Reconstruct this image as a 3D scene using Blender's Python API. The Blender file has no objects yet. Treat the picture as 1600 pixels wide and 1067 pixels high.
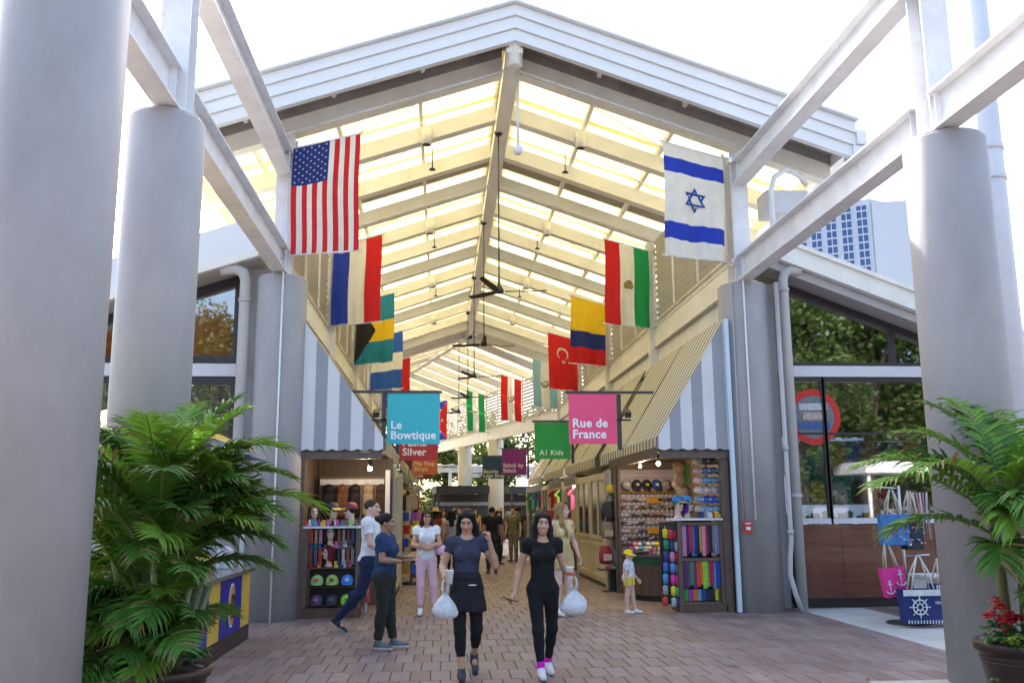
import bpy, bmesh, math, random
import numpy as np
from math import sin, cos, pi, radians, sqrt, atan2, tan, floor
from mathutils import Vector, Matrix, Euler
rnd = random.Random(7)
sc = bpy.context.scene
COL = sc.collection

# ------------------------------------------------------------------ camera, sky, sun, exposure
F_PX, EYE = 1430.0, 1.72
cam_data = bpy.data.cameras.new('camera')
cam_data.sensor_width = 36.0
cam_data.lens = F_PX / 1600.0 * 36.0
cam_data.clip_start = 0.1
cam_data.clip_end = 5000.0
cam = bpy.data.objects.new('camera', cam_data)
COL.objects.link(cam)
_psi, _th, _roll = radians(4.399), radians(10.333), radians(0.40)
_f = Vector((sin(_psi)*cos(_th), cos(_psi)*cos(_th), sin(_th)))
_r0 = Vector((cos(_psi), -sin(_psi), 0.0))
_u0 = _r0.cross(_f)
_r = _r0*cos(_roll) - _u0*sin(_roll)
_u = _u0*cos(_roll) + _r0*sin(_roll)
M = Matrix(((_r.x, _u.x, -_f.x, 0), (_r.y, _u.y, -_f.y, 0), (_r.z, _u.z, -_f.z, EYE), (0, 0, 0, 1)))
cam.matrix_world = M
sc.camera = cam

SUN_EL, SUN_AZ = radians(43.0), radians(-16.0)      # azimuth measured from +Y towards +X
world = bpy.data.worlds.new('World')
sc.world = world
world.use_nodes = True
wn = world.node_tree
for n in list(wn.nodes): wn.nodes.remove(n)
sky = wn.nodes.new('ShaderNodeTexSky')
sky.sky_type = 'NISHITA'
sky.sun_disc = False
sky.sun_elevation = SUN_EL
sky.sun_rotation = SUN_AZ
sky.dust_density = 4.0
sky.ozone_density = 0.4
bg = wn.nodes.new('ShaderNodeBackground')
bg.inputs['Strength'].default_value = 0.15
wo = wn.nodes.new('ShaderNodeOutputWorld')
wn.links.new(sky.outputs[0], bg.inputs[0])
wn.links.new(bg.outputs[0], wo.inputs[0])
sun_d = bpy.data.lights.new('sun', 'SUN')
sun_d.energy = 2.4
sun_d.angle = radians(0.5)
sun_d.color = (1.0, 0.95, 0.87)
sun = bpy.data.objects.new('sun', sun_d)
COL.objects.link(sun)
_sd = Vector((sin(SUN_AZ)*cos(SUN_EL), cos(SUN_AZ)*cos(SUN_EL), sin(SUN_EL)))
sun.rotation_euler = _sd.to_track_quat('Z', 'Y').to_euler()
sc.view_settings.view_transform = 'Standard'
sc.view_settings.look = 'None'
sc.view_settings.gamma = 1.0
sc.view_settings.use_curve_mapping = False
sc.view_settings.exposure = 2.15
sc.render.engine = 'CYCLES'
sc.cycles.use_denoising = True
sc.cycles.max_bounces = 10
sc.cycles.transparent_max_bounces = 12
sc.cycles.sample_clamp_indirect = 6.0

# ------------------------------------------------------------------ materials
MATS = {}
def mat(name, col=(.5,.5,.5), rough=.6, var=0.0, vscale=3.0, bump=0.0, bscale=40.0, metal=0.0,
        trans=0.0, emit=None, estr=1.0, spec=.5, attr=None, stretch=None, coat=0.0, var2=None, bdist=.01, rust=0.0):
    """principled, with optional object-space noise in colour, fine bump, translucency and emission"""
    if name in MATS: return MATS[name]
    m = bpy.data.materials.new(name); m.use_nodes = True
    nt = m.node_tree; N = nt.nodes; L = nt.links
    p = N['Principled BSDF']; out = N['Material Output']
    p.inputs['Roughness'].default_value = rough
    p.inputs['Metallic'].default_value = metal
    p.inputs['Specular IOR Level'].default_value = spec
    p.inputs['Coat Weight'].default_value = coat
    c4 = (*col, 1.0)
    p.inputs['Base Color'].default_value = c4
    tc = None; csock = None
    if var or bump:
        tc = N.new('ShaderNodeTexCoord'); src = tc.outputs['Object']
        if stretch:
            mp = N.new('ShaderNodeMapping'); mp.inputs['Scale'].default_value = stretch
            L.new(src, mp.inputs['Vector']); src = mp.outputs['Vector']
    if attr:
        a = N.new('ShaderNodeAttribute'); a.attribute_name = attr
        csock = a.outputs['Color']
    if var:
        nz = N.new('ShaderNodeTexNoise'); nz.inputs['Scale'].default_value = vscale
        nz.inputs['Detail'].default_value = 6.0; nz.inputs['Roughness'].default_value = .62
        L.new(src, nz.inputs['Vector'])
        mr = N.new('ShaderNodeMapRange'); mr.inputs['From Min'].default_value = .3; mr.inputs['From Max'].default_value = .7
        L.new(nz.outputs['Fac'], mr.inputs['Value'])
        mx = N.new('ShaderNodeMix'); mx.data_type = 'RGBA'
        L.new(mr.outputs['Result'], mx.inputs['Factor'])
        if csock:
            ml = N.new('ShaderNodeMix'); ml.data_type = 'RGBA'; ml.blend_type = 'MULTIPLY'; ml.inputs['Factor'].default_value = 1
            L.new(csock, ml.inputs['A']); ml.inputs['B'].default_value = (1-var, 1-var, 1-var, 1)
            L.new(ml.outputs['Result'], mx.inputs['A']); L.new(csock, mx.inputs['B'])
        else:
            lo = var2 if var2 else tuple(c*(1-var) for c in col)
            mx.inputs['A'].default_value = (*lo, 1); mx.inputs['B'].default_value = tuple(min(1, c*(1+var*.35)) for c in col)+(1,)
        csock = mx.outputs['Result']
    if rust:
        n2 = N.new('ShaderNodeTexNoise'); n2.inputs['Scale'].default_value = 2.6; n2.inputs['Detail'].default_value = 9; n2.inputs['Roughness'].default_value = .72
        mp2 = N.new('ShaderNodeMapping'); mp2.inputs['Scale'].default_value = (3,1.2,1); L.new(tc.outputs['Object'], mp2.inputs['Vector']); L.new(mp2.outputs['Vector'], n2.inputs['Vector'])
        m2 = N.new('ShaderNodeMapRange'); m2.inputs['From Min'].default_value = .60; m2.inputs['From Max'].default_value = .74; m2.inputs['To Max'].default_value = rust; L.new(n2.outputs['Fac'], m2.inputs['Value'])
        x2 = N.new('ShaderNodeMix'); x2.data_type = 'RGBA'; L.new(m2.outputs['Result'], x2.inputs['Factor']); L.new(csock, x2.inputs['A']); x2.inputs['B'].default_value = (.26,.19,.13,1); csock = x2.outputs['Result']
    if csock: L.new(csock, p.inputs['Base Color'])
    if bump:
        nb = N.new('ShaderNodeTexNoise'); nb.inputs['Scale'].default_value = bscale; nb.inputs['Detail'].default_value = 5
        L.new(src, nb.inputs['Vector'])
        b = N.new('ShaderNodeBump'); b.inputs['Strength'].default_value = bump; b.inputs['Distance'].default_value = bdist
        L.new(nb.outputs['Fac'], b.inputs['Height']); L.new(b.outputs['Normal'], p.inputs['Normal'])
    if trans:
        t = N.new('ShaderNodeBsdfTranslucent'); t.inputs['Color'].default_value = c4
        if csock: L.new(csock, t.inputs['Color'])
        ms = N.new('ShaderNodeMixShader'); ms.inputs['Fac'].default_value = trans
        L.new(p.outputs[0], ms.inputs[1]); L.new(t.outputs[0], ms.inputs[2]); L.new(ms.outputs[0], out.inputs['Surface'])
    if emit:
        p.inputs['Emission Color'].default_value = (*emit, 1); p.inputs['Emission Strength'].default_value = estr
    MATS[name] = m
    return m

def stripe_mat(name, axis, period, duty, ca, cb, phase=0.0, rough=.75, trans=0.25, var=.12):
    m = bpy.data.materials.new(name); m.use_nodes = True
    nt = m.node_tree; N = nt.nodes; L = nt.links; p = N['Principled BSDF']; out = N['Material Output']
    tc = N.new('ShaderNodeTexCoord'); sp = N.new('ShaderNodeSeparateXYZ'); L.new(tc.outputs['Object'], sp.inputs[0])
    a = N.new('ShaderNodeMath'); a.operation = 'MULTIPLY_ADD'; a.inputs[1].default_value = 1/period; a.inputs[2].default_value = phase+200
    L.new(sp.outputs['XYZ'.index(axis)], a.inputs[0])
    fr = N.new('ShaderNodeMath'); fr.operation = 'FRACT'; L.new(a.outputs[0], fr.inputs[0])
    lt = N.new('ShaderNodeMath'); lt.operation = 'LESS_THAN'; lt.inputs[1].default_value = duty; L.new(fr.outputs[0], lt.inputs[0])
    mx = N.new('ShaderNodeMix'); mx.data_type = 'RGBA'; L.new(lt.outputs[0], mx.inputs['Factor'])
    mx.inputs['A'].default_value = (*cb, 1); mx.inputs['B'].default_value = (*ca, 1)
    nz = N.new('ShaderNodeTexNoise'); nz.inputs['Scale'].default_value = 2.5; nz.inputs['Detail'].default_value = 6
    L.new(tc.outputs['Object'], nz.inputs['Vector'])
    mr = N.new('ShaderNodeMapRange'); mr.inputs['To Min'].default_value = 1-var; mr.inputs['To Max'].default_value = 1+var*.4
    L.new(nz.outputs['Fac'], mr.inputs['Value'])
    ml = N.new('ShaderNodeMix'); ml.data_type = 'RGBA'; ml.blend_type = 'MULTIPLY'; ml.inputs['Factor'].default_value = 1
    L.new(mx.outputs['Result'], ml.inputs['A']); L.new(mr.outputs['Result'], ml.inputs['B'])
    L.new(ml.outputs['Result'], p.inputs['Base Color']); p.inputs['Roughness'].default_value = rough
    if trans:
        t = N.new('ShaderNodeBsdfTranslucent'); L.new(ml.outputs['Result'], t.inputs['Color'])
        ms = N.new('ShaderNodeMixShader'); ms.inputs['Fac'].default_value = trans
        L.new(p.outputs[0], ms.inputs[1]); L.new(t.outputs[0], ms.inputs[2]); L.new(ms.outputs[0], out.inputs['Surface'])
    MATS[name] = m
    return m

def glass_mat(name, tint=(.8,.83,.82), refl=.12):
    m = bpy.data.materials.new(name); m.use_nodes = True
    nt = m.node_tree; N = nt.nodes; L = nt.links
    for n in list(N): N.remove(n)
    out = N.new('ShaderNodeOutputMaterial'); g = N.new('ShaderNodeBsdfGlossy'); g.inputs['Roughness'].default_value = .02
    g.inputs['Color'].default_value = (.95,.97,1,1)
    t = N.new('ShaderNodeBsdfTransparent'); t.inputs['Color'].default_value = (*tint, 1)
    lw = N.new('ShaderNodeLayerWeight'); lw.inputs['Blend'].default_value = .25
    mr = N.new('ShaderNodeMapRange'); mr.inputs['To Min'].default_value = refl; mr.inputs['To Max'].default_value = 1.0
    L.new(lw.outputs['Fresnel'], mr.inputs['Value'])
    ms = N.new('ShaderNodeMixShader'); L.new(mr.outputs['Result'], ms.inputs[0]); L.new(t.outputs[0], ms.inputs[1]); L.new(g.outputs[0], ms.inputs[2])
    L.new(ms.outputs[0], out.inputs['Surface'])
    MATS[name] = m
    return m

# ------------------------------------------------------------------ mesh builder and scene graph
class MB:
    def __init__(s): s.v = []; s.f = []; s.m = []; s.sm = []
    def add(s, vs, fs, mi=0, smooth=False):
        b = len(s.v); s.v += [tuple(v) for v in vs]
        for f in fs:
            s.f.append(tuple(i+b for i in f)); s.m.append(mi); s.sm.append(smooth)
    def box(s, x0, x1, y0, y1, z0, z1, mi=0):
        vs = [(x,y,z) for z in (z0,z1) for y in (y0,y1) for x in (x0,x1)]
        s.add(vs, [(0,2,3,1),(4,5,7,6),(0,1,5,4),(2,6,7,3),(0,4,6,2),(1,3,7,5)], mi)
    def cbox(s, c, size, mi=0, rot=None, ch=0.0):
        """box about c, optional rotation and chamfer"""
        hx, hy, hz = (k/2 for k in size)
        vs = [Vector((x,y,z)) for z in (-hz,hz) for y in (-hy,hy) for x in (-hx,hx)]
        if rot is not None:
            R = rot if isinstance(rot, Matrix) else Euler(rot).to_matrix(); vs = [R @ v for v in vs]
        vs = [v+Vector(c) for v in vs]
        s.add(vs, [(0,2,3,1),(4,5,7,6),(0,1,5,4),(2,6,7,3),(0,4,6,2),(1,3,7,5)], mi)
    def prism(s, poly, d, mi=0):
        """closed polygon (list of 3-D points, counter-clockwise seen against d) extruded along vector d"""
        n = len(poly); d = Vector(d); a = [Vector(p) for p in poly]; b = [p+d for p in a]
        nrm = Vector((0,0,0))
        for i in range(n): nrm += a[i].cross(a[(i+1)%n])
        fl = nrm.dot(d) > 0
        fs = []
        if fl: fs = [tuple(range(n-1,-1,-1)), tuple(range(n,2*n))] + [(i,(i+1)%n,n+(i+1)%n,n+i) for i in range(n)]
        else:  fs = [tuple(range(n)), tuple(range(2*n-1,n-1,-1))] + [(i,n+i,n+(i+1)%n,(i+1)%n) for i in range(n)]
        s.add(a+b, fs, mi)
    def quad(s, a, b, c, d, mi=0): s.add([a,b,c,d], [(0,1,2,3)], mi)
    def tube(s, path, r, n=8, mi=0, cap=True):
        P = [Vector(p) for p in path]; k = len(P)
        rs = r if isinstance(r, (list,tuple)) else [r]*k
        vs = []; prev = None
        for i in range(k):
            d = (P[min(i+1,k-1)]-P[max(i-1,0)])
            d = d.normalized() if d.length > 1e-9 else Vector((0,0,1))
            if prev is None:
                a = Vector((0,0,1)) if abs(d.z) < .9 else Vector((1,0,0)); a = (a-d*a.dot(d)).normalized()
            else:
                a = (prev-d*prev.dot(d)); a = a.normalized() if a.length > 1e-6 else Vector((1,0,0))
            prev = a; b = d.cross(a)
            for j in range(n):
                t = 2*pi*j/n; vs.append(P[i]+(a*cos(t)+b*sin(t))*rs[i])
        fs = [(i*n+j, i*n+(j+1)%n, (i+1)*n+(j+1)%n, (i+1)*n+j) for i in range(k-1) for j in range(n)]
        b0 = len(s.v); s.add(vs, fs, mi, True)
        if cap:
            s.f.append(tuple(b0+j for j in range(n-1,-1,-1))); s.m.append(mi); s.sm.append(False)
            s.f.append(tuple(b0+(k-1)*n+j for j in range(n))); s.m.append(mi); s.sm.append(False)
    def lathe(s, prof, c=(0,0,0), n=24, mi=0, cap=True, sx=1.0, sy=1.0):
        vs = []
        for (r,z) in prof:
            for j in range(n):
                t = 2*pi*j/n; vs.append((c[0]+r*cos(t)*sx, c[1]+r*sin(t)*sy, c[2]+z))
        k = len(prof)
        fs = [(i*n+j, i*n+(j+1)%n, (i+1)*n+(j+1)%n, (i+1)*n+j) for i in range(k-1) for j in range(n)]
        b0 = len(s.v); s.add(vs, fs, mi, True)
        if cap:
            s.f.append(tuple(b0+j for j in range(n-1,-1,-1))); s.m.append(mi); s.sm.append(False)
            s.f.append(tuple(b0+(k-1)*n+j for j in range(n))); s.m.append(mi); s.sm.append(False)
    def ell(s, c, r, n=12, k=8, mi=0, rot=None):
        R = Euler(rot).to_matrix() if rot else None
        vs = []
        for i in range(k+1):
            p = pi*i/k
            for j in range(n):
                t = 2*pi*j/n
                v = Vector((r[0]*sin(p)*cos(t), r[1]*sin(p)*sin(t), -r[2]*cos(p)))
                if R: v = R @ v
                vs.append(v+Vector(c))
        fs = [(i*n+j, i*n+(j+1)%n, (i+1)*n+(j+1)%n, (i+1)*n+j) for i in range(k) for j in range(n)]
        s.add(vs, fs, mi, True)
    def mesh(s, name, mats):
        me = bpy.data.meshes.new(name)
        me.from_pydata([tuple(v) for v in s.v], [], s.f)
        for m in (mats if isinstance(mats, (list,tuple)) else [mats]): me.materials.append(m)
        me.polygons.foreach_set('material_index', s.m)
        me.polygons.foreach_set('use_smooth', s.sm)
        me.update()
        return me

def link(name, me, parent=None, loc=None, rot=None, scale=None):
    o = bpy.data.objects.new(name, me); COL.objects.link(o)
    if parent: o.parent = parent
    if loc is not None: o.location = loc
    if rot is not None: o.rotation_euler = rot
    if scale is not None: o.scale = scale
    return o
def obj(name, mb, mats, parent=None, loc=None, rot=None):
    return link(name, mb.mesh(name, mats), parent, loc, rot)
def tag(o, label=None, cat=None, group=None, kind=None):
    if label: o['label'] = label
    if cat: o['category'] = cat
    if group: o['group'] = group
    if kind: o['kind'] = kind
    return o
def thing(name, label, cat, loc=(0,0,0), rz=0.0, group=None):
    o = bpy.data.objects.new(name, None); COL.objects.link(o)
    o.empty_display_size = .1
    o.location = loc; o.rotation_euler = (0,0,rz)
    return tag(o, label, cat, group)
def dup(root, loc=None, rz=None, label=None, group=None):
    def cp(o, parent):
        c = o.copy(); COL.objects.link(c); c.parent = parent
        for ch in KIDS.get(o.name, []): cp(ch, c)
        return c
    KIDS = {}
    for ch in root.children_recursive: KIDS.setdefault(ch.parent.name, []).append(ch)
    r = cp(root, None)
    if loc is not None: r.location = loc
    if rz is not None: r.rotation_euler = (0,0,rz)
    if label: r['label'] = label
    if group: r['group'] = group
    return r

_tmp_fonts = {}
def text_mesh(body, size, depth=.004, bold=.0, space=1.0, align='LEFT', line=1.0):
    cu = bpy.data.curves.new('lettering', 'FONT')
    cu.body = body; cu.size = size; cu.extrude = depth/2; cu.offset = bold; cu.align_x = align
    cu.space_character = space; cu.space_line = line; cu.resolution_u = 3
    o = bpy.data.objects.new('lettering', cu); COL.objects.link(o)
    dg = bpy.context.evaluated_depsgraph_get(); dg.update()
    me = bpy.data.meshes.new_from_object(o.evaluated_get(dg))
    bpy.data.objects.remove(o); bpy.data.curves.remove(cu)
    return me
def text(body, size, loc, m, parent=None, rot=(pi/2,0,0), name='lettering', **kw):
    me = text_mesh(body, size, **kw); me.materials.clear(); me.materials.append(m)
    return link(name, me, parent, loc, rot)

ORD = ['first','second','third','fourth','fifth','sixth','seventh','eighth','ninth','tenth','eleventh','twelfth','thirteenth','fourteenth','fifteenth','sixteenth','seventeenth','eighteenth','nineteenth','twentieth']
# shared materials
white_paint = mat('white_paint', (.80,.80,.81), .45, .16, 2.2, .05, 60, rust=.40)
cream_paint = mat('cream_paint', (.80,.78,.72), .5, .12, 1.5, .05, 50, rust=.30)
grey_paint  = mat('grey_paint', (.36,.347,.35), .6, .20, 1.3, .10, 70, stretch=(1,1,.5), rust=.28)
tan_paint   = mat('tan_paint', (.55,.49,.36), .6, .12, 1.2, .1, 60)
pipe_grey   = mat('pipe_grey', (.47,.455,.45), .5, .10, 2.0, .04, 60)
dark_metal  = mat('dark_metal', (.03,.03,.035), .4, .2, 6)
black_plast = mat('black_plastic', (.015,.015,.017), .4)
steel       = mat('steel', (.6,.6,.62), .3, metal=1.0)
brown_wood  = mat('brown_wood', (.12,.065,.04), .5, .45, 2.0, .2, 30, stretch=(6,6,.6))
kiosk_wood  = mat('kiosk_wood', (.13,.09,.07), .55, .35, 3.0, .15, 30, stretch=(6,6,.7))
red_wood    = mat('red_wood', (.16,.05,.025), .35, .45, 2.0, .1, 25, stretch=(.7,6,8), coat=.3)
bulb_mat    = mat('bulb_glow', (1,.85,.6), .4, emit=(1,.72,.38), estr=14)
bulb_white  = mat('bulb_white', (1,.95,.9), .4, emit=(1,.93,.82), estr=10)
shop_glass  = glass_mat('shop_glass', (.78,.80,.79), .16)
upper_glass = glass_mat('upper_glass', (.5,.5,.5), .30)
# ================================================================== GROUND
XC, XL, XR, YH = 1.2, -2.74, 5.3, 15.5
ground_m = mat('ground_concrete', (.22,.21,.20), .85, .3, .4, .2, 20)
mb = MB(); mb.quad((-1500,-1500,-.06),(1500,-1500,-.06),(1500,2500,-.06),(-1500,2500,-.06))
tag(obj('ground', mb, ground_m), kind='structure')

BW, BL = .21, .58
def paver_mat():
    m = bpy.data.materials.new('paver_clay'); m.use_nodes = True
    nt = m.node_tree; N = nt.nodes; L = nt.links; p = N['Principled BSDF']
    g = N.new('ShaderNodeNewGeometry'); sp = N.new('ShaderNodeSeparateXYZ'); L.new(g.outputs['Position'], sp.inputs[0])
    def mth(op, a, b=None, c=None):
        n = N.new('ShaderNodeMath'); n.operation = op
        for i, v in enumerate((a, b, c)):
            if v is None: continue
            if isinstance(v, (int, float)): n.inputs[i].default_value = v
            else: L.new(v, n.inputs[i])
        return n.outputs[0]
    row = mth('FLOOR', mth('MULTIPLY', sp.outputs['Y'], 1/BL))
    off = mth('MULTIPLY', mth('MODULO', mth('ADD', row, 1000.0), 2.0), .5)
    colm = mth('FLOOR', mth('ADD', mth('MULTIPLY', sp.outputs['X'], 1/BW), off))
    cb = N.new('ShaderNodeCombineXYZ'); L.new(row, cb.inputs[0]); L.new(colm, cb.inputs[1])
    wn_ = N.new('ShaderNodeTexWhiteNoise'); L.new(cb.outputs[0], wn_.inputs['Vector'])
    cr = N.new('ShaderNodeValToRGB'); L.new(wn_.outputs['Value'], cr.inputs['Fac'])
    e = cr.color_ramp.elements
    e[0].position = 0; e[0].color = (0.207,0.143,0.127,1); e[1].position = 1; e[1].color = (0.293,0.221,0.204,1)
    for pos, c in ((.3,(0.235,0.167,0.151,1)),(.55,(0.253,0.188,0.173,1)),(.8,(0.242,0.186,0.179,1))):
        k = e.new(pos); k.color = c
    nz = N.new('ShaderNodeTexNoise'); nz.inputs['Scale'].default_value = 1.1; nz.inputs['Detail'].default_value = 8; nz.inputs['Roughness'].default_value = .7
    L.new(g.outputs['Position'], nz.inputs['Vector'])
    mr = N.new('ShaderNodeMapRange'); mr.inputs['From Min'].default_value = .3; mr.inputs['From Max'].default_value = .7
    mr.inputs['To Min'].default_value = .66; mr.inputs['To Max'].default_value = 1.18; L.new(nz.outputs['Fac'], mr.inputs['Value'])
    ml = N.new('ShaderNodeMix'); ml.data_type = 'RGBA'; ml.blend_type = 'MULTIPLY'; ml.inputs['Factor'].default_value = 1
    L.new(cr.outputs['Color'], ml.inputs['A']); L.new(mr.outputs['Result'], ml.inputs['B'])
    vo = N.new('ShaderNodeTexVoronoi'); vo.inputs['Scale'].default_value = 2.1; L.new(g.outputs['Position'], vo.inputs['Vector'])
    sm = N.new('ShaderNodeMapRange'); sm.inputs['From Min'].default_value = .045; sm.inputs['From Max'].default_value = .075; sm.inputs['To Min'].default_value = .55; sm.inputs['To Max'].default_value = 0
    L.new(vo.outputs['Distance'], sm.inputs['Value'])
    gum = N.new('ShaderNodeMix'); gum.data_type = 'RGBA'; L.new(sm.outputs['Result'], gum.inputs['Factor']); L.new(ml.outputs['Result'], gum.inputs['A']); gum.inputs['B'].default_value = (.06,.05,.05,1)
    n3 = N.new('ShaderNodeTexNoise'); n3.inputs['Scale'].default_value = .55; n3.inputs['Detail'].default_value = 10; n3.inputs['Roughness'].default_value = .75; L.new(g.outputs['Position'], n3.inputs['Vector'])
    m3 = N.new('ShaderNodeMapRange'); m3.inputs['From Min'].default_value = .56; m3.inputs['From Max'].default_value = .70; m3.inputs['To Max'].default_value = .42; L.new(n3.outputs['Fac'], m3.inputs['Value'])
    st3 = N.new('ShaderNodeMix'); st3.data_type = 'RGBA'; L.new(m3.outputs['Result'], st3.inputs['Factor']); L.new(gum.outputs['Result'], st3.inputs['A']); st3.inputs['B'].default_value = (.085,.070,.066,1)
    L.new(st3.outputs['Result'], p.inputs['Base Color'])
    nb = N.new('ShaderNodeTexNoise'); nb.inputs['Scale'].default_value = 55; nb.inputs['Detail'].default_value = 6
    L.new(g.outputs['Position'], nb.inputs['Vector'])
    b = N.new('ShaderNodeBump'); b.inputs['Strength'].default_value = .25; b.inputs['Distance'].default_value = .006
    L.new(nb.outputs['Fac'], b.inputs['Height']); L.new(b.outputs['Normal'], p.inputs['Normal'])
    r2 = N.new('ShaderNodeMapRange'); r2.inputs['To Min'].default_value = .42; r2.inputs['To Max'].default_value = .8
    L.new(nz.outputs['Fac'], r2.inputs['Value']); L.new(r2.outputs['Result'], p.inputs['Roughness'])
    return m
paver_m = paver_mat()
joint_m = mat('paver_joint', (.085,.066,.058), .95, .3, 20)
mb = MB(); mb.quad((-9,-12,-.012),(10,-12,-.012),(10,66,-.012),(-9,66,-.012))
pavement = tag(obj('pavement', mb, joint_m), kind='structure')
def brick_into(mb, x0, x1, y0, y1, z, tx, ty):
    g, h, c = .005, .004, .006
    zz = lambda x, y: z + tx*(x-(x0+x1)/2) + ty*(y-(y0+y1)/2)
    o = [(x0+g,y0+g),(x1-g,y0+g),(x1-g,y1-g),(x0+g,y1-g)]
    i = [(x0+g+c,y0+g+c),(x1-g-c,y0+g+c),(x1-g-c,y1-g-c),(x0+g+c,y1-g-c)]
    vs = [(x,y,-.011) for x,y in o] + [(x,y,zz(x,y)-h) for x,y in o] + [(x,y,zz(x,y)) for x,y in i]
    fs = [(8,9,10,11)] + [(k,(k+1)%4,4+(k+1)%4,4+k) for k in range(4)] + [(4+k,4+(k+1)%4,8+(k+1)%4,8+k) for k in range(4)]
    mb.add(vs, fs)
bricks = []
for r in range(int(-3/BL), int(62/BL)):
    y0 = r*BL; off = ((r+1000) % 2)*.5
    for c in range(int(-8/BW), int(9.4/BW)):
        x0 = (c-off)*BW
        bricks.append((x0, y0))
def _key(b):
    x, y = b[0]+BW/2, b[1]+BL/2
    inside = y > 8.35 and x > -.205*y-.3 and x < 5.2
    return (0 if inside else 1, y)
bricks.sort(key=_key)
protos = []
for k in range(6):
    m_ = MB(); brick_into(m_, -BW/2, BW/2, -BL/2, BL/2, rnd.uniform(-.0018,.0018), rnd.uniform(-.012,.012), rnd.uniform(-.005,.005))
    protos.append(m_.mesh('paver', paver_m))
for (x0, y0) in bricks[:300]:
    link('paver', protos[rnd.randrange(6)], pavement, (x0+BW/2, y0+BL/2, 0))
mb = MB()
for (x0, y0) in bricks[300:]:
    brick_into(mb, x0, x0+BW, y0, y0+BL, rnd.uniform(-.0018,.0018), rnd.uniform(-.012,.012), rnd.uniform(-.005,.005))
tag(obj('paver_field', mb, paver_m, pavement), kind='stuff')

conc_m = mat('pale_concrete', (.50,.50,.47), .8, .25, 1.2, .2, 60)
mb = MB()
for (x0,x1,y0,y1) in ((6.05,7.2,10.42,11.9),(6.05,7.2,11.91,13.7),(6.05,7.2,13.71,15.74)):
    mb.box(x0,x1,y0,y1,-.01,.007)
tag(obj('path', mb, conc_m), kind='structure')
mb = MB()
for (x0,x1) in ((4.25,5.6),(5.61,7.2)): mb.box(x0,x1,8.1,9.28,-.01,.007)
mb.box(6.05,7.2,9.29,10.41,-.01,.007)
tag(obj('path', mb, conc_m), kind='structure')

# ================================================================== COLUMNS, STEEL
def column(x, y, r, h, label, group=None):
    t = thing('concrete_column', label, 'column', (x, y, 0), 0, group)
    mb = MB(); mb.lathe([(r,0),(r,h-.02),(r-.02,h)], n=64); obj('shaft', mb, grey_paint, t)
    mb = MB(); mb.lathe([(r-.03,h+.002),(r-.03,h+.02)], n=48); obj('cap_plate', mb, pipe_grey, t)
    return t
G_COL = 'round grey concrete columns'
column(XL, 6.35, .42, 5.6, 'huge round grey column nearest the camera filling the left edge', G_COL)
column(XL-.06, 8.98, .37, 5.6, 'round grey column behind the bushy palm, second from the left edge', G_COL)
column(XL, YH, .42, 5.6, 'round grey hall column left of the wig stall, under the striped stars flag', G_COL)
column(XR+.13, 9.05, .42, 5.6, 'round grey column on the right, rising behind the potted palm', G_COL)
cR = column(XR+.05, YH+.15, .43, 5.6, 'round grey hall column with a small red alarm box and downpipes', G_COL)

def ibeam_pts(h, w, tf=.022, tw=.016):
    a, b = w/2, h/2
    return [(-a,-b),(a,-b),(a,-b+tf),(tw/2,-b+tf),(tw/2,b-tf),(a,b-tf),(a,b),(-a,b),(-a,b-tf),(-tw/2,b-tf),(-tw/2,-b+tf),(-a,-b+tf)]
def ibeam_y(x, z, y0, y1, h, w):
    mb = MB(); mb.prism([(x+px, y0, z+pz) for px, pz in ibeam_pts(h, w)], (0, y1-y0, 0)); return mb
def ibeam_z(x, y, z0, z1, h, w):
    mb = MB(); mb.prism([(x+px, y+py, z0) for px, py in ibeam_pts(h, w)], (0, 0, z1-z0)); return mb
def bolts(mb, pts, r=.014, d=(0,-1,0)):
    d = Vector(d)
    for p in pts: mb.tube([Vector(p), Vector(p)+d*.018], r, 6)
def steel_post(x, y, z1, label):
    t = thing('steel_post', label, 'post', (x, y, 5.62), 0, 'white steel posts on the columns')
    obj('post_shaft', ibeam_z(0, 0, .025, z1-5.62, .30, .30), white_paint, t)
    mb = MB(); mb.box(-.2,.2,-.2,.2,0,.024); obj('base_plate', mb, white_paint, t)
    for sx in (-.12,.12):
        for sy in (-.18,.18):
            mb = MB(); mb.tube([(sx,sy,.024),(sx,sy,.06)], .016, 6); obj('bolt', mb, white_paint, t)
    return t
steel_post(XL, YH, 8.18, 'white steel post above the left hall column beside the stars and stripes flag')
steel_post(XR, YH, 8.05, 'white steel post above the right hall column beside the blue star flag')
steel_post(XL, 8.98, 8.6, 'white steel post on the second column from the left')
steel_post(XR+.08, 9.05, 8.6, 'brightly lit white steel post on the right foreground column')
def steel_beam(x, z, y0, y1, h, w, label):
    t = thing('steel_beam', label, 'beam', (x, y0, z), 0, 'white steel beams linking the columns')
    obj('beam_section', ibeam_y(0, 0, 0, y1-y0, h, w), white_paint, t)
    for yy in (.09, y1-y0-.09):
        mb = MB(); mb.box(-.08,.08,yy-.006,yy+.006,-h/2+.024,h/2-.024); obj('stiffener', mb, white_paint, t)
    for yy in (.05, y1-y0-.05):
        for k in (-.12,-.04,.04,.12):
            mb = MB()
            for s in (-1,1): bolts(mb, [(s*.008, yy, k)], .013, (s,0,0))
            obj('bolt', mb, white_paint, t)
    return t
steel_beam(XL, 5.87, 9.16, 15.32, .45, .24, 'lower white steel beam from the second left column to the hall')
steel_beam(XL, 5.87, 3.0, 8.80, .45, .24, 'short lower white beam between the two big left columns')
steel_beam(XR, 5.87, 9.22, 15.32, .45, .24, 'lower white steel beam from the hall to the right foreground column')
steel_beam(XR, 5.87, 3.0, 8.88, .45, .24, 'white steel beam leaving the frame at the right edge beside the pipe')
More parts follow.
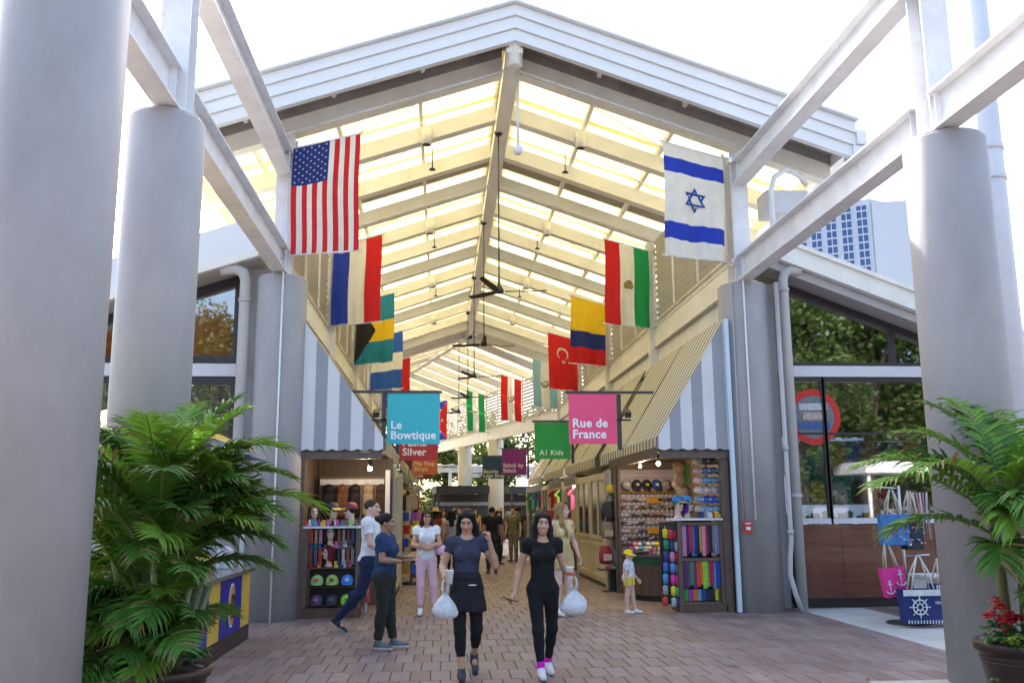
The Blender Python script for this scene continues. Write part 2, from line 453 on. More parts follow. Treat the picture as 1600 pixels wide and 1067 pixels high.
steel_beam(XL, 7.62, 3.0, 15.32, .42, .26, 'upper white steel beam rising to the top edge on the left')
steel_beam(XR, 7.62, 3.0, 15.32, .42, .26, 'upper white steel beam rising to the top edge on the right')

# ================================================================== MARKET HALL
ZB, SL = 9.5, .34
zb = lambda x: ZB - SL*abs(x-XC)
hall = thing('market_hall', 'open market hall with white gabled roof, cream rafters and glowing skylights', 'market hall', (0,0,0))
HX = 5.85
fascia_m = mat('white_fascia', (.74,.745,.755), .4, .06, .8)
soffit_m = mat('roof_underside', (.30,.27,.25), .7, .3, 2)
roof_m   = mat('roof_sheet', (.62,.63,.64), .5, .1, 1)
def slope_prism(mb, x0, x1, za, zb_, y0, y1, zf=zb):
    """slab following the roof slope: offsets za..zb_ above the rafter underside"""
    mb.prism([(x0,y0,zf(x0)+za),(x1,y0,zf(x1)+za),(x1,y0,zf(x1)+zb_),(x0,y0,zf(x0)+zb_)], (0,y1-y0,0))
for s in (-1,1):
    for k, (a, b, yo) in enumerate(((.08,.285,.0),(.29,.495,-.05),(.50,.69,-.10))):
        mb = MB(); slope_prism(mb, XC, XC+s*HX, a, b, 14.4+yo, 14.52); obj('fascia_board', mb, fascia_m, hall)
    mb = MB(); slope_prism(mb, XC, XC+s*(HX+.02), .70, .74, 14.2, 15.5); obj('roof_edge', mb, fascia_m, hall)
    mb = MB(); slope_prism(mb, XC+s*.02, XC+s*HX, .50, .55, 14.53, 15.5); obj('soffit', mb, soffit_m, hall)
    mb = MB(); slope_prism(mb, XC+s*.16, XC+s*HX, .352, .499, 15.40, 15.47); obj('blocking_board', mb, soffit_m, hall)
    for u in (1.55, 3.1, 4.6):
        mb = MB(); slope_prism(mb, XC+s*u, XC+s*(u+.07), .42, .59, 14.53, 15.3); obj('purlin', mb, cream_paint, hall)
mb = MB(); mb.box(XC-.16,XC+.16,14.25,14.5,10.19,10.26); mb.box(XC-.05,XC+.05,14.3,14.45,10.26,10.31); obj('ridge_cap', mb, fascia_m, hall)
# rafters
def rafter(y, s, parent, zf=zb, x1=HX, half=.075):
    mb = MB()
    slope_prism(mb, XC+s*.16, XC+s*x1, 0, .03, y-half-.05, y+half+.05, zf)
    slope_prism(mb, XC+s*.16, XC+s*x1, .03, .35, y-half, y+half, zf)
    return obj('rafter', mb, cream_paint, parent)
YR = [15.5+2*k for k in range(14)]
for y in YR:
    for s in (-1,1): rafter(y, s, hall)
# ridge
mb = MB(); mb.box(XC-.14,XC+.14,14.53,41.6,9.42,9.5); mb.box(XC-.10,XC-.04,14.53,41.6,9.5,10.02); mb.box(XC+.04,XC+.10,14.53,41.6,9.5,10.02)
obj('ridge_beam', mb, cream_paint, hall)
mb = MB(); mb.box(XC-.24,XC+.24,14.53,41.8,10.14,10.2); obj('ridge_flashing', mb, soffit_m, hall)
mb = MB(); mb.tube([(XC,14.62,9.2),(XC,14.62,10.1)], .14, 4); obj('king_post', mb, cream_paint, hall)
# skylight sheets, purlins, closed strips
sky_m = mat('skylight_sheet', (.90,.80,.43), .4, .22, .9, trans=.50)
def corrugated(x0, x1, y0, y1, off, zf, per=.16):
    mb = MB(); n = max(8, int((y1-y0)/per*4)); vs = []
    for i in range(n+1):
        y = y0+(y1-y0)*i/n; dz = .028*sin(2*pi*i/4)
        for x in (x0, x1): vs.append((x, y, zf(x)+off+dz))
    fs = [(2*i,2*i+1,2*i+3,2*i+2) for i in range(n)]
    mb.add(vs, fs, 0, True); return mb
SPL = ((.18,1.62),(1.70,3.16),(3.24,4.70),(4.78,5.83))
for k in range(len(YR)-1):
    y0, y1 = YR[k]-.04, YR[k+1]+.04
    ym = y1 if k % 3 != 2 else y0+(y1-y0)*.62
    for s in (-1,1):
        for (a, b) in SPL:
            obj('skylight_panel', corrugated(XC+s*(a-.06), XC+s*(b+.06), y0, ym, .56+.012*(k%2)+.03*(SPL.index((a,b))%2), zb), sky_m, hall)
        if ym < y1:
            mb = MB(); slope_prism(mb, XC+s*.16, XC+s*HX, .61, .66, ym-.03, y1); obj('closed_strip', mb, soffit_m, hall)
        for (a, b) in zip(SPL[:-1], SPL[1:]):
            mb = MB(); slope_prism(mb, XC+s*(a[1]+.005), XC+s*(b[0]-.005), .42, .53, y0+.06, y1-.06); obj('purlin', mb, cream_paint, hall)
# thin cross bracing rods and pipes under the roof
for k in (0,1,3,4,6,7):
    for s in (-1,1):
        a = (XC+s*.3, YR[k]+.2, zb(XC+s*.3)+.38); b = (XC+s*3.6, YR[k+1]-.2, zb(XC+s*3.6)+.38)
        mb = MB(); mb.tube([a,b], .012, 5); obj('bracing_rod', mb, cream_paint, hall)
for y in (15.15, 21.1, 27.1):
    for s in (-1,1):
        mb = MB(); p = [(XC+s*u, y, zb(XC+s*u)-.06) for u in (.1,1.4,2.7,4.0)]
        mb.tube(p, .022, 6)
        for q in p[1:]: mb.tube([q,(q[0],q[1],q[2]+.1)], .012, 5)
        obj('sprinkler_pipe', mb, white_paint, hall)
# can spotlights on the rafters and small sprinkler heads
for k in (1,4,7,10):
    for s, u in ((-1,1.55),(1,1.55)):
        x = XC+s*u; y = YR[k]-.19; z = zb(x)
        mb = MB(); mb.lathe([(.10,-.12),(.105,.2)], (x,y,z), 16); mb.box(x-.11,x+.11,y,y+.12,z+.1,z+.26)
        sp_ = obj('spotlight', mb, cream_paint, hall)
        mb = MB(); mb.lathe([(.085,-.125),(.085,-.121)], (x,y,z), 16); obj('lens', mb, dark_metal, sp_)
for k in (2,5,8):
    for s in (-1,1):
        x = XC+s*1.45; z = zb(x)
        mb = MB(); mb.lathe([(.075,-.05),(.05,-.02),(.02,.0)], (x,YR[k]-.6,z-.02), 14); mb.tube([(x,YR[k]-.6,z-.02),(x,YR[k]-.6,z+.4)], .014, 5)
        obj('lamp_disc', mb, dark_metal, hall)
# side walls above the eaves: louver screens, long beams, posts
slat_m = mat('louver_slat', (.70,.65,.52), .5, .12, 2)
slat_mesh = {}
def slat(parent, x, y0, y1, z, s):
    key = (round(y1-y0,2), s)
    if key not in slat_mesh:
        mb = MB(); mb.cbox((0,0,0), (.15,y1-y0,.012), 0, (0, s*radians(38), 0)); slat_mesh[key] = mb.mesh('slat', slat_m)
    link('slat', slat_mesh[key], parent, (x,(y0+y1)/2,z))
for s, xw, zbm in ((1, 5.20, 6.05), (-1, -2.76, 5.88)):
    for b in range(5):
        y0, y1 = YH+6*b+.12, min(YH+6*b+5.9, 41.4)
        if y0 > 41: continue
        ls = obj('louver_screen', ibeam_y(xw, zbm+.03, y0, y1, .16, .14), cream_paint, hall)
        top = zb(xw)-.03
        z = zbm+.2
        while z < top-.05:
            slat(ls, xw, y0+.05, y1-.05, z, s); z += .15
        for yy in (y0+.02, (y0*2+y1)/3, (y0+2*y1)/3, y1-.02):
            mb = MB(); mb.box(xw-.09*s-.02,xw-.09*s+.02,yy-.025,yy+.025,zbm+.12,top); obj('divider', mb, cream_paint, ls)
        mb = MB(); mb.box(xw-.1,xw+.1,y0,y1,zbm-.52,zbm-.10); mb.box(xw-.14,xw+.14,y0,y1,zbm-.56,zbm-.525); obj('side_beam', mb, cream_paint, hall)
        if b:
            mb = MB(); mb.box(xw-.1-.12*s,xw+.1-.12*s,y0-.22,y0-.02,4.9,zb(xw)-.02); obj('wall_post', mb, cream_paint, hall)
    # back wall of the kiosk row, behind the awnings
    mb = MB(); mb.box(xw+.12*s-.04, xw+.12*s+.04, YH+.35, 41.3, 0, zbm-.57); obj('back_wall', mb, tan_paint, hall)
    mb = MB(); mb.box(xw-.02,xw+.02,YH+.3,41.3,zbm-1.0,zbm-.57); obj('wall_band', mb, cream_paint, hall)
# eave gutters and end boxes
for s in (-1,1):
    x = XC+s*(HX+.09)
    mb = MB(); mb.box(x-.085,x+.085,14.3,41,zb(XC+s*HX)+.30,zb(XC+s*HX)+.55); obj('gutter', mb, fascia_m, hall)
mb = MB(); x = XC+HX+.09; mb.box(x-.14,x+.14,14.35,14.75,zb(XC+HX)-.05,zb(XC+HX)+.29); obj('rainwater_head', mb, fascia_m, hall)

# second reach of the hall, turned 15 degrees to the left
TA = radians(15)
wing = thing('market_hall_wing', 'far wing of the market hall turning left, with louvered wall and skylights', 'market hall', (1.2, 41.4, 0), TA)
zw = lambda x: 9.5-.34*abs(x)
XCs = XC; XC = 0.0
YW = [1.2+2*k for k in range(13)]
for k, y in enumerate(YW):
    for s in (-1,1):
        rafter(y, s, wing, zw, 4.4)
        if k+1 < len(YW):
            for (a, b) in SPL[:3]:
                obj('skylight_panel', corrugated(s*a, s*b, y+.1, y+(1.15 if k%3==2 else 1.9), .56, zw), sky_m, wing)
            mb = MB(); slope_prism(mb, s*.16, s*4.5, .60, .64, y+(1.2 if k%3==2 else 1.9), y+2.0, zw); obj('closed_strip', mb, soffit_m, wing)
mb = MB(); mb.box(-.13,.13,-1.5,25.6,9.42,10.0); obj('ridge_beam', mb, cream_paint, wing)
for s in (-1,1):
    mb = MB(); slope_prism(mb, 0, s*4.5, .55, .60, -1.7, 1.2, zw); obj('valley_sheet', mb, cream_paint, wing)
XC = XCs
for s in (1,-1):
    ls = obj('louver_screen', ibeam_y(s*4.0, 6.05, -.6, 25.5, .16, .14), cream_paint, wing)
    for z in [6.2+.17*i for i in range(12)]:
        slat(ls, s*4.0, -.5, 25.4, z, s)
    for i in range(14):
        mb = MB(); mb.box(s*3.88-.03,s*3.88+.03,-.5+2*i-.04,-.5+2*i+.04,6.1,8.3); obj('divider', mb, cream_paint, ls)
    mb = MB(); mb.box(s*4.0-.12,s*4.0+.12,-.6,25.5,5.45,5.95); obj('side_beam', mb, cream_paint, wing)
    for yy in (8.2, 14.2):
        mb = MB(); mb.lathe([(.42,0),(.42,5.44)], (s*4.0,yy,0), 32); obj('column', mb, tan_paint, wing)
# low slatted canopy beyond the wing's open side
can = thing('slatted_canopy', 'low white slatted canopy beyond the far end of the hall', 'canopy', (2.5, 60.5, 0), TA)
mb = MB(); mb.box(-9,12,0,.2,4.05,4.35); mb.box(-9,12,9,9.2,4.05,4.35); obj('canopy_beam', mb, white_paint, can)
for i in range(26):
    mb = MB(); mb.cbox((-9+.8*i, 4.6, 4.5), (.3, 9.8, .06), 0, (0,.5,0)); obj('slat', mb, white_paint, can)
for i in range(4):
    mb = MB(); mb.tube([(-8+6*i,.1,0),(-8+6*i,.1,4.05)], .12, 10); obj('post', mb, white_paint, can)

# ================================================================== SHOP WINGS (left and right of the hall)
wall_grey = mat('shop_wall', (.40,.39,.40), .7, .15, 1.0, .1, 60)
frame_dark = mat('frame_dark', (.022,.015,.018), .4, .2, 5)
trim_light = mat('trim_light', (.62,.62,.66), .45, .08, 2)
shopfloor_m = mat('shop_floor', (.16,.12,.09), .6, .3, 2)
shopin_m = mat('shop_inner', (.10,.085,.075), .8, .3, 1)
YS = 15.95
rz_ = lambda x: 5.98 - .375*(x-6.0)          # roof underside over the right shop
shop = thing('glass_fronted_shop', 'souvenir shop at right with dark framed windows and reddish wood panel', 'shop', (0,0,0))
mb = MB(); mb.prism([(5.75,15.35,rz_(5.75)+.02),(10.6,15.35,rz_(10.6)+.02),(10.6,15.35,rz_(10.6)+.36),(5.75,15.35,rz_(5.75)+.36)], (0,16,0)); rf = obj('roof', mb, roof_m, shop)
mb = MB(); mb.prism([(5.72,15.28,rz_(5.72)+.03),(10.65,15.28,rz_(10.65)+.03),(10.65,15.28,rz_(10.65)+.36),(5.72,15.28,rz_(5.72)+.36)], (0,.067,0)); obj('fascia_board', mb, cream_paint, rf)
mb = MB(); mb.prism([(5.72,15.22,rz_(5.72)+.35),(10.65,15.22,rz_(10.65)+.35),(10.65,15.22,rz_(10.65)+.43),(5.72,15.22,rz_(5.72)+.43)], (0,.3,0)); obj('drip_edge', mb, cream_paint, rf)
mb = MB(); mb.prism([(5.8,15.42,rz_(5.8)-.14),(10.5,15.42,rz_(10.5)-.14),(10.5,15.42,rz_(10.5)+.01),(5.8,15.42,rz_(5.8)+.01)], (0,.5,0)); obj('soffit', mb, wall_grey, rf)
# walls of the room; gap in the rear wall added to let daylight in
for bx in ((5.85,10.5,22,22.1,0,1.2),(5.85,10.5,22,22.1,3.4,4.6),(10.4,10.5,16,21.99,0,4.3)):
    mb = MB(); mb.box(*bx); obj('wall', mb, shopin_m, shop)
mb = MB(); mb.box(5.82,6.06,16.0,22,0,5.75); obj('side_wall', mb, wall_grey, shop)
mb = MB(); mb.box(6.08,10.4,16.2,21.9,.004,.012); obj('floor', mb, shopfloor_m, shop)
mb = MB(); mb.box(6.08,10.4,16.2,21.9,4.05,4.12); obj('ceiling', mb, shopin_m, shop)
# upper clerestory window
def trapezoid(mb, x0, x1, z0, zf, y0, y1, d):
    mb.prism([(x0,y0,z0),(x1,y0,z0),(x1,y0,zf(x1)-d),(x0,y0,zf(x0)-d)], (0,y1-y0,0))
for (xa, xb) in ((6.26,8.14),(8.26,9.35)):
    w = MB()
    w.prism([(xa-.06,YS-.04,rz_(xa-.06)-.27),(xb+.06,YS-.04,rz_(xb+.06)-.27),(xb+.06,YS-.04,rz_(xb+.06)-.15),(xa-.06,YS-.04,rz_(xa-.06)-.15)], (0,.1,0))
    trapezoid(w, xa-.06, xa, 4.22, rz_, YS-.04, YS+.06, .272); trapezoid(w, xb, xb+.06, 4.22, rz_, YS-.04, YS+.06, .272)
    w.box(xa,xb,YS-.04,YS+.06,4.22,4.28)
    wf = obj('window', w, frame_dark, shop)
    g = MB(); trapezoid(g, xa, xb, 4.28, rz_, YS, YS+.012, .27); obj('pane', g, upper_glass, wf)
mb = MB(); mb.box(6.14,9.5,YS-.07,YS+.05,4.02,4.215); obj('transom', mb, trim_light, shop)
mb = MB(); mb.box(6.10,9.5,YS+.06,YS+.12,4.12,5.0); obj('spandrel', mb, shopin_m, shop)
for (xa, xb) in ((6.22,6.80),(6.88,9.0)):
    w = MB(); w.box(xa-.06,xa,YS-.04,YS+.06,1.5,4.01); w.box(xb,xb+.06,YS-.04,YS+.06,1.5,4.01); w.box(xa,xb,YS-.04,YS+.06,3.93,4.01)
    wf = obj('window', w, frame_dark, shop)
    g = MB(); g.box(xa,xb,YS,YS+.012,1.52,3.93); obj('pane', g, shop_glass, wf)
    s_ = MB(); s_.box(xa-.06,xb+.06,YS-.06,YS+.08,1.42,1.515); obj('sill', s_, trim_light, wf)
mb = MB(); mb.box(6.2,8.95,YS-.02,YS+.03,2.98,3.02); obj('glazing_bar', mb, frame_dark, shop)
mb = MB(); mb.box(6.1,6.155,YS-.05,YS+.05,0,5.5); obj('jamb', mb, frame_dark, shop)
for i, (xa, xb) in enumerate(((6.17,7.0),(7.006,7.84),(7.846,8.68),(8.686,9.4))):
    mb = MB(); mb.box(xa,xb,YS-.03,YS+.06,.16,1.41); obj('wood_panel', mb, red_wood, shop)
mb = MB(); mb.box(6.16,9.4,YS-.01,YS+.06,0,.157); obj('plinth', mb, frame_dark, shop)
mb = MB(); mb.box(6.16,9.4,YS-.045,YS-.031,1.33,1.40); obj('rail', mb, red_wood, shop)

# left shop
lz_ = lambda x: 5.98 + .33*(x+3.3)
lshop = thing('glass_fronted_shop', 'grey shop at left behind the columns with two dark framed windows', 'shop', (0,0,0))
mb = MB(); mb.prism([(-9,15.35,lz_(-9)+.0),(-3.15,15.35,lz_(-3.15)+.0),(-3.15,15.35,lz_(-3.15)+.62),(-9,15.35,lz_(-9)+.62)], (0,16,0)); rf = obj('roof', mb, roof_m, lshop)
mb = MB(); mb.prism([(-9,15.25,lz_(-9)+.06),(-3.12,15.25,lz_(-3.12)+.06),(-3.12,15.25,lz_(-3.12)+.62),(-9,15.25,lz_(-9)+.62)], (0,.095,0)); obj('fascia_board', mb, fascia_m, rf)
mb = MB(); mb.prism([(-9,15.2,lz_(-9)-.1),(-3.12,15.2,lz_(-3.12)-.1),(-3.12,15.2,lz_(-3.12)+.05),(-9,15.2,lz_(-9)+.05)], (0,.14,0)); obj('gutter', mb, cream_paint, rf)
for bx in ((-3.42,-3.0,YS,YS+.3,0,5.9),(-9,-6.1,YS,YS+.3,0,4.2),(-6.099,-3.421,YS,YS+.3,0,1.995),(-9,-3.0,21.8,22,0,5)):
    mb = MB(); mb.box(*bx); obj('wall', mb, wall_grey, lshop)
w = MB()
w.prism([(-6.1,YS-.06,lz_(-6.1)-.30),(-3.42,YS-.06,lz_(-3.42)-.30),(-3.42,YS-.06,lz_(-3.42)-.12),(-6.1,YS-.06,lz_(-6.1)-.12)], (0,.12,0))
trapezoid(w, -3.62, -3.42, 4.22, lz_, YS-.06, YS+.06, .302); w.box(-6.1,-3.62,YS-.06,YS+.06,4.22,4.34)
wf = obj('window', w, frame_dark, lshop)
g = MB(); trapezoid(g, -6.1, -3.62, 4.34, lz_, YS, YS+.012, .30); obj('pane', g, shop_glass, wf)
mb = MB(); mb.box(-6.1,-3.42,YS-.1,YS+.05,3.98,4.20); obj('transom', mb, trim_light, lshop)
w = MB(); w.box(-3.62,-3.45,YS-.06,YS+.06,2.0,3.97); w.box(-6.1,-3.62,YS-.06,YS+.06,3.86,3.97); w.box(-6.1,-3.62,YS-.06,YS+.06,2.0,2.1)
wf = obj('window', w, frame_dark, lshop)
g = MB(); g.box(-6.1,-3.62,YS,YS+.012,2.1,3.86); obj('pane', g, shop_glass, wf)
gr = MB()
for i in range(14): gr.box(-6.1+i*.19-.006,-6.1+i*.19+.006,YS+.08,YS+.09,2.1,3.86)
for i in range(10): gr.box(-6.1,-3.62,YS+.092,YS+.10,2.1+i*.19-.006,2.1+i*.19+.006)
tag(obj('security_grille', gr, dark_metal, lshop))
orange_refl_m = mat('orange_reflection', (.85,.22,.05), .6, .2, 2)  # sheet behind the pane, coloured to stand in for an orange reflection
mb = MB(); mb.prism([(-6.0,16.03,4.36),(-3.66,16.03,4.36),(-3.66,16.03,5.42),(-6.0,16.03,4.72)], (0,.02,0))
mbo = obj('orange_reflection_sheet', mb, orange_refl_m, lshop)

# downpipes and conduits
def pipe(label, pts, r, m, bands=()):
    t = thing('downpipe', label, 'pipe', pts[-1])
    o = Vector(pts[-1]); mb = MB(); mb.tube([Vector(p)-o for p in pts], r, 14); obj('pipe_run', mb, m, t)
    for z, x, y in bands:
        b = MB(); b.lathe([(r+.014,-.035),(r+.014,.035)], (x-o.x,y-o.y,z-o.z), 14); obj('collar', b, m, t)
    return t
pipe('thick grey downpipe with an elbow beside the right hall column', [(6.35,15.4,5.85),(6.16,15.4,5.86),(6.07,15.42,5.80),(6.03,15.42,5.68),(6.03,15.42,0)], .085, pipe_grey, ((5.5,6.03,15.42),(1.9,6.03,15.42)))
pipe('thin grey conduit curving at its foot beside the thick downpipe', [(5.84,15.28,5.6),(5.84,15.28,1.15),(5.80,15.26,.9),(5.78,15.25,.6),(5.84,15.22,.3),(5.93,15.2,.02)], .042, pipe_grey, ((2.7,5.84,15.28),(1.3,5.84,15.28)))
pipe('lavender grey downpipe with elbow left of the left hall column', [(-3.75,15.35,5.72),(-3.5,15.35,5.74),(-3.38,15.35,5.68),(-3.33,15.35,5.55),(-3.33,15.35,0)], .095, pipe_grey, ((5.2,-3.33,15.35),(2.4,-3.33,15.35)))
pipe('sunlit pale downpipe at the right edge behind the foreground column', [(6.95,10.6,9.5),(6.95,10.6,0)], .17, trim_light, ((6.2,6.95,10.6),(5.8,6.95,10.6)))
def conduit(label, pts, r=.016, m=white_paint):
    mb = MB(); o = Vector(pts[0]); mb.tube([Vector(p)-o for p in pts], r, 6)
    return tag(obj('conduit', mb, m, None, o), label, 'conduit')
conduit('thin white conduit running down the front of the left hall column', [(-2.66,15.06,0),(-2.66,15.06,5.63),(-2.66,15.2,5.66),(-2.66,15.2,8.1)])
conduit('thin white conduit dropping to the red alarm on the right hall column', [(5.22,15.18,1.5),(5.22,15.18,5.63),(5.14,15.3,5.66),(5.14,15.3,8.0)])
conduit('thin pale conduit on the right hall column above the alarm box', [(5.05,15.31,1.5),(5.05,15.31,5.6)], .012, pipe_grey)
al = thing('fire_alarm', 'small red fire alarm box on the right hall column', 'fire alarm', (5.08,15.17,1.3))
red_pl = mat('red_plastic', (.55,.02,.02), .4)
mb = MB(); mb.cbox((0,.03,.09),(.13,.07,.2)); obj('alarm_body', mb, red_pl, al)
mb = MB(); mb.cbox((0,-.012,.07),(.07,.02,.05)); mb.cbox((0,-.012,.15),(.09,.01,.02)); obj('pull_handle', mb, white_paint, al)

# service bracket with curved pipes at the right eave
t = thing('conduit_loop', 'white looped pipe hanging below the right eave of the hall roof', 'pipe', (5.75,15.0,6.3))
mb = MB(); mb.tube([(0,0,-.4),(0,0,.9),(.08,0,1.15),(.3,0,1.3),(.55,.05,1.2),(.7,.1,1.05)], .05, 10); obj('pipe_run', mb, white_paint, t)
mb = MB(); mb.cbox((.35,.4,.75),(.75,.5,.42)); obj('fan_housing', mb, trim_light, t)

# pendant camera under the ridge
t = thing('ceiling_camera', 'white dome camera hanging on a thin pole below the front of the ridge', 'camera', (1.3,15.2,9.5))
mb = MB(); mb.tube([(0,0,-.1),(0,0,-1.5)], .022, 6); obj('pole', mb, white_paint, t)
mb = MB(); mb.lathe([(.02,-1.66),(.06,-1.65),(.09,-1.59),(.095,-1.54),(.04,-1.49)], n=16); obj('housing', mb, white_paint, t)

# ceiling fans on long rods
fan_blade = mat('fan_blade', (.055,.035,.025), .5, .3, 4)
def make_fan():
    t = thing('ceiling_fan', 'x', 'ceiling fan', (0,0,6.0), 0, 'ceiling fans on long rods along the ridge')
    mb = MB(); mb.tube([(0,0,.15),(0,0,3.36)], .016, 6); obj('rod', mb, dark_metal, t)
    mb = MB(); mb.lathe([(.05,3.32),(.09,3.36),(.09,3.42)], n=12); obj('ceiling_mount', mb, dark_metal, t)
    mb = MB(); mb.lathe([(.03,-.06),(.08,-.05),(.10,0),(.08,.05),(.03,.13),(.02,.3)], n=16); obj('motor', mb, dark_metal, t)
    for k in range(3):
        mb = MB(); a = 2*pi*k/3
        pts = []
        for r, w, z in ((.12,.035,.0),(.35,.06,.01),(.65,.055,.02),(.98,.035,.05)):
            for sgn in (-1,1): pts.append((r*cos(a)-sgn*w*sin(a), r*sin(a)+sgn*w*cos(a), z+sgn*.02))
        top = pts; bot = [(x,y,z-.014) for x,y,z in pts]
        fs = []
        for i in range(3):
            q = 2*i; fs += [(q,q+2,q+3,q+1),(8+q,8+q+1,8+q+3,8+q+2),(q,8+q,8+q+2,q+2),(q+1,q+3,8+q+3,8+q+1)]
        fs += [(0,1,9,8),(6,14,15,7)]
        mb.add(top+bot, fs); obj('blade', mb, fan_blade, t)
    return t
fl = ['nearest ceiling fan, its dark blades level with the yellow banded flag', 'second ceiling fan down the ridge from the entrance',
      'third ceiling fan from the entrance, above the red and white flag', 'fourth ceiling fan from the entrance', 'farthest ceiling fan where the ridge bends left']
f0 = make_fan()
for i, (x, y, a) in enumerate(((1.13,18.0,.1),(1.1,24.1,.5),(1.05,30.2,.05),(1.0,35.9,.2),(.75,41.6,.15))):
    f = f0 if i == 0 else dup(f0)
    f.location = (x,y,6.05); f.rotation_euler.z = a; f['label'] = fl[i]

# ================================================================== AWNINGS
AW_GREY, AW_WHITE = (.42,.435,.47), (.84,.85,.86)
aw_side_m = stripe_mat('awning_side_stripe', 'X', .40, .5, AW_GREY, AW_WHITE, .30)
aw_slope_m = stripe_mat('awning_slope_stripe', 'Y', .27, .5, (.33,.30,.25), (.86,.82,.70), 0)  # same fabric as the ends; yellow hall light is put into these colours
def awning(xt, xb, y0, y1, zt, zl, label, side, first):
    t = thing('striped_awning', label, 'awning', (0,0,0), 0, 'striped awnings over the stalls')
    s = 1 if xb > xt else -1
    mb = MB(); th = .012; n = 8
    vs = []
    for i in range(n+1):
        f = i/n; x = xt+(xb-xt)*f; z = zt+(zl-zt)*f - .03*sin(pi*f)
        vs += [(x,y0,z),(x,y1,z),(x,y1,z-th),(x,y0,z-th)]
    fs = []
    for i in range(n):
        a = 4*i; b = a+4
        fs += [(a,a+1,b+1,b),(a+3,b+3,b+2,a+2),(a,b,b+3,a+3),(a+1,a+2,b+2,b+1)]
    fs += [(0,3,2,1),(4*n,4*n+1,4*n+2,4*n+3)]
    mb.add(vs, fs); obj('slope_fabric', mb, aw_slope_m, t)
    # scalloped valance
    mb = MB(); L = y1-y0; k = max(2, round(L/.24)); pts = []
    for i in range(k*6+1):
        f = i/(k*6); y = y0+L*f; d = .20+.045*abs(sin(pi*f*k)); pts.append((y, zl-.012-d))
    vs = []
    for (y, z) in pts: vs += [(xb,y,zl-.012),(xb,y,z)]
    vs2 = [(x+s*.006,y,z) for x,y,z in vs]; m_ = len(vs)
    fs = [(2*i,2*i+1,2*i+3,2*i+2) for i in range(len(pts)-1)] + [(m_+2*i,m_+2*i+2,m_+2*i+3,m_+2*i+1) for i in range(len(pts)-1)]
    mb.add(vs+vs2, fs); obj('valance', mb, aw_slope_m, t)
    for yy, vis in ((y0, side), (y1, False)):
        mb = MB(); mb.tube([(xt,yy+.02,zt-.03),(xb,yy+.02,zl-.03),(xt,yy+.02,zl-.03)], .018, 6); obj('frame', mb, dark_metal, t)
    if side:
        mb = MB(); mb.prism([(xt,y0-.01,zt),(xb,y0-.01,zl-.005),(xt,y0-.01,zl-.005)], (0,.006,0)); obj('side_panel', mb, aw_side_m, t)
        mb = MB(); W = abs(xt-xb); k = max(2, round(W/.2)); vs = []
        for i in range(k*6+1):
            f = i/(k*6); x = xb+(xt-xb)*f; d = .20+.03*abs(sin(pi*f*k)); vs += [(x,y0-.012,zl-.006),(x,y0-.012,zl-d)]
        vs2 = [(x,y+.006,z) for x,y,z in vs]; m_ = len(vs)
        fs = [(2*i,2*i+2,2*i+3,2*i+1) for i in range(k*6)] + [(m_+2*i,m_+2*i+1,m_+2*i+3,m_+2*i+2) for i in range(k*6)]
        if xb > xt: fs = [tuple(reversed(f)) for f in fs]
        mb.add(vs+vs2, fs); obj('side_valance', mb, aw_side_m, t)
    return t
R_AW = [(15.42,18.33),(18.38,21.2),(21.85,24.5),(24.55,27.2),(27.85,30.5),(30.55,33.2),(33.85,36.5),(36.55,39.2)]
ordn = ['nearest','second','third','fourth','fifth','sixth','seventh','farthest']
for i, (a, b) in enumerate(R_AW):
    awning(4.95, 3.66, a, b, 5.02, 2.91, f'{ordn[i]} striped awning along the right row of stalls' + (', with wide grey and white end' if i == 0 else ''), i in (0,), i == 0)
for i, (a, b) in enumerate(R_AW):
    awning(-2.44, -.98, a, b, 5.02, 2.91, f'{ordn[i]} striped awning along the left row of stalls' + (', with wide grey and white end' if i == 0 else ''), i in (0,), i == 0)
edge_m = mat('pale_blue_trim', (.55,.66,.74), .45, .05, 2)
for x, l in ((4.93,'pale blue corner post beside the right hall column and scarf rack'), (-2.45,'pale blue corner post left of the wig stall')):
    p = thing('corner_post', l, 'post', (x,15.36,0)); mb = MB(); mb.box(-.035,.035,-.035,.035,0,4.95); obj('post_shaft', mb, edge_m, p)
    mb = MB(); mb.box(-.06,.06,-.055,.055,0,.012); obj('foot_plate', mb, dark_metal, p)

# ================================================================== TOWER AND TREES BEYOND
tw = thing('office_tower', 'pale office tower with blue window strips seen above the right shop', 'building', (0,0,0))
tower_m = mat('tower_wall', (.46,.50,.58), .6, .05, .02); tower_b = mat('tower_plain', (.50,.53,.58), .6, .04, .02)
tglass = mat('tower_glass', (.03,.075,.22), .15, .2, .3)
A = Vector((60.2,120,0)); dv = Vector((-.86,.51,0)).normalized(); H_T = 44.6; nf = Vector((-.51,-.86,0))
def tquad(o, u0, u1, z0, z1, d=0.0):
    return [o+dv*u0+nf*d+Vector((0,0,z0)), o+dv*u1+nf*d+Vector((0,0,z0)), o+dv*u1+nf*d+Vector((0,0,z1)), o+dv*u0+nf*d+Vector((0,0,z1))]
mb = MB(); base = [A, A+dv*13, A+dv*13+Vector((14,14,0)), A+Vector((14,6,0))]
mb.prism(base, (0,0,H_T)); obj('tower_body', mb, tower_m, tw)
for i in range(6):
    u0 = .35+i*2.1; u1 = u0+1.55
    mb = MB(); q = tquad(A, u0, u1, 5, H_T-.9-.02*i, .05); mb.prism(q, -nf*.04); st = obj('window_strip', mb, tglass, tw)
    mb = MB()
    for k in range(3):
        uu = u0+.05+k*(1.45/2); mb.prism(tquad(A, uu-.06, uu+.06, 5, H_T-.95, .1), -nf*.04)
    z = 6.0
    while z < H_T-1: mb.prism(tquad(A, u0, u1, z, z+.22, .13), -nf*.05); z += 1.15
    tag(obj('mullions', mb, tower_m, st), kind='stuff')
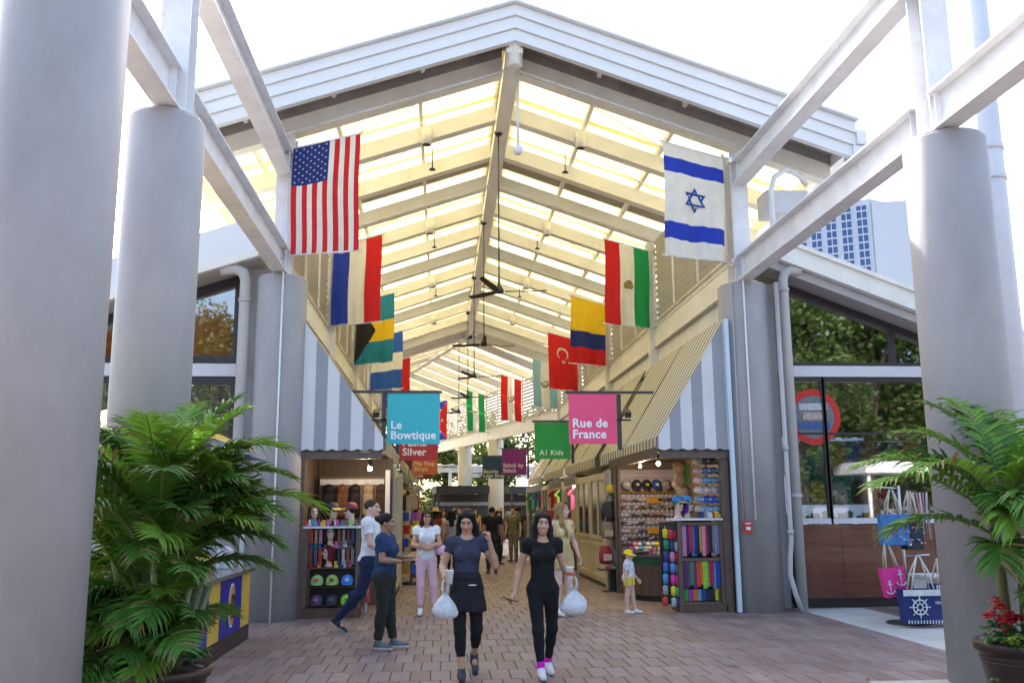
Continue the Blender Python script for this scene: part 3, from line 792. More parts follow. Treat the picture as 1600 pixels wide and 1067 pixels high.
B = A+Vector((.25,-.1,0))
mb = MB(); mb.prism([B+Vector((0,0,0)), B+Vector((13,-3.5,0)), B+Vector((14,6,0)), B+Vector((1,8,0))], (0,0,H_T-.6)); obj('blank_wing', mb, tower_b, tw)
mb = MB()
for k in range(2): mb.tube([B+Vector((3+3*k,2,H_T-.6)), B+Vector((3+3*k,2,H_T+1.3))], .06, 5)
mb.tube([B+Vector((2.4,2,H_T+.6)), B+Vector((6.6,2,H_T+.6))], .06, 5)
obj('roof_mast', mb, tower_b, tw)
tw2 = thing('office_tower', 'lower pale block with horizontal blue bands left of the window strips', 'building', (0,0,0))
C_ = Vector((54.5,150,0))
mb = MB(); mb.box(54,66,150,165,0,50.2); obj('tower_body', mb, tower_m, tw2)
z = 20
while z < 49.5:
    mb = MB(); mb.box(53.97,65.9,149.9,149.99,z,z+.9); obj('window_band', mb, tglass, tw2); z += 1.9

leaf_tree = mat('tree_leaf', (.075,.13,.025), .5, .5, .8, trans=.35)
leaf_tree2 = mat('tree_leaf_yellow', (.16,.21,.03), .5, .4, .8, trans=.4)
bark_m = mat('tree_bark', (.11,.085,.065), .9, .4, 4, .4, 20)
def tree_parts(seed, h, cr, cw, n, lowc=.42):
    r = random.Random(seed)
    tr = MB(); tr.tube([(0,0,0),(r.uniform(-.1,.1),.05,h*.25),(r.uniform(-.3,.3),r.uniform(-.2,.2),h*.55),(r.uniform(-.3,.3),0,h*.85)], [.035*h,.028*h,.018*h,.006*h], 10)
    clumps = []
    for i in range(26):
        a = r.uniform(0,2*pi); rr = cw*sqrt(r.random())*.85; zz = h*(lowc+(.97-lowc)*r.random()); sh = 1-.6*abs((zz/h-(lowc+.2))/.45)
        c = Vector((rr*sh*cos(a), rr*sh*sin(a), zz)); clumps.append((c, cr*r.uniform(.6,1.25)))
        tr.tube([(0,0,h*r.uniform(.25,.5)), c*.55+Vector((0,0,h*.2)), c], [.012*h,.007*h,.003*h], 6)
    lf = MB()
    for i in range(n):
        c, R_ = clumps[r.randrange(len(clumps))]
        d = Vector((r.gauss(0,1),r.gauss(0,1),r.gauss(0,.8))); d = d.normalized()*R_*(r.random()**.4)
        p = c+d; u = Vector((r.gauss(0,1),r.gauss(0,1),r.gauss(0,.6))).normalized(); v = u.cross(Vector((r.gauss(0,1),r.gauss(0,1),r.gauss(0,1)))).normalized()
        s = (.016*h*r.uniform(.7,1.3)+.05)*(1.0 if n < 6000 else .62)
        lf.add([p-u*s, p+v*s*.5, p+u*s, p-v*s*.5], [(0,1,2,3)])
    return tr, lf
tree_cache = {}
def tree(x, y, h, seed, label, group, lm=None, n=3200, lowc=.42):
    if (seed, h) not in tree_cache:
        a, b = tree_parts(seed, h, .13*h, .34*h, n, lowc); tree_cache[(seed,h)] = (a.mesh('trunk', bark_m), b.mesh('crown', lm or leaf_tree))
    t = thing('tree', label, 'tree', (x,y,-.06), (x*3.7+y) % 6, group)
    link('trunk', tree_cache[(seed,h)][0], t); link('crown', tree_cache[(seed,h)][1], t)
    return t
G_FAR = 'trees beyond the far end of the hall'
tree(-3, 74, 9, 11, 'leafy tree at the far end, left of the middle column', G_FAR, leaf_tree2)
tree(3.2, 72, 9, 12, 'bright green tree at the far end between the two far columns', G_FAR, leaf_tree2)
tree(9, 76, 10, 11, 'green tree at the far end behind the dark blue sign', G_FAR, leaf_tree)
tree(-9, 80, 10, 12, 'tree at the far end seen under the red and orange signs', G_FAR, leaf_tree2)
tree(15, 64, 8, 13, 'tree at the far end behind the right hand stalls', G_FAR, leaf_tree)
tree(24.3, 42, 8.6, 13, 'yellow green tree top peeking over the right shop roof', 'trees beside the market', leaf_tree2)
# trees standing behind the camera: they show in the shop windows
G_BK = 'trees mirrored in the shop windows'
for i, (x, y, h, l) in enumerate(((15.5,-7,11,'round green tree mirrored at the left of the right shop windows'),(19.5,-9,13,'tall green tree mirrored in the middle of the right shop windows'),(24,-10,12,'green tree mirrored at the right of the shop windows'),
        (29,-8,12,'far green tree mirrored at the right edge of the shop'),(21.5,-15,14,'tallest tree in the mirrored row, behind the others'),(-15,-9,12,'green tree mirrored in the left shop window'),(-11,-13,11,'second green tree mirrored in the left shop window'))):
    tree(x, y, h, 21+i % 2, l, G_BK, leaf_tree, 15000, .20)
cn = thing('pale_canopy', 'low pale canopy across the plaza, mirrored in the lower right shop window', 'canopy', (20.5,-4.5,0))
mb = MB(); mb.box(-4,4,-1.5,1.5,3.0,3.45); obj('canopy_sheet', mb, white_paint, cn)
for x in (-3.8,0,3.8):
    mb = MB(); mb.tube([(x,1.3,0),(x,1.3,2.99)], .07, 8); obj('post', mb, white_paint, cn)
for i, (x, y, h, l) in enumerate(((-4.5,60,6.5,'low bushy tree left of the dark stall at the hall end'),(3.9,57,6,'low bushy tree right of the dark stall at the hall end'),(-9.5,58,6.5,'bushy tree seen past the far left stalls'),(9.5,56,6,'bushy tree seen past the far right stalls'),(0.2,63,7,'bushy tree directly behind the dark stall'))):
    tree(x, y, h, 31+i % 2, l, G_FAR, leaf_tree if i % 2 else leaf_tree2, 5200, .06)

hg = thing('hedge', 'long leafy hedge closing off the view behind the dark stalls', 'hedge', (0,56,0)); r = random.Random(77)
mb = MB()
for k in range(9000):
    p = Vector((r.uniform(-16,16), r.gauss(0,.45), 3.0*r.random()**.8)); u = Vector((r.gauss(0,1),r.gauss(0,1),r.gauss(0,1))).normalized(); v = u.cross(Vector((r.gauss(0,1),r.gauss(0,1),r.gauss(0,1)))).normalized(); q = r.uniform(.08,.17)
    mb.add([p-u*q, p+v*q*.5, p+u*q, p-v*q*.5], [(0,1,2,3)])
obj('foliage', mb, leaf_tree, hg)
mb = MB()
for k in range(40): mb.tube([(-15.6+.8*k,0,-.05),(-15.6+.8*k+r.uniform(-.2,.2),r.uniform(-.1,.1),2.2)], [.05,.015], 5)
obj('stems', mb, bark_m, hg)
# ================================================================== PEOPLE (one smooth surface per body, meshed from blended limbs)
V = lambda *a: np.array(a, dtype=np.float64)
def cone(a, b, ra, rb, k=.02, flat=None):
    """tapered limb; flat=(unit vector, factor) squashes its section along that vector"""
    a = np.asarray(a, float); b = np.asarray(b, float)
    def f(P):
        d = b-a; L2 = max(1e-9, d@d); t = np.clip((P-a)@d/L2, 0, 1); q = P-a-t[...,None]*d
        if flat is not None:
            n, s = flat; n = np.asarray(n, float); c = q@n; q = q+(c*(1/s-1))[...,None]*n
        return np.sqrt((q*q).sum(-1))-(ra+(rb-ra)*t)
    m = max(ra, rb)
    return (f, np.minimum(a,b)-m, np.maximum(a,b)+m, k)
def ellip(c, r, k=.02, R=None):
    c = np.asarray(c, float); r = np.asarray(r, float)
    Rm = None if R is None else np.array(R)
    def f(P):
        q = P-c
        if Rm is not None: q = q@Rm
        k0 = np.sqrt(((q/r)**2).sum(-1)); k1 = np.sqrt(((q/(r*r))**2).sum(-1))
        return k0*(k0-1)/np.maximum(k1,1e-9)
    m = np.max(r) if R is not None else r
    return (f, c-m, c+m, k)
def sdf_grid(prims, h, cuts=(), sub=()):
    lo = np.min([p[1] for p in prims], axis=0)-3*h-.01; hi = np.max([p[2] for p in prims], axis=0)+3*h+.01
    n = np.ceil((hi-lo)/h).astype(int)+1
    D = np.full(n, 1.0, np.float32)
    ax = [lo[i]+h*np.arange(n[i]) for i in range(3)]
    def region(p, grow):
        i0 = np.maximum(0, np.floor((p[1]-grow-lo)/h).astype(int)); i1 = np.minimum(n, np.ceil((p[2]+grow-lo)/h).astype(int)+1)
        if np.any(i1 <= i0): return None, None
        sl = tuple(slice(a,b) for a,b in zip(i0,i1))
        P = np.stack(np.meshgrid(*(ax[i][sl[i]] for i in range(3)), indexing='ij'), -1)
        return sl, P
    for p in prims:
        sl, P = region(p, p[3]+2.5*h)
        if sl is None: continue
        d = p[0](P); o = D[sl]; k = p[3]
        hh = np.maximum(k-np.abs(o-d), 0)/k
        D[sl] = np.minimum(o, d)-hh*hh*k*.25
    for p in sub:
        sl, P = region(p, 3*h)
        if sl is None: continue
        d = -p[0](P); o = D[sl]; k = max(p[3],1e-4)
        hh = np.maximum(k-np.abs(o-d), 0)/k
        D[sl] = np.maximum(o, d)+hh*hh*k*.25
    if cuts:
        P = np.stack(np.meshgrid(*ax, indexing='ij'), -1)
        for c in cuts: D = np.maximum(D, c(P).astype(np.float32))
    return D, lo
def nets(D, lo, h):
    ins = D < 0; n = np.array(D.shape)-1
    cnt = np.zeros(n, np.int8)
    offs = [(i,j,k) for i in (0,1) for j in (0,1) for k in (0,1)]
    sh = lambda A, o: A[o[0]:o[0]+n[0], o[1]:o[1]+n[1], o[2]:o[2]+n[2]]
    for o in offs: cnt += sh(ins, o)
    act = (cnt > 0) & (cnt < 8); idx = np.argwhere(act)
    vid = np.full(n, -1, np.int64); vid[act] = np.arange(len(idx))
    acc = np.zeros((len(idx),3)); num = np.zeros(len(idx))
    dv = {o: D[idx[:,0]+o[0], idx[:,1]+o[1], idx[:,2]+o[2]] for o in offs}
    for o in offs:
        for a in range(3):
            if o[a]: continue
            q = list(o); q[a] = 1; q = tuple(q)
            d0, d1 = dv[o], dv[q]; m = (d0 < 0) != (d1 < 0)
            t = d0[m]/(d0[m]-d1[m]); pt = np.tile(np.array(o, float), (m.sum(),1)); pt[:,a] += t
            acc[m] += pt; num[m] += 1
    verts = lo+h*(idx+acc/num[:,None])
    faces = []
    for a in range(3):
        b, c = (a+1) % 3, (a+2) % 3
        s0 = [slice(None)]*3; s1 = [slice(None)]*3; s0[a] = slice(0,-1); s1[a] = slice(1,None)
        A, B = ins[tuple(s0)], ins[tuple(s1)]; e = np.argwhere(A != B)
        ok = (e[:,b] > 0) & (e[:,c] > 0) & (e[:,b] < n[b]) & (e[:,c] < n[c]); e = e[ok]
        sgn = A[e[:,0],e[:,1],e[:,2]]
        def cell(db, dc):
            q = e.copy(); q[:,b] -= db; q[:,c] -= dc; return vid[q[:,0],q[:,1],q[:,2]]
        q = np.stack([cell(1,1), cell(0,1), cell(0,0), cell(1,0)], 1)
        q[~sgn] = q[~sgn][:,::-1]; faces.append(q)
    F = np.concatenate(faces); F = F[(F >= 0).all(1)]
    return verts, F
def np_mesh(name, vs, F, mats, colors=None, smooth=True):
    me = bpy.data.meshes.new(name)
    me.vertices.add(len(vs)); me.vertices.foreach_set('co', np.asarray(vs, np.float32).ravel())
    k = F.shape[1]; me.loops.add(F.size); me.loops.foreach_set('vertex_index', F.astype(np.int32).ravel())
    me.polygons.add(len(F)); me.polygons.foreach_set('loop_start', np.arange(0, F.size, k, dtype=np.int32))
    me.polygons.foreach_set('use_smooth', np.full(len(F), smooth))
    me.update(calc_edges=True); me.validate()
    for m in (mats if isinstance(mats, (list,tuple)) else [mats]): me.materials.append(m)
    if colors is not None:
        a = me.color_attributes.new('Col', 'FLOAT_COLOR', 'POINT')
        c = np.ones((len(vs),4), np.float32); c[:,:3] = colors; a.data.foreach_set('color', c.ravel())
    return me
def blob(name, prims, h, m, parent, cuts=(), sub=(), color=None, wrinkle=0.0, seed=0.0):
    D, lo = sdf_grid(prims, h, cuts, sub); vs, F = nets(D, lo, h)
    me = np_mesh(name, vs, F, m, color(vs) if color else None)
    if wrinkle and len(vs) == len(me.vertices):
        nr = np.zeros(len(vs)*3, np.float32); me.vertices.foreach_get('normal', nr); nr = nr.reshape(-1,3)
        x, y, z = vs[:,0], vs[:,1], vs[:,2]; s = seed
        w = .5*np.sin(52*z+7*np.sin(13*x+s)+4*np.sin(9*y+2*s)) + .4*np.sin(34*(z+.8*x)+5*np.sin(11*y+s)+s) + .35*np.sin(30*(z-.9*x)+5*np.sin(10*y+3*s)) + .3*np.sin(95*z+9*np.sin(17*x)+9*np.sin(15*y)+s)
        vs2 = vs+nr*(wrinkle*np.clip(.55+.55*w,0,1.6))[:,None]; me.vertices.foreach_set('co', vs2.astype(np.float32).ravel()); me.update()
    return link(name, me, parent)
def inflate(p, d):
    f, a, b, k = p
    return (lambda P, f=f, d=d: f(P)-d, a-d, b+d, k)

skin_m = mat('skin', (1,1,1), .5, .10, 12, .05, 140, attr='Col', spec=.4)
cloth_cache = {}
def cloth(col, rough=.85):
    key = tuple(round(c,3) for c in col)
    if key not in cloth_cache: cloth_cache[key] = mat('cloth_%d' % len(cloth_cache), col, rough, .25, 7, .75, 13, spec=.25, stretch=(1,1,.6), bdist=.035)
    return cloth_cache[key]
shoe_m = mat('shoe', (1,1,1), .6, .15, 20, .1, 80, attr='Col')
hair_m = {}
def hairmat(col):
    key = tuple(col)
    if key not in hair_m: hair_m[key] = mat('hair_%d' % len(hair_m), col, .5, .5, 22, .9, 40, stretch=(6,6,.5), spec=.22)
    return hair_m[key]
SKIN = {'tan': (.50,.28,.185), 'light': (.60,.37,.28), 'brown': (.36,.19,.12), 'pale': (.66,.44,.35)}

def unit(v): v = np.asarray(v, float); return v/np.linalg.norm(v)
def rotm(yaw=0, pitch=0, roll=0):
    return np.array((Matrix.Rotation(yaw,3,'Z') @ Matrix.Rotation(pitch,3,'X') @ Matrix.Rotation(roll,3,'Y')))

def hand_prims(w, d, palm_n, thumb_side, curl=.5, s=1.0, spread=.12):
    """palm and five bent fingers. d: wrist-to-knuckles, palm_n: way the palm faces, thumb_side: across"""
    d = unit(d); t = unit(np.asarray(thumb_side, float)-d*(np.dot(thumb_side, d))); n = np.cross(d, t)
    if n@np.asarray(palm_n, float) < 0: n = -n
    w = np.asarray(w, float)
    out = [cone(w, w+d*.075*s, .026*s, .037*s, .012, (n,.48))]
    for i, (off, L) in enumerate(((.030,.066),(.010,.074),(-.010,.070),(-.029,.055))):
        k = w+d*.082*s+t*off*s; c = curl*(1+.12*i)
        d1 = unit(d*cos(c*.7)+n*sin(c*.7)+t*off*spread*20*.1); d2 = unit(d*cos(c*1.7)+n*sin(c*1.7))
        m = k+d1*L*.55*s; e = m+d2*L*.5*s
        out += [cone(k-d*.012*s, m, .0095*s, .0085*s, .004), cone(m, e, .0085*s, .007*s, .004)]
    b = w+d*.025*s+t*.026*s; d1 = unit(d*.75+t*.75+n*.35); m = b+d1*.038*s; e = m+unit(d*.9+t*.25+n*.4)*.032*s
    out += [cone(b, m, .0125*s, .011*s, .008), cone(m, e, .0105*s, .0085*s, .004)]
    return out

def person(label, loc, rz, H=1.66, sex='f', skin='tan', hair=('long',(.012,.009,.008)), top=None, legs=None, shoes=((.02,.02,.025),(.75,.75,.75)),
           pose=None, head=(0,0,0), h=.008, group=None, extra=None, build=1.0, seam=None, name='person'):
    pose = pose or {}
    t = thing(name, label, 'person', loc, rz, group)
    S = H/1.66; male = sex == 'm'; child = sex == 'c'
    sk = np.array(SKIN[skin])
    J = dict(hipL=(.085,0,.865), hipR=(-.085,0,.865), kneeL=(.09,-.015,.475), kneeR=(-.09,-.015,.475),
             ankL=(.09,.02,.085), ankR=(-.09,.02,.085), toeL=None, toeR=None,
             shL=(.158,.01,1.345), shR=(-.158,.01,1.345), elL=(.20,.03,1.09), elR=(-.20,.03,1.09), wrL=(.215,-.03,.865), wrR=(-.215,-.03,.865),
             neck=(0,.018,1.405), head=(0,-.008,1.55))
    if male: J.update(shL=(.185,.01,1.365), shR=(-.185,.01,1.365), elL=(.235,.03,1.10), elR=(-.235,.03,1.10), wrL=(.25,-.03,.865), wrR=(-.25,-.03,.865))
    if child: J.update(shL=(.17,.01,1.25), shR=(-.17,.01,1.25), head=(0,-.01,1.475), neck=(0,.018,1.31), elL=(.21,.03,1.0), elR=(-.21,.03,1.0), wrL=(.22,-.03,.80), wrR=(-.22,-.03,.80))
    J.update(pose)
    J = {k: (np.array(v, float) if v is not None else None) for k, v in J.items() if not isinstance(v, (dict, float))}
    for s in 'LR':
        if J['toe'+s] is None: J['toe'+s] = J['ank'+s]+V(0.02 if s=='L' else -.02,-.15,-.06)
    bb = build
    dz = -.09 if child else 0
    torso = [ellip((0,.012,.905),(.146*bb,.106*bb,.125),.06), ellip((0,.0,1.06+dz*.3),((.118 if not male and not child else .138)*bb,.088*bb,.15),.06),
             ellip((0,.005,1.235+dz),((.138 if not male else .165)*bb,.103*bb,.155),.06), cone(J['shL']*V(.92,1,1),J['shR']*V(.92,1,1),.052,.052,.06),
             cone(J['neck']-V(0,0,.06),J['neck']+V(0,0,.0),.085,.05,.05)]
    if sex == 'f':
        torso += [ellip((.068,-.078,1.225),(.062,.055,.062),.035), ellip((-.068,-.078,1.225),(.062,.055,.062),.035)]
    torso += [ellip((.072,.062,.885),(.08,.075,.085),.04), ellip((-.072,.062,.885),(.08,.075,.085),.04)]
    leg = {}; arm = {}
    for s in 'LR':
        hp, kn, an = J['hip'+s], J['knee'+s], J['ank'+s]
        d = unit(an-kn); back = V(0,1,0)-d*d[1]
        leg[s] = [cone(hp, kn, .082*bb, .054, .05), cone(kn, an, .052, .033, .03), ellip(kn+(an-kn)*.3+back*.018, (.047,.05,.10), .03)]
        sh, el, wr = J['sh'+s], J['el'+s], J['wr'+s]
        ra = .047*bb if not male else .054
        arm[s] = [ellip(sh, (ra*1.15,ra*1.2,ra*1.2), .03), cone(sh, el, ra, .037, .03), cone(el, el+(wr-el)*.35, .037, .039, .02), cone(el+(wr-el)*.3, wr, .038, .0235, .02)]
    if child:
        for s in 'LR': leg[s] = [inflate(p, .008) for p in leg[s]]
    neck = [cone(J['neck']-V(0,0,.02), J['head']+V(0,.025,-.05), .05 if not male else .058, .049 if not male else .057, .03)]
    # head in its own frame
    R = rotm(*head); hc = J['head']; hs = 1.0 if not child else 1.12
    g = lambda x,y,z: hc+R@(np.array((x,y,z))*hs)
    E_ = lambda c, r, k=.02: ellip(g(*c), np.array(r)*hs, k, R)
    hd = [E_((0,.02,.03),(.073,.09,.085)), E_((0,-.028,-.028),(.062,.063,.086)), E_((0,-.058,-.088),(.03,.028,.024),.03),
          E_((0,-.07,.036),(.052,.022,.014),.02), E_((.034,-.066,-.022),(.024,.02,.022),.02), E_((-.034,-.066,-.022),(.024,.02,.022),.02),
          cone(g(0,-.086,.012), g(0,-.108,-.026), .0075*hs, .0125*hs, .012), E_((.009,-.098,-.03),(.009,.01,.008),.008), E_((-.009,-.098,-.03),(.009,.01,.008),.008),
          E_((0,-.086,-.053),(.023,.012,.0065),.008), E_((0,-.085,-.065),(.02,.013,.0075),.008),
          E_((.073,.012,-.012),(.011,.018,.03),.008), E_((-.073,.012,-.012),(.011,.018,.03),.008)]
    sockets = [E_((.03,-.098,.006),(.018,.016,.011),.012), E_((-.03,-.098,.006),(.018,.016,.011),.012)]
    handp = []
    for s in 'LR':
        hnd = pose.get('hand'+s, None); sg = 1 if s == 'L' else -1
        if hnd is None: dd = unit(J['wr'+s]-J['el'+s]); hnd = dict(d=dd, n=V(-sg,0,0), t=V(0,-1,0), curl=.55)
        handp += hand_prims(J['wr'+s], hnd['d'], hnd['n'], hnd['t'], hnd.get('curl',.5), 1.0 if not child else 1.1)
    feet = []
    for s in 'LR':
        feet += [cone(J['ank'+s]-V(0,0,.02), J['ank'+s]*.35+J['toe'+s]*.65, .034, .028, .02)]
    # two blending passes: sockets only cut the head
    body = torso+leg['L']+leg['R']+arm['L']+arm['R']+neck+hd+handp+feet
    sc_ = lambda p: p
    eyes = [g(.03,-.083,.006), g(-.03,-.083,.006)]
    def colf(vs):
        c = np.tile(sk, (len(vs),1))
        L = (vs-hc)@R/hs
        front = L[:,1] < -.03; rh = np.linalg.norm(vs-hc, axis=1) < .16
        lip = front & rh & (((L[:,0]/.027)**2+((L[:,2]+.059)/.0145)**2) < 1)
        c[lip] = sk*.45+np.array((.42,.06,.06))*.55
        for sx in (1,-1):
            ey = front & rh & ((((L[:,0]-sx*.03)/.0165)**2+((L[:,2]-.005)/.0062)**2) < 1)
            c[ey] = (.50,.46,.44)
            ir = front & rh & ((((L[:,0]-sx*.03)/.0075)**2+((L[:,2]-.005)/.009)**2) < 1)
            c[ir] = (.02,.012,.01)
            lid = front & rh & ((((L[:,0]-sx*.03)/.019)**2+((L[:,2]-.0125)/.0042)**2) < 1)
            c[lid] = sk*.22
            br = front & rh & (np.abs(L[:,2]-.031-.12*(.03-np.abs(L[:,0]-sx*.034))) < .0058) & (np.abs(L[:,0]-sx*.033) < .021)
            c[br] = sk*.30+np.array(hair[1])*.7 if hair[0] != 'none' else (.05,.03,.02)
        return c
    if extra and extra.get('smile'):
        base = colf
        def colf(vs, base=base):
            c = base(vs); L = (vs-hc)@R/hs
            m = (L[:,1] < -.05) & ((((L[:,0])/.018)**2+((L[:,2]+.0585-.12*np.abs(L[:,0]))/.0052)**2) < 1) & (np.linalg.norm(vs-hc,axis=1) < .16)
            c[m] = (.85,.83,.8); return c
    root = t
    def bl(nm, prims, m, parent=t, cuts=(), sub=(), color=None, hh=h, wrinkle=0.0):
        o = blob(nm, prims, hh, m, parent, cuts, sub, color, wrinkle, loc[0]*7+loc[1]); o.scale = (S,S,S); return o
    bl('body', body, skin_m, t, (), sockets if h < .012 else (), colf)
    # ---- clothes
    LERP = lambda a, b, f: a+(b-a)*f
    if top:
        infl = top.get('loose', .008); hem = top.get('hem', .93); sl = top.get('sleeve', .45); neckr = top.get('neck', .085); nz = top.get('neckz', 1.425)
        P_ = [inflate(p, infl) for p in torso]
        if top.get('boxy'): P_ += [ellip((0,.005,1.02),(.15*bb,.115*bb,.16),.05)]
        cuts = [lambda P: hem-P[...,2]]
        for s in 'LR':
            if sl > 0:
                e = LERP(J['sh'+s], J['el'+s], min(sl,1.0)); rr = (.047*bb if not male else .054)
                P_ += [inflate(ellip(J['sh'+s], (rr*1.15,rr*1.2,rr*1.2), .03), min(infl,.009)), inflate(cone(J['sh'+s], e, rr, rr*.86, .03), min(infl,.012))]
                dd = unit(J['el'+s]-J['sh'+s])
                if sl >= 1: P_ += [inflate(cone(J['el'+s], LERP(J['el'+s],J['wr'+s],sl-1), .04,.032,.02), infl)]
                else:
                    # end the sleeve with a flat opening
                    cuts.append(lambda P, e=e, dd=dd, sh=J['sh'+s]: np.where(np.linalg.norm(P-sh-(e-sh)*((np.clip(((P-sh)@dd)/np.linalg.norm(e-sh),0,1.6))[...,None]),axis=-1) < .085, (P-e)@dd, -1.0) if True else None)
        subs = [ellip(J['neck']+V(0,-.06,nz-1.405+.02), (neckr,.10,neckr), .004), ellip(J['neck']+V(0,.0,.04), (.06,.06,.05), .004)]
        if sl == 0:
            subs += [ellip(J['sh'+s]*V(1.12,1,1)+V(0,0,.02), (.05,.09,.12), .004) for s in 'LR']
        bl('shirt', P_, top.get('mat') or cloth(top['col']), t, cuts, subs, wrinkle=min(.0055, .0022+infl*.22))
    if legs:
        infl = legs.get('loose', .006); f = legs.get('len', 1.9); wst = legs.get('waist', 1.0)
        P_ = [inflate(p, infl) for p in torso[:2]] + [inflate(p, infl) for p in torso[-2:]]
        cuts = [lambda P: P[...,2]-wst]
        for s in 'LR':
            if f <= 1:
                e = LERP(J['hip'+s], J['knee'+s], f); P_ += [cone(J['hip'+s], e, .088*bb+infl, (.086-.03*f)*bb+infl+legs.get('flare',0), .05)]
                dd = unit(J['knee'+s]-J['hip'+s]); cuts.append(lambda P, e=e, dd=dd: np.where(P[...,2] < e[2]+.1, (P-e)@dd, -1.0))
            else:
                e = LERP(J['knee'+s], J['ank'+s], f-1); fl = legs.get('flare', 0)
                P_ += [inflate(leg[s][0], infl), cone(J['knee'+s], e, .052+infl, .052+(.033-.052)*(f-1)+infl+fl, .03), inflate(leg[s][2], infl)]
                dd = unit(J['ank'+s]-J['knee'+s])
                cuts.append(lambda P, e=e, dd=dd: np.where(np.linalg.norm(P-e,axis=-1) < .13, (P-e)@dd, -1.0))
        bl('trousers' if f > 1 else 'shorts', P_, legs.get('mat') or cloth(legs['col']), t, cuts, wrinkle=min(.006, .0016+infl*.3))
    if shoes:
        for s in 'LR':
            a, o = J['ank'+s], J['toe'+s]
            fw = unit((o-a)*V(1,1,0) if np.linalg.norm((o-a)[:2]) > .03 else V(0,-1,0)); fd = unit(o-a)
            # the foot's own frame: along the sole
            tl = pose.get('tilt'+s, 0.0); ln = unit(fw*cos(tl)+V(0,0,-1)*sin(tl)); up = unit(V(0,0,1)*cos(tl)+fw*sin(tl))
            heel = a-up*.062-ln*.028; tip = heel+ln*.205
            P_ = [cone(heel+up*.022, heel+up*.026+ln*.08, .036,.036,.02), cone(heel+up*.024+ln*.06, tip+up*.016, .036,.034,.03), cone(a+up*.012, heel+up*.03+ln*.09, .041,.03,.03)]
            cuts = [lambda P, b=heel-up*.006, up=up: -((P-b)@up), lambda P, b=a+up*.035, up=up: (P-b)@up]
            cA, cB = np.array(shoes[0]), np.array(shoes[1])
            cf = lambda vs, b=heel, up=up: np.where((((vs-b)@up) < .016)[:,None], cB, cA)
            bl('shoe', P_, shoe_m, t, cuts, (), cf)
    # ---- hair
    st, hcol = hair
    if st != 'none':
        hp = [E_((0,.026,.042),(.083,.096,.086),.02)]
        subs = [E_((0,-.085,-.035),(.066,.075,.098),.02)]
        if st == 'long':
            for sx in (1,-1):
                hp += [cone(g(sx*.062,-.03,.075), g(sx*.082,.0,-.05), .028,.030,.03), cone(g(sx*.080,.0,-.05), g(sx*.092,-.035,-.20), .033,.036,.03),
                       cone(g(sx*.092,-.03,-.20), g(sx*.092,-.088,-.31), .036,.027,.03), cone(g(sx*.092,-.088,-.31), g(sx*.078,-.105,-.40), .026,.010,.03), cone(g(sx*.105,-.01,-.15), g(sx*.118,-.03,-.30), .022,.010,.02)]
            hp += [cone(g(0,.07,0), g(0,.10,-.26), .08,.075,.04,(R@V(0,1,0),.55))]
        elif st == 'bob':
            for sx in (1,-1): hp += [cone(g(sx*.065,-.025,.06), g(sx*.085,.0,-.10), .03,.032,.03), cone(g(sx*.085,.0,-.10), g(sx*.085,-.02,-.17), .032,.02,.03)]
            hp += [cone(g(0,.06,0), g(0,.07,-.15), .075,.07,.04,(R@V(0,1,0),.6)), E_((0,-.068,.062),(.055,.03,.022),.02)]
        elif st == 'bun':
            hp += [E_((0,.125,.045),(.042,.042,.04),.02)]
        elif st == 'pony':
            hp += [cone(g(0,.11,.03), g(0,.15,-.18), .035,.018,.02)]
        if st in ('short','bald'):
            hp = [E_((0,.026,.040),(.078,.092,.080),.02)]; subs.append(E_((0,-.07,-.085),(.12,.15,.085),.01))
        cuts = [] if st not in ('short',) else [lambda P: (hc[2]-.055)-P[...,2]]
        bl('hair', hp, hairmat(hcol), t, cuts, subs, wrinkle=.0035 if st in ('long','bob') else .002)
    t['_S'] = 0
    del t['_S']
    return t, J, S, g, bl, R
# ------------------------------------------------------------------ the people in the foreground
BLK = (.012,.012,.014)
# woman on the left: dark blue tee, black skirt over leggings, one hand raised to her hair
p1, J1, S1, g1, bl1, R1 = person('woman in dark blue tee and black skirt, looking down, hand raised to her hair', (.27,9.9,0), radians(2), 1.70, 'f', 'tan',
    ('long',(.010,.008,.009)), dict(col=(.045,.05,.085), hem=.93, sleeve=.42, neck=.085, loose=.005), dict(col=BLK, len=1.62, loose=.003, waist=.95),
    ((.02,.025,.04),(.03,.03,.035)),
    dict(hipL=(.085,0,.865), kneeL=(.10,.02,.47), ankL=(.095,.30,.19), toeL=(.10,.22,.06), tiltL=.85,
         hipR=(-.085,0,.865), kneeR=(-.075,-.09,.47), ankR=(-.06,-.12,.088), toeR=(-.065,-.27,.03),
         elR=(-.245,.02,1.10), wrR=(-.235,-.19,1.00), handR=dict(d=V(.12,-.95,.2), n=V(1,0,0), t=V(0,-.1,1), curl=1.1),
         elL=(.285,-.06,1.11), wrL=(.225,-.14,1.34), handL=dict(d=V(-.15,-.1,1), n=V(-.8,.5,0), t=V(-.3,-1,0), curl=.9)),
    head=(radians(-12), radians(22), 0), h=.0065)
def skirt(bl, z0, z1, r0, r1, m, fl=.74):
    P_ = [cone((0,.015,z1),(0,.01,z0),r1,r0,.02,(V(0,1,0),fl))]
    return bl('skirt', P_, m, p1, [lambda P: z0-P[...,2], lambda P: P[...,2]-z1], wrinkle=.006)
skirt(bl1, .66, 1.03, .205, .135, cloth((.016,.017,.022)), .80)
bl1('waist_label', [ellip((.045,-.152,.925),(.055,.006,.008),.004)], cloth((.8,.8,.8)), p1)
bl1('waistband', [cone((0,.005,.985),(0,.005,1.045),.146,.128,.02,(V(0,1,0),.80))], cloth((.022,.023,.03)), p1, [lambda P: .98-P[...,2], lambda P: P[...,2]-1.05])

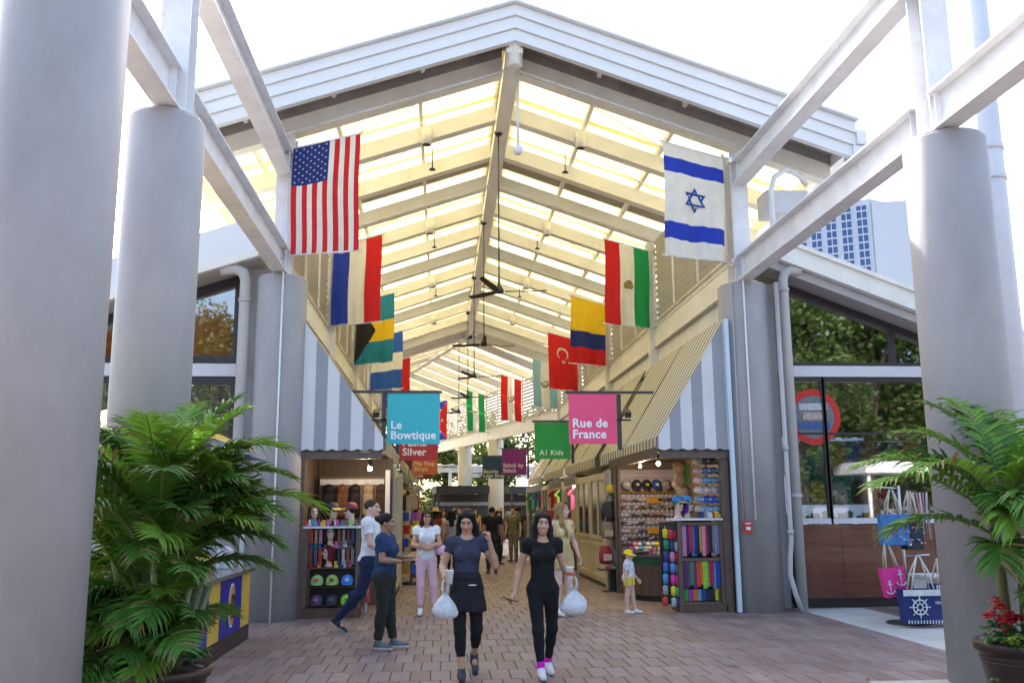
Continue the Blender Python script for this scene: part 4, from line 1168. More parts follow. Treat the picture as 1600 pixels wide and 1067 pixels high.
# woman on the right: all black, smiling, phone in her lowered hand, pink socks
p2, J2, S2, g2, bl2, R2 = person('smiling woman in black tee and black leggings with pink socks', (1.07,9.9,0), radians(3), 1.67, 'f', 'tan',
    ('long',(.014,.010,.009)), dict(col=BLK, hem=.90, sleeve=.38, neck=.098, loose=.004), dict(col=(.010,.012,.015), len=1.86, loose=.003, waist=1.0),
    ((.70,.70,.72),(.72,.72,.74)),
    dict(kneeL=(.095,.03,.475), ankL=(.085,.26,.10), toeL=(.09,.12,.03), tiltL=.12, kneeR=(-.07,-.10,.475), ankR=(-.045,-.10,.088), toeR=(-.05,-.25,.03),
         elR=(-.235,.06,1.09), wrR=(-.30,-.05,.86), handR=dict(d=V(-.55,-.5,-.65), n=V(.4,-.2,-.8), t=V(.2,-1,0), curl=.5),
         elL=(.235,.05,1.09), wrL=(.275,-.15,1.03), handL=dict(d=V(.1,-.95,.15), n=V(-1,0,0), t=V(0,0,1), curl=1.1)),
    head=(radians(2), radians(4), radians(2)), h=.0065, extra=dict(smile=1))
for s in 'LR':
    a, k = J2['ank'+s], J2['knee'+s]; d = unit(k-a)
    bl2('sock', [cone(a-d*.01, a+d*.10, .040,.043,.01)], cloth((.75,.02,.55)), p2, [lambda P, a=a, d=d: (P-a-d*.095)@d])

# woman in navy tee, side view, carrying a plate
p3, J3, S3, g3, bl3, R3 = person('woman in navy tee and dark trousers seen from the side, dark hair in a bun', (-.70,12.0,0), radians(74), 1.66, 'f', 'brown',
    ('bun',(.012,.009,.008)), dict(col=(.022,.05,.12), hem=.88, sleeve=.62, neck=.07, loose=.016, boxy=1), dict(col=(.028,.03,.024), len=1.88, loose=.014, waist=.98),
    ((.10,.12,.15),(.75,.75,.75)),
    dict(kneeL=(.09,-.03,.475), ankL=(.10,-.08,.088), kneeR=(-.09,.0,.475), ankR=(-.09,.06,.088),
         elL=(.20,-.03,1.10), wrL=(.12,-.25,1.12), handL=dict(d=V(-.1,-1,.1), n=V(0,0,1), t=V(1,0,0), curl=.35),
         elR=(-.20,-.02,1.10), wrR=(-.13,-.24,1.08), handR=dict(d=V(.1,-1,.1), n=V(0,0,1), t=V(-1,0,0), curl=.35)),
    head=(radians(6), radians(4), 0), h=.008, build=1.08)
bp_m = cloth((.20,.24,.10))
for k, zz in enumerate((1.22,1.15,1.08)):
    bl3('back_print', [ellip((.0,.128-.004*k,zz),(.085-.012*k,.006,.022),.003)], bp_m, p3)

# tall man in white tee walking right behind her
p4, J4, S4, g4, bl4, R4 = person('tall man in white tee and dark blue jeans striding right with short hair', (-1.02,13.8,0), radians(80), 1.86, 'm', 'light',
    ('short',(.05,.035,.025)), dict(col=(.72,.73,.76), hem=.88, sleeve=.55, neck=.065, loose=.016, boxy=1), dict(col=(.018,.028,.075), len=1.93, loose=.014, waist=.96),
    ((.012,.012,.018),(.55,.55,.56)),
    dict(kneeL=(.09,-.18,.49), ankL=(.09,-.10,.12), toeL=(.09,-.25,.05), kneeR=(-.09,.10,.50), ankR=(-.09,.42,.15), toeR=(-.09,.31,.03), tiltR=.6,
         elL=(.24,.10,1.12), wrL=(.22,-.06,.94), elR=(-.245,-.05,1.10), wrR=(-.21,-.24,1.0)),
    head=(radians(-8), 0, 0), h=.008)
bl4('moustache', [ellip(g4(0,-.10,-.046),(.024,.010,.007),.004)], hairmat((.05,.035,.025)), p4)

# woman in white tee and pink trousers, arms folded
p5, J5, S5, g5, bl5, R5 = person('woman in white tee and pale pink trousers standing with folded arms', (-.25,15.7,0), radians(6), 1.70, 'f', 'tan',
    ('bob',(.05,.022,.014)), dict(col=(.74,.75,.78), hem=.88, sleeve=.36, neck=.075, loose=.012, boxy=1), dict(col=(.70,.45,.52), len=1.80, loose=.006, waist=.98),
    ((.78,.78,.80),(.8,.8,.8)),
    dict(kneeL=(.12,-.02,.475), ankL=(.14,.0,.088), toeL=(.17,-.14,.03), ankR=(-.09,.0,.088), elL=(.215,-.08,1.12), wrL=(.02,-.20,1.10), elR=(-.215,-.08,1.11), wrR=(-.02,-.215,1.06),
         handL=dict(d=V(-1,-.05,.05), n=V(0,1,0), t=V(0,0,1), curl=.4), handR=dict(d=V(1,.1,.1), n=V(0,1,0), t=V(0,0,1), curl=.4)),
    head=(radians(6), 0, 0), h=.008)
bl5('sunglasses', [ellip(g5(.03,-.096,.008),(.024,.008,.017),.004), ellip(g5(-.03,-.096,.008),(.024,.008,.017),.004), cone(g5(-.05,-.09,.012), g5(.05,-.09,.012),.003,.003,.003)], black_plast, p5)

# blonde woman behind the black-clad one
p6, J6, S6, g6, bl6, R6 = person('long haired blonde woman in pale yellow top with sunglasses on her head', (1.98,15.3,0), radians(28), 1.80, 'f', 'pale',
    ('long',(.36,.22,.10)), dict(col=(.68,.55,.26), hem=.99, sleeve=0, neck=.09, loose=.008), dict(col=(.55,.42,.20), len=.45, loose=.015, waist=1.06, flare=.02),
    ((.78,.78,.80),(.8,.8,.8)), dict(elL=(.235,.03,1.10), wrL=(.25,-.08,.87)), head=(radians(38), 0, 0), h=.008)
bl6('sunglasses', [E for E in (ellip(g6(.032,-.062,.115),(.026,.012,.018),.004), ellip(g6(-.032,-.062,.115),(.026,.012,.018),.004))], dark_metal, p6)

# child
p7, J7, S7, g7, bl7, R7 = person('small child in yellow sun hat, white tee and yellow shorts', (3.12,15.5,0), radians(62), 1.06, 'c', 'pale',
    ('short',(.16,.09,.05)), dict(col=(.74,.75,.80), hem=.735, sleeve=.55, neck=.06, loose=.034, boxy=1), dict(col=(.80,.62,.03), len=.40, loose=.024, waist=.95, flare=.012),
    ((.76,.76,.78),(.8,.8,.8)), dict(kneeL=(.10,-.05,.475), ankL=(.11,-.10,.088), ankR=(-.09,.06,.088), kneeR=(-.09,.03,.475), elL=(.22,-.02,1.02), wrL=(.2,-.16,.86)), head=(radians(4), radians(8), 0), h=.009)
yel_m = cloth((.85,.68,.02))
bl7('sun_hat', [ellip(g7(0,.02,.055),(.105,.12,.085),.02), cone(g7(0,-.01,.03), g7(0,-.015,.015), .17,.185,.02,(R7@V(0,0,1),.12))], yel_m, p7)

# ------------------------------------------------------------------ crowd farther down the hall
def bgp(label, x, y, rz, H, sex, skin, hair, topc, legc, pose=None, ln=1.9, sleeve=.5, build=1.0, head=(0,0,0), loose=.014):
    return person(label, (x,y,0), radians(rz), H, sex, skin, hair, dict(col=topc, hem=.9, sleeve=sleeve, loose=loose, neck=.07), dict(col=legc, len=ln, loose=.012, waist=.97),
                  ((.05,.05,.05),(.4,.4,.4)), pose, head, h=.014, build=build)
W1 = dict(kneeL=(.09,-.12,.48), ankL=(.09,-.10,.09), kneeR=(-.09,.06,.48), ankR=(-.09,.22,.12))
ARM = dict(elL=(.25,-.10,1.16), wrL=(.30,-.32,1.22))
q = bgp('man in pale grey shirt and dark trousers seen from behind, reaching to a stall', 2.75,36.0,172,1.86,'m','light',('short',(.05,.035,.02)),(.50,.52,.54),(.015,.015,.02),dict(elR=(-.30,-.12,1.2),wrR=(-.48,-.28,1.28)))
q = bgp('woman in grey tank top with long black hair seen from behind', .27,24.5,176,1.68,'f','tan',('long',(.012,.01,.01)),(.34,.32,.34),(.012,.012,.014),sleeve=0)
q = bgp('man in mustard yellow shirt beside the left stalls', -.62,24.0,60,1.72,'m','tan',('short',(.03,.02,.015)),(.62,.40,.03),(.05,.05,.06),build=1.1)
q = bgp('person in rust red top near the left stalls', -.18,27.5,150,1.70,'f','tan',('bob',(.03,.02,.015)),(.28,.06,.04),(.04,.035,.04))
q = bgp('woman in pale pink top walking in the middle of the hall', .85,27.0,10,1.66,'f','light',('long',(.10,.05,.03)),(.62,.38,.36),(.05,.05,.07),W1)
q = bgp('man in black tee in the middle distance, seen from behind', 1.35,25.0,185,1.76,'m','brown',('short',(.012,.01,.01)),(.015,.015,.018),(.03,.03,.035))
q = bgp('person in cream dress with wide straw hat at the far right', 2.05,33.0,120,1.68,'f','light',('long',(.2,.12,.06)),(.60,.52,.40),(.62,.55,.42),ln=.8)
q = bgp('man in orange shirt looking at the far right stalls', 3.2,26.0,-70,1.76,'m','light',('short',(.06,.04,.03)),(.55,.18,.06),(.05,.05,.06))
q = bgp('woman in dark brown top at the right stalls behind the blonde woman', 2.9,22.5,-60,1.68,'f','tan',('bob',(.05,.03,.02)),(.10,.06,.04),(.03,.03,.04))
q = bgp('man in white cap and grey tee far down the hall', 3.55,34,-40,1.78,'m','light',('short',(.4,.4,.4)),(.4,.38,.36),(.04,.04,.05))
q = bgp('woman in teal top at the back right beside the stalls', 3.1,28.5,160,1.66,'f','light',('pony',(.12,.07,.04)),(.05,.22,.26),(.03,.03,.05))
q = bgp('far visitor in red shirt near the end of the hall', .1,34,20,1.72,'m','tan',('short',(.02,.015,.01)),(.45,.06,.05),(.1,.1,.12),W1)
q = bgp('far visitor in blue shirt near the end of the hall', -.9,33,0,1.70,'m','tan',('short',(.02,.015,.01)),(.10,.2,.45),(.1,.09,.08),W1)
q = bgp('far woman in coral top in the middle of the hall', 1.0,35,-10,1.66,'f','tan',('long',(.02,.015,.01)),(.60,.22,.18),(.05,.05,.06))
q = bgp('far visitor in beige top by the middle column', .55,38,200,1.72,'f','light',('bob',(.12,.08,.05)),(.50,.42,.32),(.08,.07,.06))
for (l,x,y,rz,H,sx,sk,hr,tc,lc,ps) in (
 ('far visitor in white shirt beside the middle of the aisle',.05,30.5,15,1.7,'f','tan',('long',(.02,.015,.012)),(.6,.6,.62),(.05,.06,.1),W1),
 ('far visitor in olive shirt on the right of the aisle',2.35,30.5,-30,1.75,'m','light',('short',(.04,.03,.02)),(.16,.17,.08),(.2,.17,.12),None),
 ('far visitor in violet top on the right of the aisle',1.75,29.0,30,1.66,'f','tan',('bob',(.03,.02,.015)),(.2,.08,.3),(.03,.03,.04),None),
 ('far visitor in pale blue shirt walking this way',.6,32.0,0,1.74,'m','light',('short',(.05,.03,.02)),(.35,.45,.6),(.3,.26,.2),W1),
 ('far visitor in brown jacket near the left stalls',-.5,30.0,100,1.7,'m','tan',('short',(.02,.015,.01)),(.14,.08,.05),(.05,.05,.06),None),
 ('far visitor in yellow top beside the dark stall',1.5,41.0,-15,1.66,'f','light',('long',(.12,.07,.04)),(.7,.5,.06),(.08,.08,.1),W1),
 ('far visitor in dark green top beside the dark stall',2.1,40.0,30,1.72,'m','brown',('short',(.012,.01,.01)),(.03,.12,.06),(.04,.04,.05),None),
 ('far visitor in crimson top by the far left columns',-.6,42.0,10,1.68,'f','tan',('bob',(.03,.02,.015)),(.4,.03,.06),(.05,.05,.07),None),
 ('far visitor in charcoal tee walking away on the right',2.6,31.5,175,1.78,'m','brown',('short',(.012,.01,.01)),(.06,.06,.065),(.12,.11,.1),W1)):
    bgp(l,x,y,rz,H,sx,sk,hr,tc,lc,ps)
straw_m = mat('straw', (.62,.46,.22), .8, .3, 20)
def hat_on(x, y, z, label):
    mb = MB(); mb.lathe([(.19,0),(.188,.012),(.10,.018),(.095,.09),(.07,.115),(.01,.12)], n=20)
    return tag(obj('straw_hat', mb, straw_m, None, (x,y,z)), label, 'hat')
hat_on(-.18,27.49,1.66,'wide straw hat worn by the person in rust red top')
hat_on(2.05,32.99,1.64,'wide straw hat on the person in the cream dress')

# ------------------------------------------------------------------ what they carry
def world_of(root, p, S): return root.matrix_basis @ Vector([float(c)*S for c in p])
bpy.context.view_layer.update()
bag_white = mat('bag_plastic', (.80,.82,.85), .32, .16, 9, 1.0, 17, trans=.30, bdist=.04)
def plastic_bag(label, at, sx=.165, seed=1):
    r = random.Random(seed)
    t = thing('plastic_bag', label, 'plastic bag', at)
    n = 44; prof = [(.02,.0),(.50,.015),(.80,.06),(.96,.13),(1.0,.22),(.95,.30),(.82,.40),(.62,.50),(.42,.59),(.22,.68),(.11,.76)]; ph = [r.uniform(0,6) for _ in range(4)]
    vs = []; 
    for i, (rr, z) in enumerate(prof):
        for j in range(n):
            a = 2*pi*j/n; w = 1+.17*sin(2*a+ph[1]+i*.35)+.10*sin(3*a+ph[0]+i*.3)+.06*sin(5*a+ph[1]-i*.45)+(.03+.012*i)*abs(sin(5.5*a+ph[2]+.2*i))-.05*abs(sin(8*a+ph[3]-.3*i))
            vs.append((sx*rr*w*cos(a), sx*.72*rr*w*sin(a), -.375+.34*z))
    mb = MB(); fs = [(i*n+j,i*n+(j+1)%n,(i+1)*n+(j+1)%n,(i+1)*n+j) for i in range(len(prof)-1) for j in range(n)]
    fs.append(tuple(range(n-1,-1,-1))); mb.add(vs, fs, 0, True); obj('bag_body', mb, bag_white, t)
    for s in (-1,1):
        mb = MB(); pts = [(s*.016,0,-.13),(s*.03,0,-.07),(s*.022,0,-.01),(0,s*.006,.012)]
        mb.tube(pts, [.016,.012,.010,.010], 6); obj('handle', mb, bag_white, t)
    return t
def paper_cup(label, at, print_=True):
    t = thing('paper_cup', label, 'cup', at)
    mb = MB(); mb.lathe([(.030,0),(.042,.125),(.045,.128),(.045,.136),(.038,.137)], n=18); obj('cup_body', mb, cloth((.78,.78,.78)), t)
    if not print_: return t
    mb = MB(); mb.lathe([(.0365,.05),(.0395,.085)], n=18, cap=False); mb.v = [(x*1.02,y*1.02,z) for x,y,z in mb.v]; obj('sleeve_print', mb, cloth((.55,.10,.06)), t)
    return t
w = world_of(p1, J1['wrR']+V(.0,-.085,-.02), S1); plastic_bag('white plastic bag hanging from the hand of the woman in the skirt', w, .135, 3)
paper_cup('white paper cup held by the woman in the dark blue tee', w+Vector((.045,-.02,-.03)), False)
w = world_of(p2, J2['wrL']+V(.01,-.085,-.02), S2); plastic_bag('white plastic bag hanging from the hand of the woman in black', w, .14, 5)
paper_cup('white paper cup with red print held by the woman in black', w+Vector((-.045,-.02,-.03)))
w = world_of(p2, J2['wrR']+V(-.06,-.06,-.07), S2)
mb = MB(); mb.cbox((0,0,0),(.16,.075,.010),0,(.15,.25,.5)); ph = obj('phone', mb, black_plast, None, w); tag(ph, 'dark phone in the lowered hand of the woman in black', 'phone')
w = world_of(p3, (0,-.36,1.125), S3)
pl = thing('food_plate', 'white paper plate with food carried by the woman in navy tee', 'plate', w)
mb = MB(); mb.lathe([(.08,0),(.12,.012),(.125,.014),(.08,.004)], n=24); obj('plate', mb, cloth((.8,.8,.8)), pl)
mb = MB(); mb.ell((-.03,0,.02),(.06,.045,.025)); mb.ell((.045,.01,.02),(.035,.04,.022)); mb.cbox((.0,-.05,.016),(.15,.03,.012)); obj('food', mb, mat('fried_food',(.55,.26,.05),.6,.4,30), pl)
mb = MB(); mb.cbox((.08,-.05,.05),(.14,.012,.004),0,(0,-.7,.3)); obj('fork', mb, cloth((.8,.8,.8)), pl)
w = world_of(p5, (.26,-.08,1.02), S5)
mb = MB(); mb.ell((0,0,0),(.13,.07,.085)); tag(obj('handbag', mb, cloth((.78,.45,.62)), None, w), 'soft pink handbag under the arm of the woman in pink trousers', 'bag')
# ================================================================== FLAGS
def at(px, py, Y):
    d = _f + _r*((px-800)/F_PX) - _u*((py-533.5)/F_PX); k = Y/d.y
    return Vector((0,0,EYE)) + d*k
FM = {}
def fm(col):
    key = tuple(col)
    if key not in FM: FM[key] = mat('flag_%d' % len(FM), col, .8, .10, 5, .25, 60, trans=.30)
    return FM[key]
RED, BLUE, WHT, GRN, YEL, AQUA, BLK_, LBL, NAVY = (.62,.015,.02), (.02,.05,.42), (.80,.79,.74), (.01,.30,.09), (.85,.55,.02), (.02,.24,.36), (.02,.02,.02), (.28,.52,.62), (.02,.035,.20)
def flag(label, Y, side, cols, zone, nu=24, nv=36, marks=(), x=None, z=(5.95,7.85), seed=0, tilt=(.27,.09)):
    """hanging cloth between a top and a bottom pole. zone(u,v) picks a colour; u runs left to right, v downwards"""
    t = thing('flag', label, 'flag', (0,0,0), 0, 'flags hanging along the hall')
    x0, x1 = x if x else ((-2.60,-1.46) if side < 0 else (3.90,4.97))
    r = random.Random(seed+5); ph = [r.uniform(0,6.3) for _ in range(4)]; am = r.uniform(1.0,1.6); sk = r.uniform(-.05,.05)
    def pos(u, v, off=0.0):
        a = u if side < 0 else 1-u
        zt = z[1]+tilt[0]*a*(x1-x0); zb_ = z[0]+tilt[1]*a*(x1-x0)
        w = am*(.2+.8*v)
        yy = w*(.050*sin(2*pi*(1.6*u+.25*v)+ph[0])+.026*sin(2*pi*(3.7*u-.3*v)+ph[1])+.012*sin(2*pi*(.7*v+7*u)+ph[2]))
        xx = x0+(x1-x0)*u+sk*v*v*.9+.012*sin(2*pi*(1.1*v)+ph[3])*(1-abs(2*u-1)*.3)
        zz = zt+(zb_-zt)*v - .010*sin(2*pi*1.8*u+ph[1])*v
        return (xx, Y+yy-off, zz)
    me_v = [pos(i/nu, j/nv) for j in range(nv+1) for i in range(nu+1)]
    fs, mi = [], []
    for j in range(nv):
        for i in range(nu):
            a = j*(nu+1)+i; fs.append((a,a+nu+1,a+nu+2,a+1)); mi.append(zone((i+.5)/nu,(j+.5)/nv))
    me = bpy.data.meshes.new('cloth'); me.from_pydata(me_v, [], fs)
    for c in cols: me.materials.append(fm(c))
    me.polygons.foreach_set('material_index', mi); me.polygons.foreach_set('use_smooth', [True]*len(fs)); me.update()
    link('cloth', me, t)
    for (nm, polys, col) in marks:
        mb = MB()
        for poly in polys:
            mb.add([pos(u,v,.007) for u,v in poly], [tuple(range(len(poly)-1,-1,-1))])
        mo = link(nm, mb.mesh(nm, fm(col)), t)
        if nm == 'star_field': mo['kind'] = 'stuff'
    for v, e in ((0,.02),(1,-.015)):
        a = Vector(pos(0,v)); b = Vector(pos(1,v)); a.y = b.y = Y
        d = (b-a).normalized(); a2 = a-d*(.14 if side < 0 else .06); b2 = b+d*(.06 if side < 0 else .14)
        mb = MB(); mb.tube([a2+Vector((0,0,e*.5)), b2+Vector((0,0,e*.5))], .016, 8); obj('flagpole', mb, white_paint, t)
        q = a2 if side < 0 else b2
        mb = MB(); mb.cbox((q.x,q.y,q.z),(.06,.10,.10)); obj('bracket', mb, steel, t)
    return t
def star(cu, cv, ru, rv, n=5, rot=-pi/2, inner=.4):
    pts = []
    for k in range(2*n):
        q = 1 if k % 2 == 0 else inner; a = rot+pi*k/n; pts.append((cu+ru*q*cos(a), cv+rv*q*sin(a)))
    return [[(cu,cv), pts[k], pts[(k+1) % (2*n)]] for k in range(2*n)]
def disc(cu, cv, ru, rv, n=16): return [[(cu+ru*cos(2*pi*k/n), cv+rv*sin(2*pi*k/n)) for k in range(n)]]
def bar(p, q, w, asp):
    a = Vector((p[0],p[1]*asp)); b = Vector((q[0],q[1]*asp)); d = (b-a).normalized(); n = Vector((-d.y,d.x))*w/2
    return [(a+n).to_tuple(), (b+n).to_tuple(), (b-n).to_tuple(), (a-n).to_tuple()], asp
ASP = 1.9/1.1
def us(u, v):
    if u < 7/13 and v < .36: return 2
    return 0 if int(u*13) % 2 == 0 else 1
stars = []
for i in range(9):
    for j in range(11):
        if (i+j) % 2 == 0: stars += star((i+.85)/9.7*7/13, (j+.85)/11.7*.36, .020, .020/ASP)
flag('stars and stripes flag with blue canton, nearest on the left', 15.2, -1, (RED,WHT,NAVY), us, 26, 36, (('star_field',stars,WHT),), seed=1)
V3 = lambda u, v: min(2, int(u*3))
flag('flag of upright blue, white and red bands behind the striped starry one', 21.2, -1, (BLUE,WHT,RED), V3, 24, 36, seed=2)
def bah(u, v):
    if u < .52*(1-abs(2*v-1)): return 2
    return 1 if .36 < v < .67 else 0
flag('flag of aqua and yellow bands with a black triangle', 27.2, -1, (AQUA,YEL,BLK_), bah, 40, 60, seed=3)
flag('flag of lying blue, white and blue bands behind the black triangle one', 33.2, -1, ((.03,.12,.50),WHT), lambda u,v: 1 if .36 < v < .66 else 0, 20, 36, seed=4)
flag('flag showing a red right edge behind the blue and white banded one', 39.2, -1, (BLUE,WHT,RED), V3, 24, 36, seed=5, x=(-2.55,-1.40))
flag('flag of green, white and red bands mostly hidden behind the teal sign', 45.5, -1, (GRN,WHT,RED), V3, 24, 36, seed=6, x=(-3.0,-2.0), z=(5.7,7.6))
def cuba(u, v):
    if u > 1-.62*(1-abs(2*v-1)): return 2
    return int(v*5) % 2
flag('small far flag with white star on red triangle beside the teal sign', 53, -1, ((.03,.08,.45),WHT,RED), cuba, 30, 40, (('star',star(.78,.5,.10,.10/ASP),WHT),), seed=7, x=(-.95,.28), z=(5.55,7.6))
hexa = []
for tri in ([(-.866,.5),(.866,.5),(0,-1)],[(-.866,-.5),(.866,-.5),(0,1)]):
    for k in range(3):
        (ax,ay),(bx,by) = tri[k], tri[(k+1)%3]; R0, ri = .205, .66
        hexa.append([(.5+R0*ax,.47+R0*ay/ASP),(.5+R0*bx,.47+R0*by/ASP),(.5+R0*ri*bx,.47+R0*ri*by/ASP),(.5+R0*ri*ax,.47+R0*ri*ay/ASP)])
flag('white flag with two blue bands and a blue six pointed star', 15.2, 1, (WHT,(.02,.05,.48)), lambda u,v: 1 if (.11 < v < .255 or .70 < v < .85) else 0, 24, 60,
     (('star',hexa,(.02,.10,.38)),), seed=8)
flag('flag of upright red, white and green bands with small round emblem', 21.2, 1, (RED,WHT,GRN), V3, 24, 36,
     (('emblem',disc(.53,.50,.12,.12/ASP*.62),(.42,.36,.16)),('emblem_bird',disc(.54,.488,.085,.05),(.5,.05,.03)),('emblem_wreath',[[(.42,.52),(.64,.52),(.60,.545),(.46,.545)]],(.12,.2,.06))), seed=9)
flag('flag with half yellow, then blue and red lying bands', 27.2, 1, (YEL,NAVY,RED), lambda u,v: 0 if v < .5 else (1 if v < .75 else 2), 20, 40, seed=10)
cres = []
n_ = 22
for k in range(n_):
    a0, a1 = radians(38)+radians(284)*k/n_, radians(38)+radians(284)*(k+1)/n_
    def cp(a, inner):
        if not inner: return (.5+.20*cos(a+pi/2), .33+.20*sin(a+pi/2)/ASP)
        return (.5+.155*cos(a+pi/2), .347+.160*sin(a+pi/2)/ASP)
    cres.append([cp(a0,0),cp(a1,0),cp(a1,1),cp(a0,1)])
flag('red flag with a white crescent and small star', 33.2, 1, (RED,), lambda u,v: 0, 20, 36, (('crescent',cres,WHT),('star',star(.53,.475,.085,.085/ASP),WHT)), seed=11)
emb = lambda c: (('emblem',[[(.5+a*cos(t),.48+b*sin(t)/ASP) for a,b,t in ((.16,.16,t0),(.16,.16,t0+.5),(.10,.10,t0+.5),(.10,.10,t0))] for t0 in [radians(-60)+.5*i for i in range(9)]],c),('emblem_centre',disc(.5,.48,.06,.05),(.45,.40,.20)))
flag('light blue and white upright banded flag with small wreath emblem', 39.2, 1, (LBL,WHT), lambda u,v: 1 if 1/3 < u < 2/3 else 0, 24, 36, emb((.10,.16,.06)), seed=12)
flag('red and white upright banded flag with shield, far down the hall', 45.2, 1, (RED,WHT), lambda u,v: 1 if 1/3 < u < 2/3 else 0, 24, 36, emb((.25,.16,.10)), x=(2.9,3.92), z=(5.95,8.0), seed=13)
flag('green and white upright banded flag against the far louvers', 51.2, 1, (GRN,WHT), lambda u,v: 1 if 1/3 < u < 2/3 else 0, 24, 36, x=(1.36,2.36), z=(5.9,8.0), seed=14)

# ================================================================== HANGING SHOP SIGNS
def sign(label, Y, side, col, lines, size, tcol=(.85,.85,.85), bold=.018, x=None, z=(2.80,3.66), low=.09, indent=.06):
    x0, x1 = x or ((-.93,-.04) if side < 0 else (2.17,3.0))
    t = thing('hanging_sign', label, 'sign', (0,0,0), 0, 'square shop signs hanging along the aisle')
    p = (x0-.06) if side < 0 else (x1+.06)
    pm = mat('sign_%s' % lines[0].replace(' ','_').lower(), col, .5, .05, 2)
    mb = MB(); mb.box(x0,x1,Y,Y+.02,z[0],z[1]); obj('panel', mb, pm, t)
    mb = MB()
    if side < 0: mb.box(x0-.62,x1+.03,Y-.015,Y+.04,z[1]+.006,z[1]+.05)
    else: mb.box(x0-.05,x1+.66,Y-.015,Y+.04,z[1]+.006,z[1]+.05)
    obj('bracket_bar', mb, dark_metal, t)
    mb = MB(); mb.box(p-.035,p+.035,Y+.05,Y+.12,z[0]-.1,z[1]); obj('support_post', mb, dark_metal, t)
    mb = MB(); mb.cbox((p-.12 if side<0 else p+.12, Y-.05, z[0]+.52),(.10,.22,.09),0,(.4,0,0)); mb.box(p-.2,p+.2,Y+.05,Y+.08,z[0]+.4,z[0]+.43); obj('sign_lamp', mb, dark_metal, t)
    tm = mat('letter_%d' % int(sum(tcol)*100), tcol, .5)
    for i, l in enumerate(lines):
        zz = z[0]+low+(len(lines)-1-i)*size*.92
        text(l, size, (x0+indent, Y-.006, zz), tm, t, bold=bold*size*.95, space=1.06, depth=.006)
    return t
sign('teal square sign reading Le Bowtique', 15.6, -1, (.03,.44,.49), ['Le','Bowtique'], .188, bold=.03)
sign('bright pink square sign reading Rue de France', 15.6, 1, (.85,.075,.19), ['Rue de','France'], .205, bold=.03, low=.10)
sign('red square sign reading Pasha Silver, partly behind the teal sign', 22.0, -1, (.50,.02,.03), ['Pasha','Silver'], .24, bold=.03, x=(-1.0,-.10), z=(2.86,3.74), low=.12)
sign('green square sign reading A1 Kids', 22.0, 1, (.01,.33,.04), ['A1 Kids'], .17, (.72,.8,.68), .02, x=(2.22,3.09), z=(2.88,3.76), low=.10, indent=.12)
sign('orange square sign reading Flip Flop Shops', 31.0, -1, (.60,.13,.02), ['Flip Flop','Shops'], .19, (.75,.55,.35), .03, x=(-1.0,-.14), z=(2.86,3.73), low=.12)
sign('dark red sign reading The Sea, lowest on the left', 36.0, -1, (.22,.01,.015), ['The Sea'], .22, (.62,.5,.45), .03, x=(-1.52,-.45), z=(2.88,3.7), low=.05, indent=.05)
sign('purple square sign reading Stitch by Stitch', 32.0, 1, (.23,.01,.20), ['Stitch by','Stitch'], .19, (.75,.6,.75), .03, x=(2.08,2.94), z=(2.86,3.75), low=.10, indent=.04)
sign('dark blue sign reading Bayside Logo Shop', 37.0, 1, (.01,.055,.12), ['Bayside','Logo Shop'], .185, (.72,.68,.55), .03, x=(1.62,2.50), z=(2.90,3.78), low=.06, indent=.04)

# ================================================================== STALLS
def goods_mat(col): 
    key = 'goods_%02d%02d%02d' % tuple(int(99*c) for c in col)
    return mat(key, col, .7, .42, 24, .15, 60)
PAL = [(.55,.03,.03),(.03,.08,.45),(.02,.30,.10),(.75,.55,.03),(.70,.12,.38),(.02,.35,.55),(.6,.58,.55),(.03,.03,.035),(.75,.28,.03),(.25,.04,.35),(.30,.62,.10),(.15,.15,.17),(.45,.30,.18)]
PALN = ['red','blue','green','yellow','pink','turquoise','white','black','orange','purple','lime','charcoal','tan']
# meshes used many times
def cap_mesh(kind=0):
    mb = MB(); n = 16; prof = [(.085,0),(.086,.03),(.075,.07),(.05,.098),(.015,.108)]
    mb.lathe(prof, n=n, sy=1.12)
    vs = []; 
    for i in range(9):
        a = pi+pi*i/8; vs += [(.083*cos(a), .093*sin(a), .008), (.075*cos(a), .093*sin(a)-.075*abs(sin(a)), -.006)]
    vs += [(x,y,z+.006) for x,y,z in vs]
    fs = [(2*i,2*i+1,2*i+3,2*i+2) for i in range(8)] + [(18+2*i,18+2*i+2,18+2*i+3,18+2*i+1) for i in range(8)] + [(2*i+1,18+2*i+1,18+2*i+3,2*i+3) for i in range(8)]
    mb.add(vs, fs); mb.lathe([(.008,.106),(.008,.113)], n=6)
    return mb
_cap = {}
def cap(loc, col, label, rz=0, rx=0, group=None, front=None):
    if col not in _cap: _cap[col] = cap_mesh().mesh('crown', goods_mat(col))
    t = thing('cap', label, 'cap', loc, rz, group); t.rotation_euler = (rx,0,rz)
    link('crown', _cap[col], t)
    mb = MB(); mb.cbox((0,-.094,.052),(.05,.012,.035),0,(-.25,0,0)); obj('badge', mb, goods_mat(front or (.7,.68,.6)), t)
    return t
def folds(w, h, d=.02, n=10, ph=0.0):
    mb = MB(); vs = []
    for j in range(5):
        for i in range(n+1):
            u = i/n; vs.append(((u-.5)*w*(1-.06*sin(pi*j/4)), d*sin(u*9+ph)*(.3+.7*j/4)-.01, -h*j/4))
    k = len(vs); vs += [(x,y+.014,z) for x,y,z in vs]
    fs = [(j*(n+1)+i,(j+1)*(n+1)+i,(j+1)*(n+1)+i+1,j*(n+1)+i+1) for j in range(4) for i in range(n)]
    fs2 = [(k+a,k+d_,k+c,k+b) for a,b,c,d_ in fs]
    mb.add(vs, fs+fs2, 0, True); return mb
_sc = {}
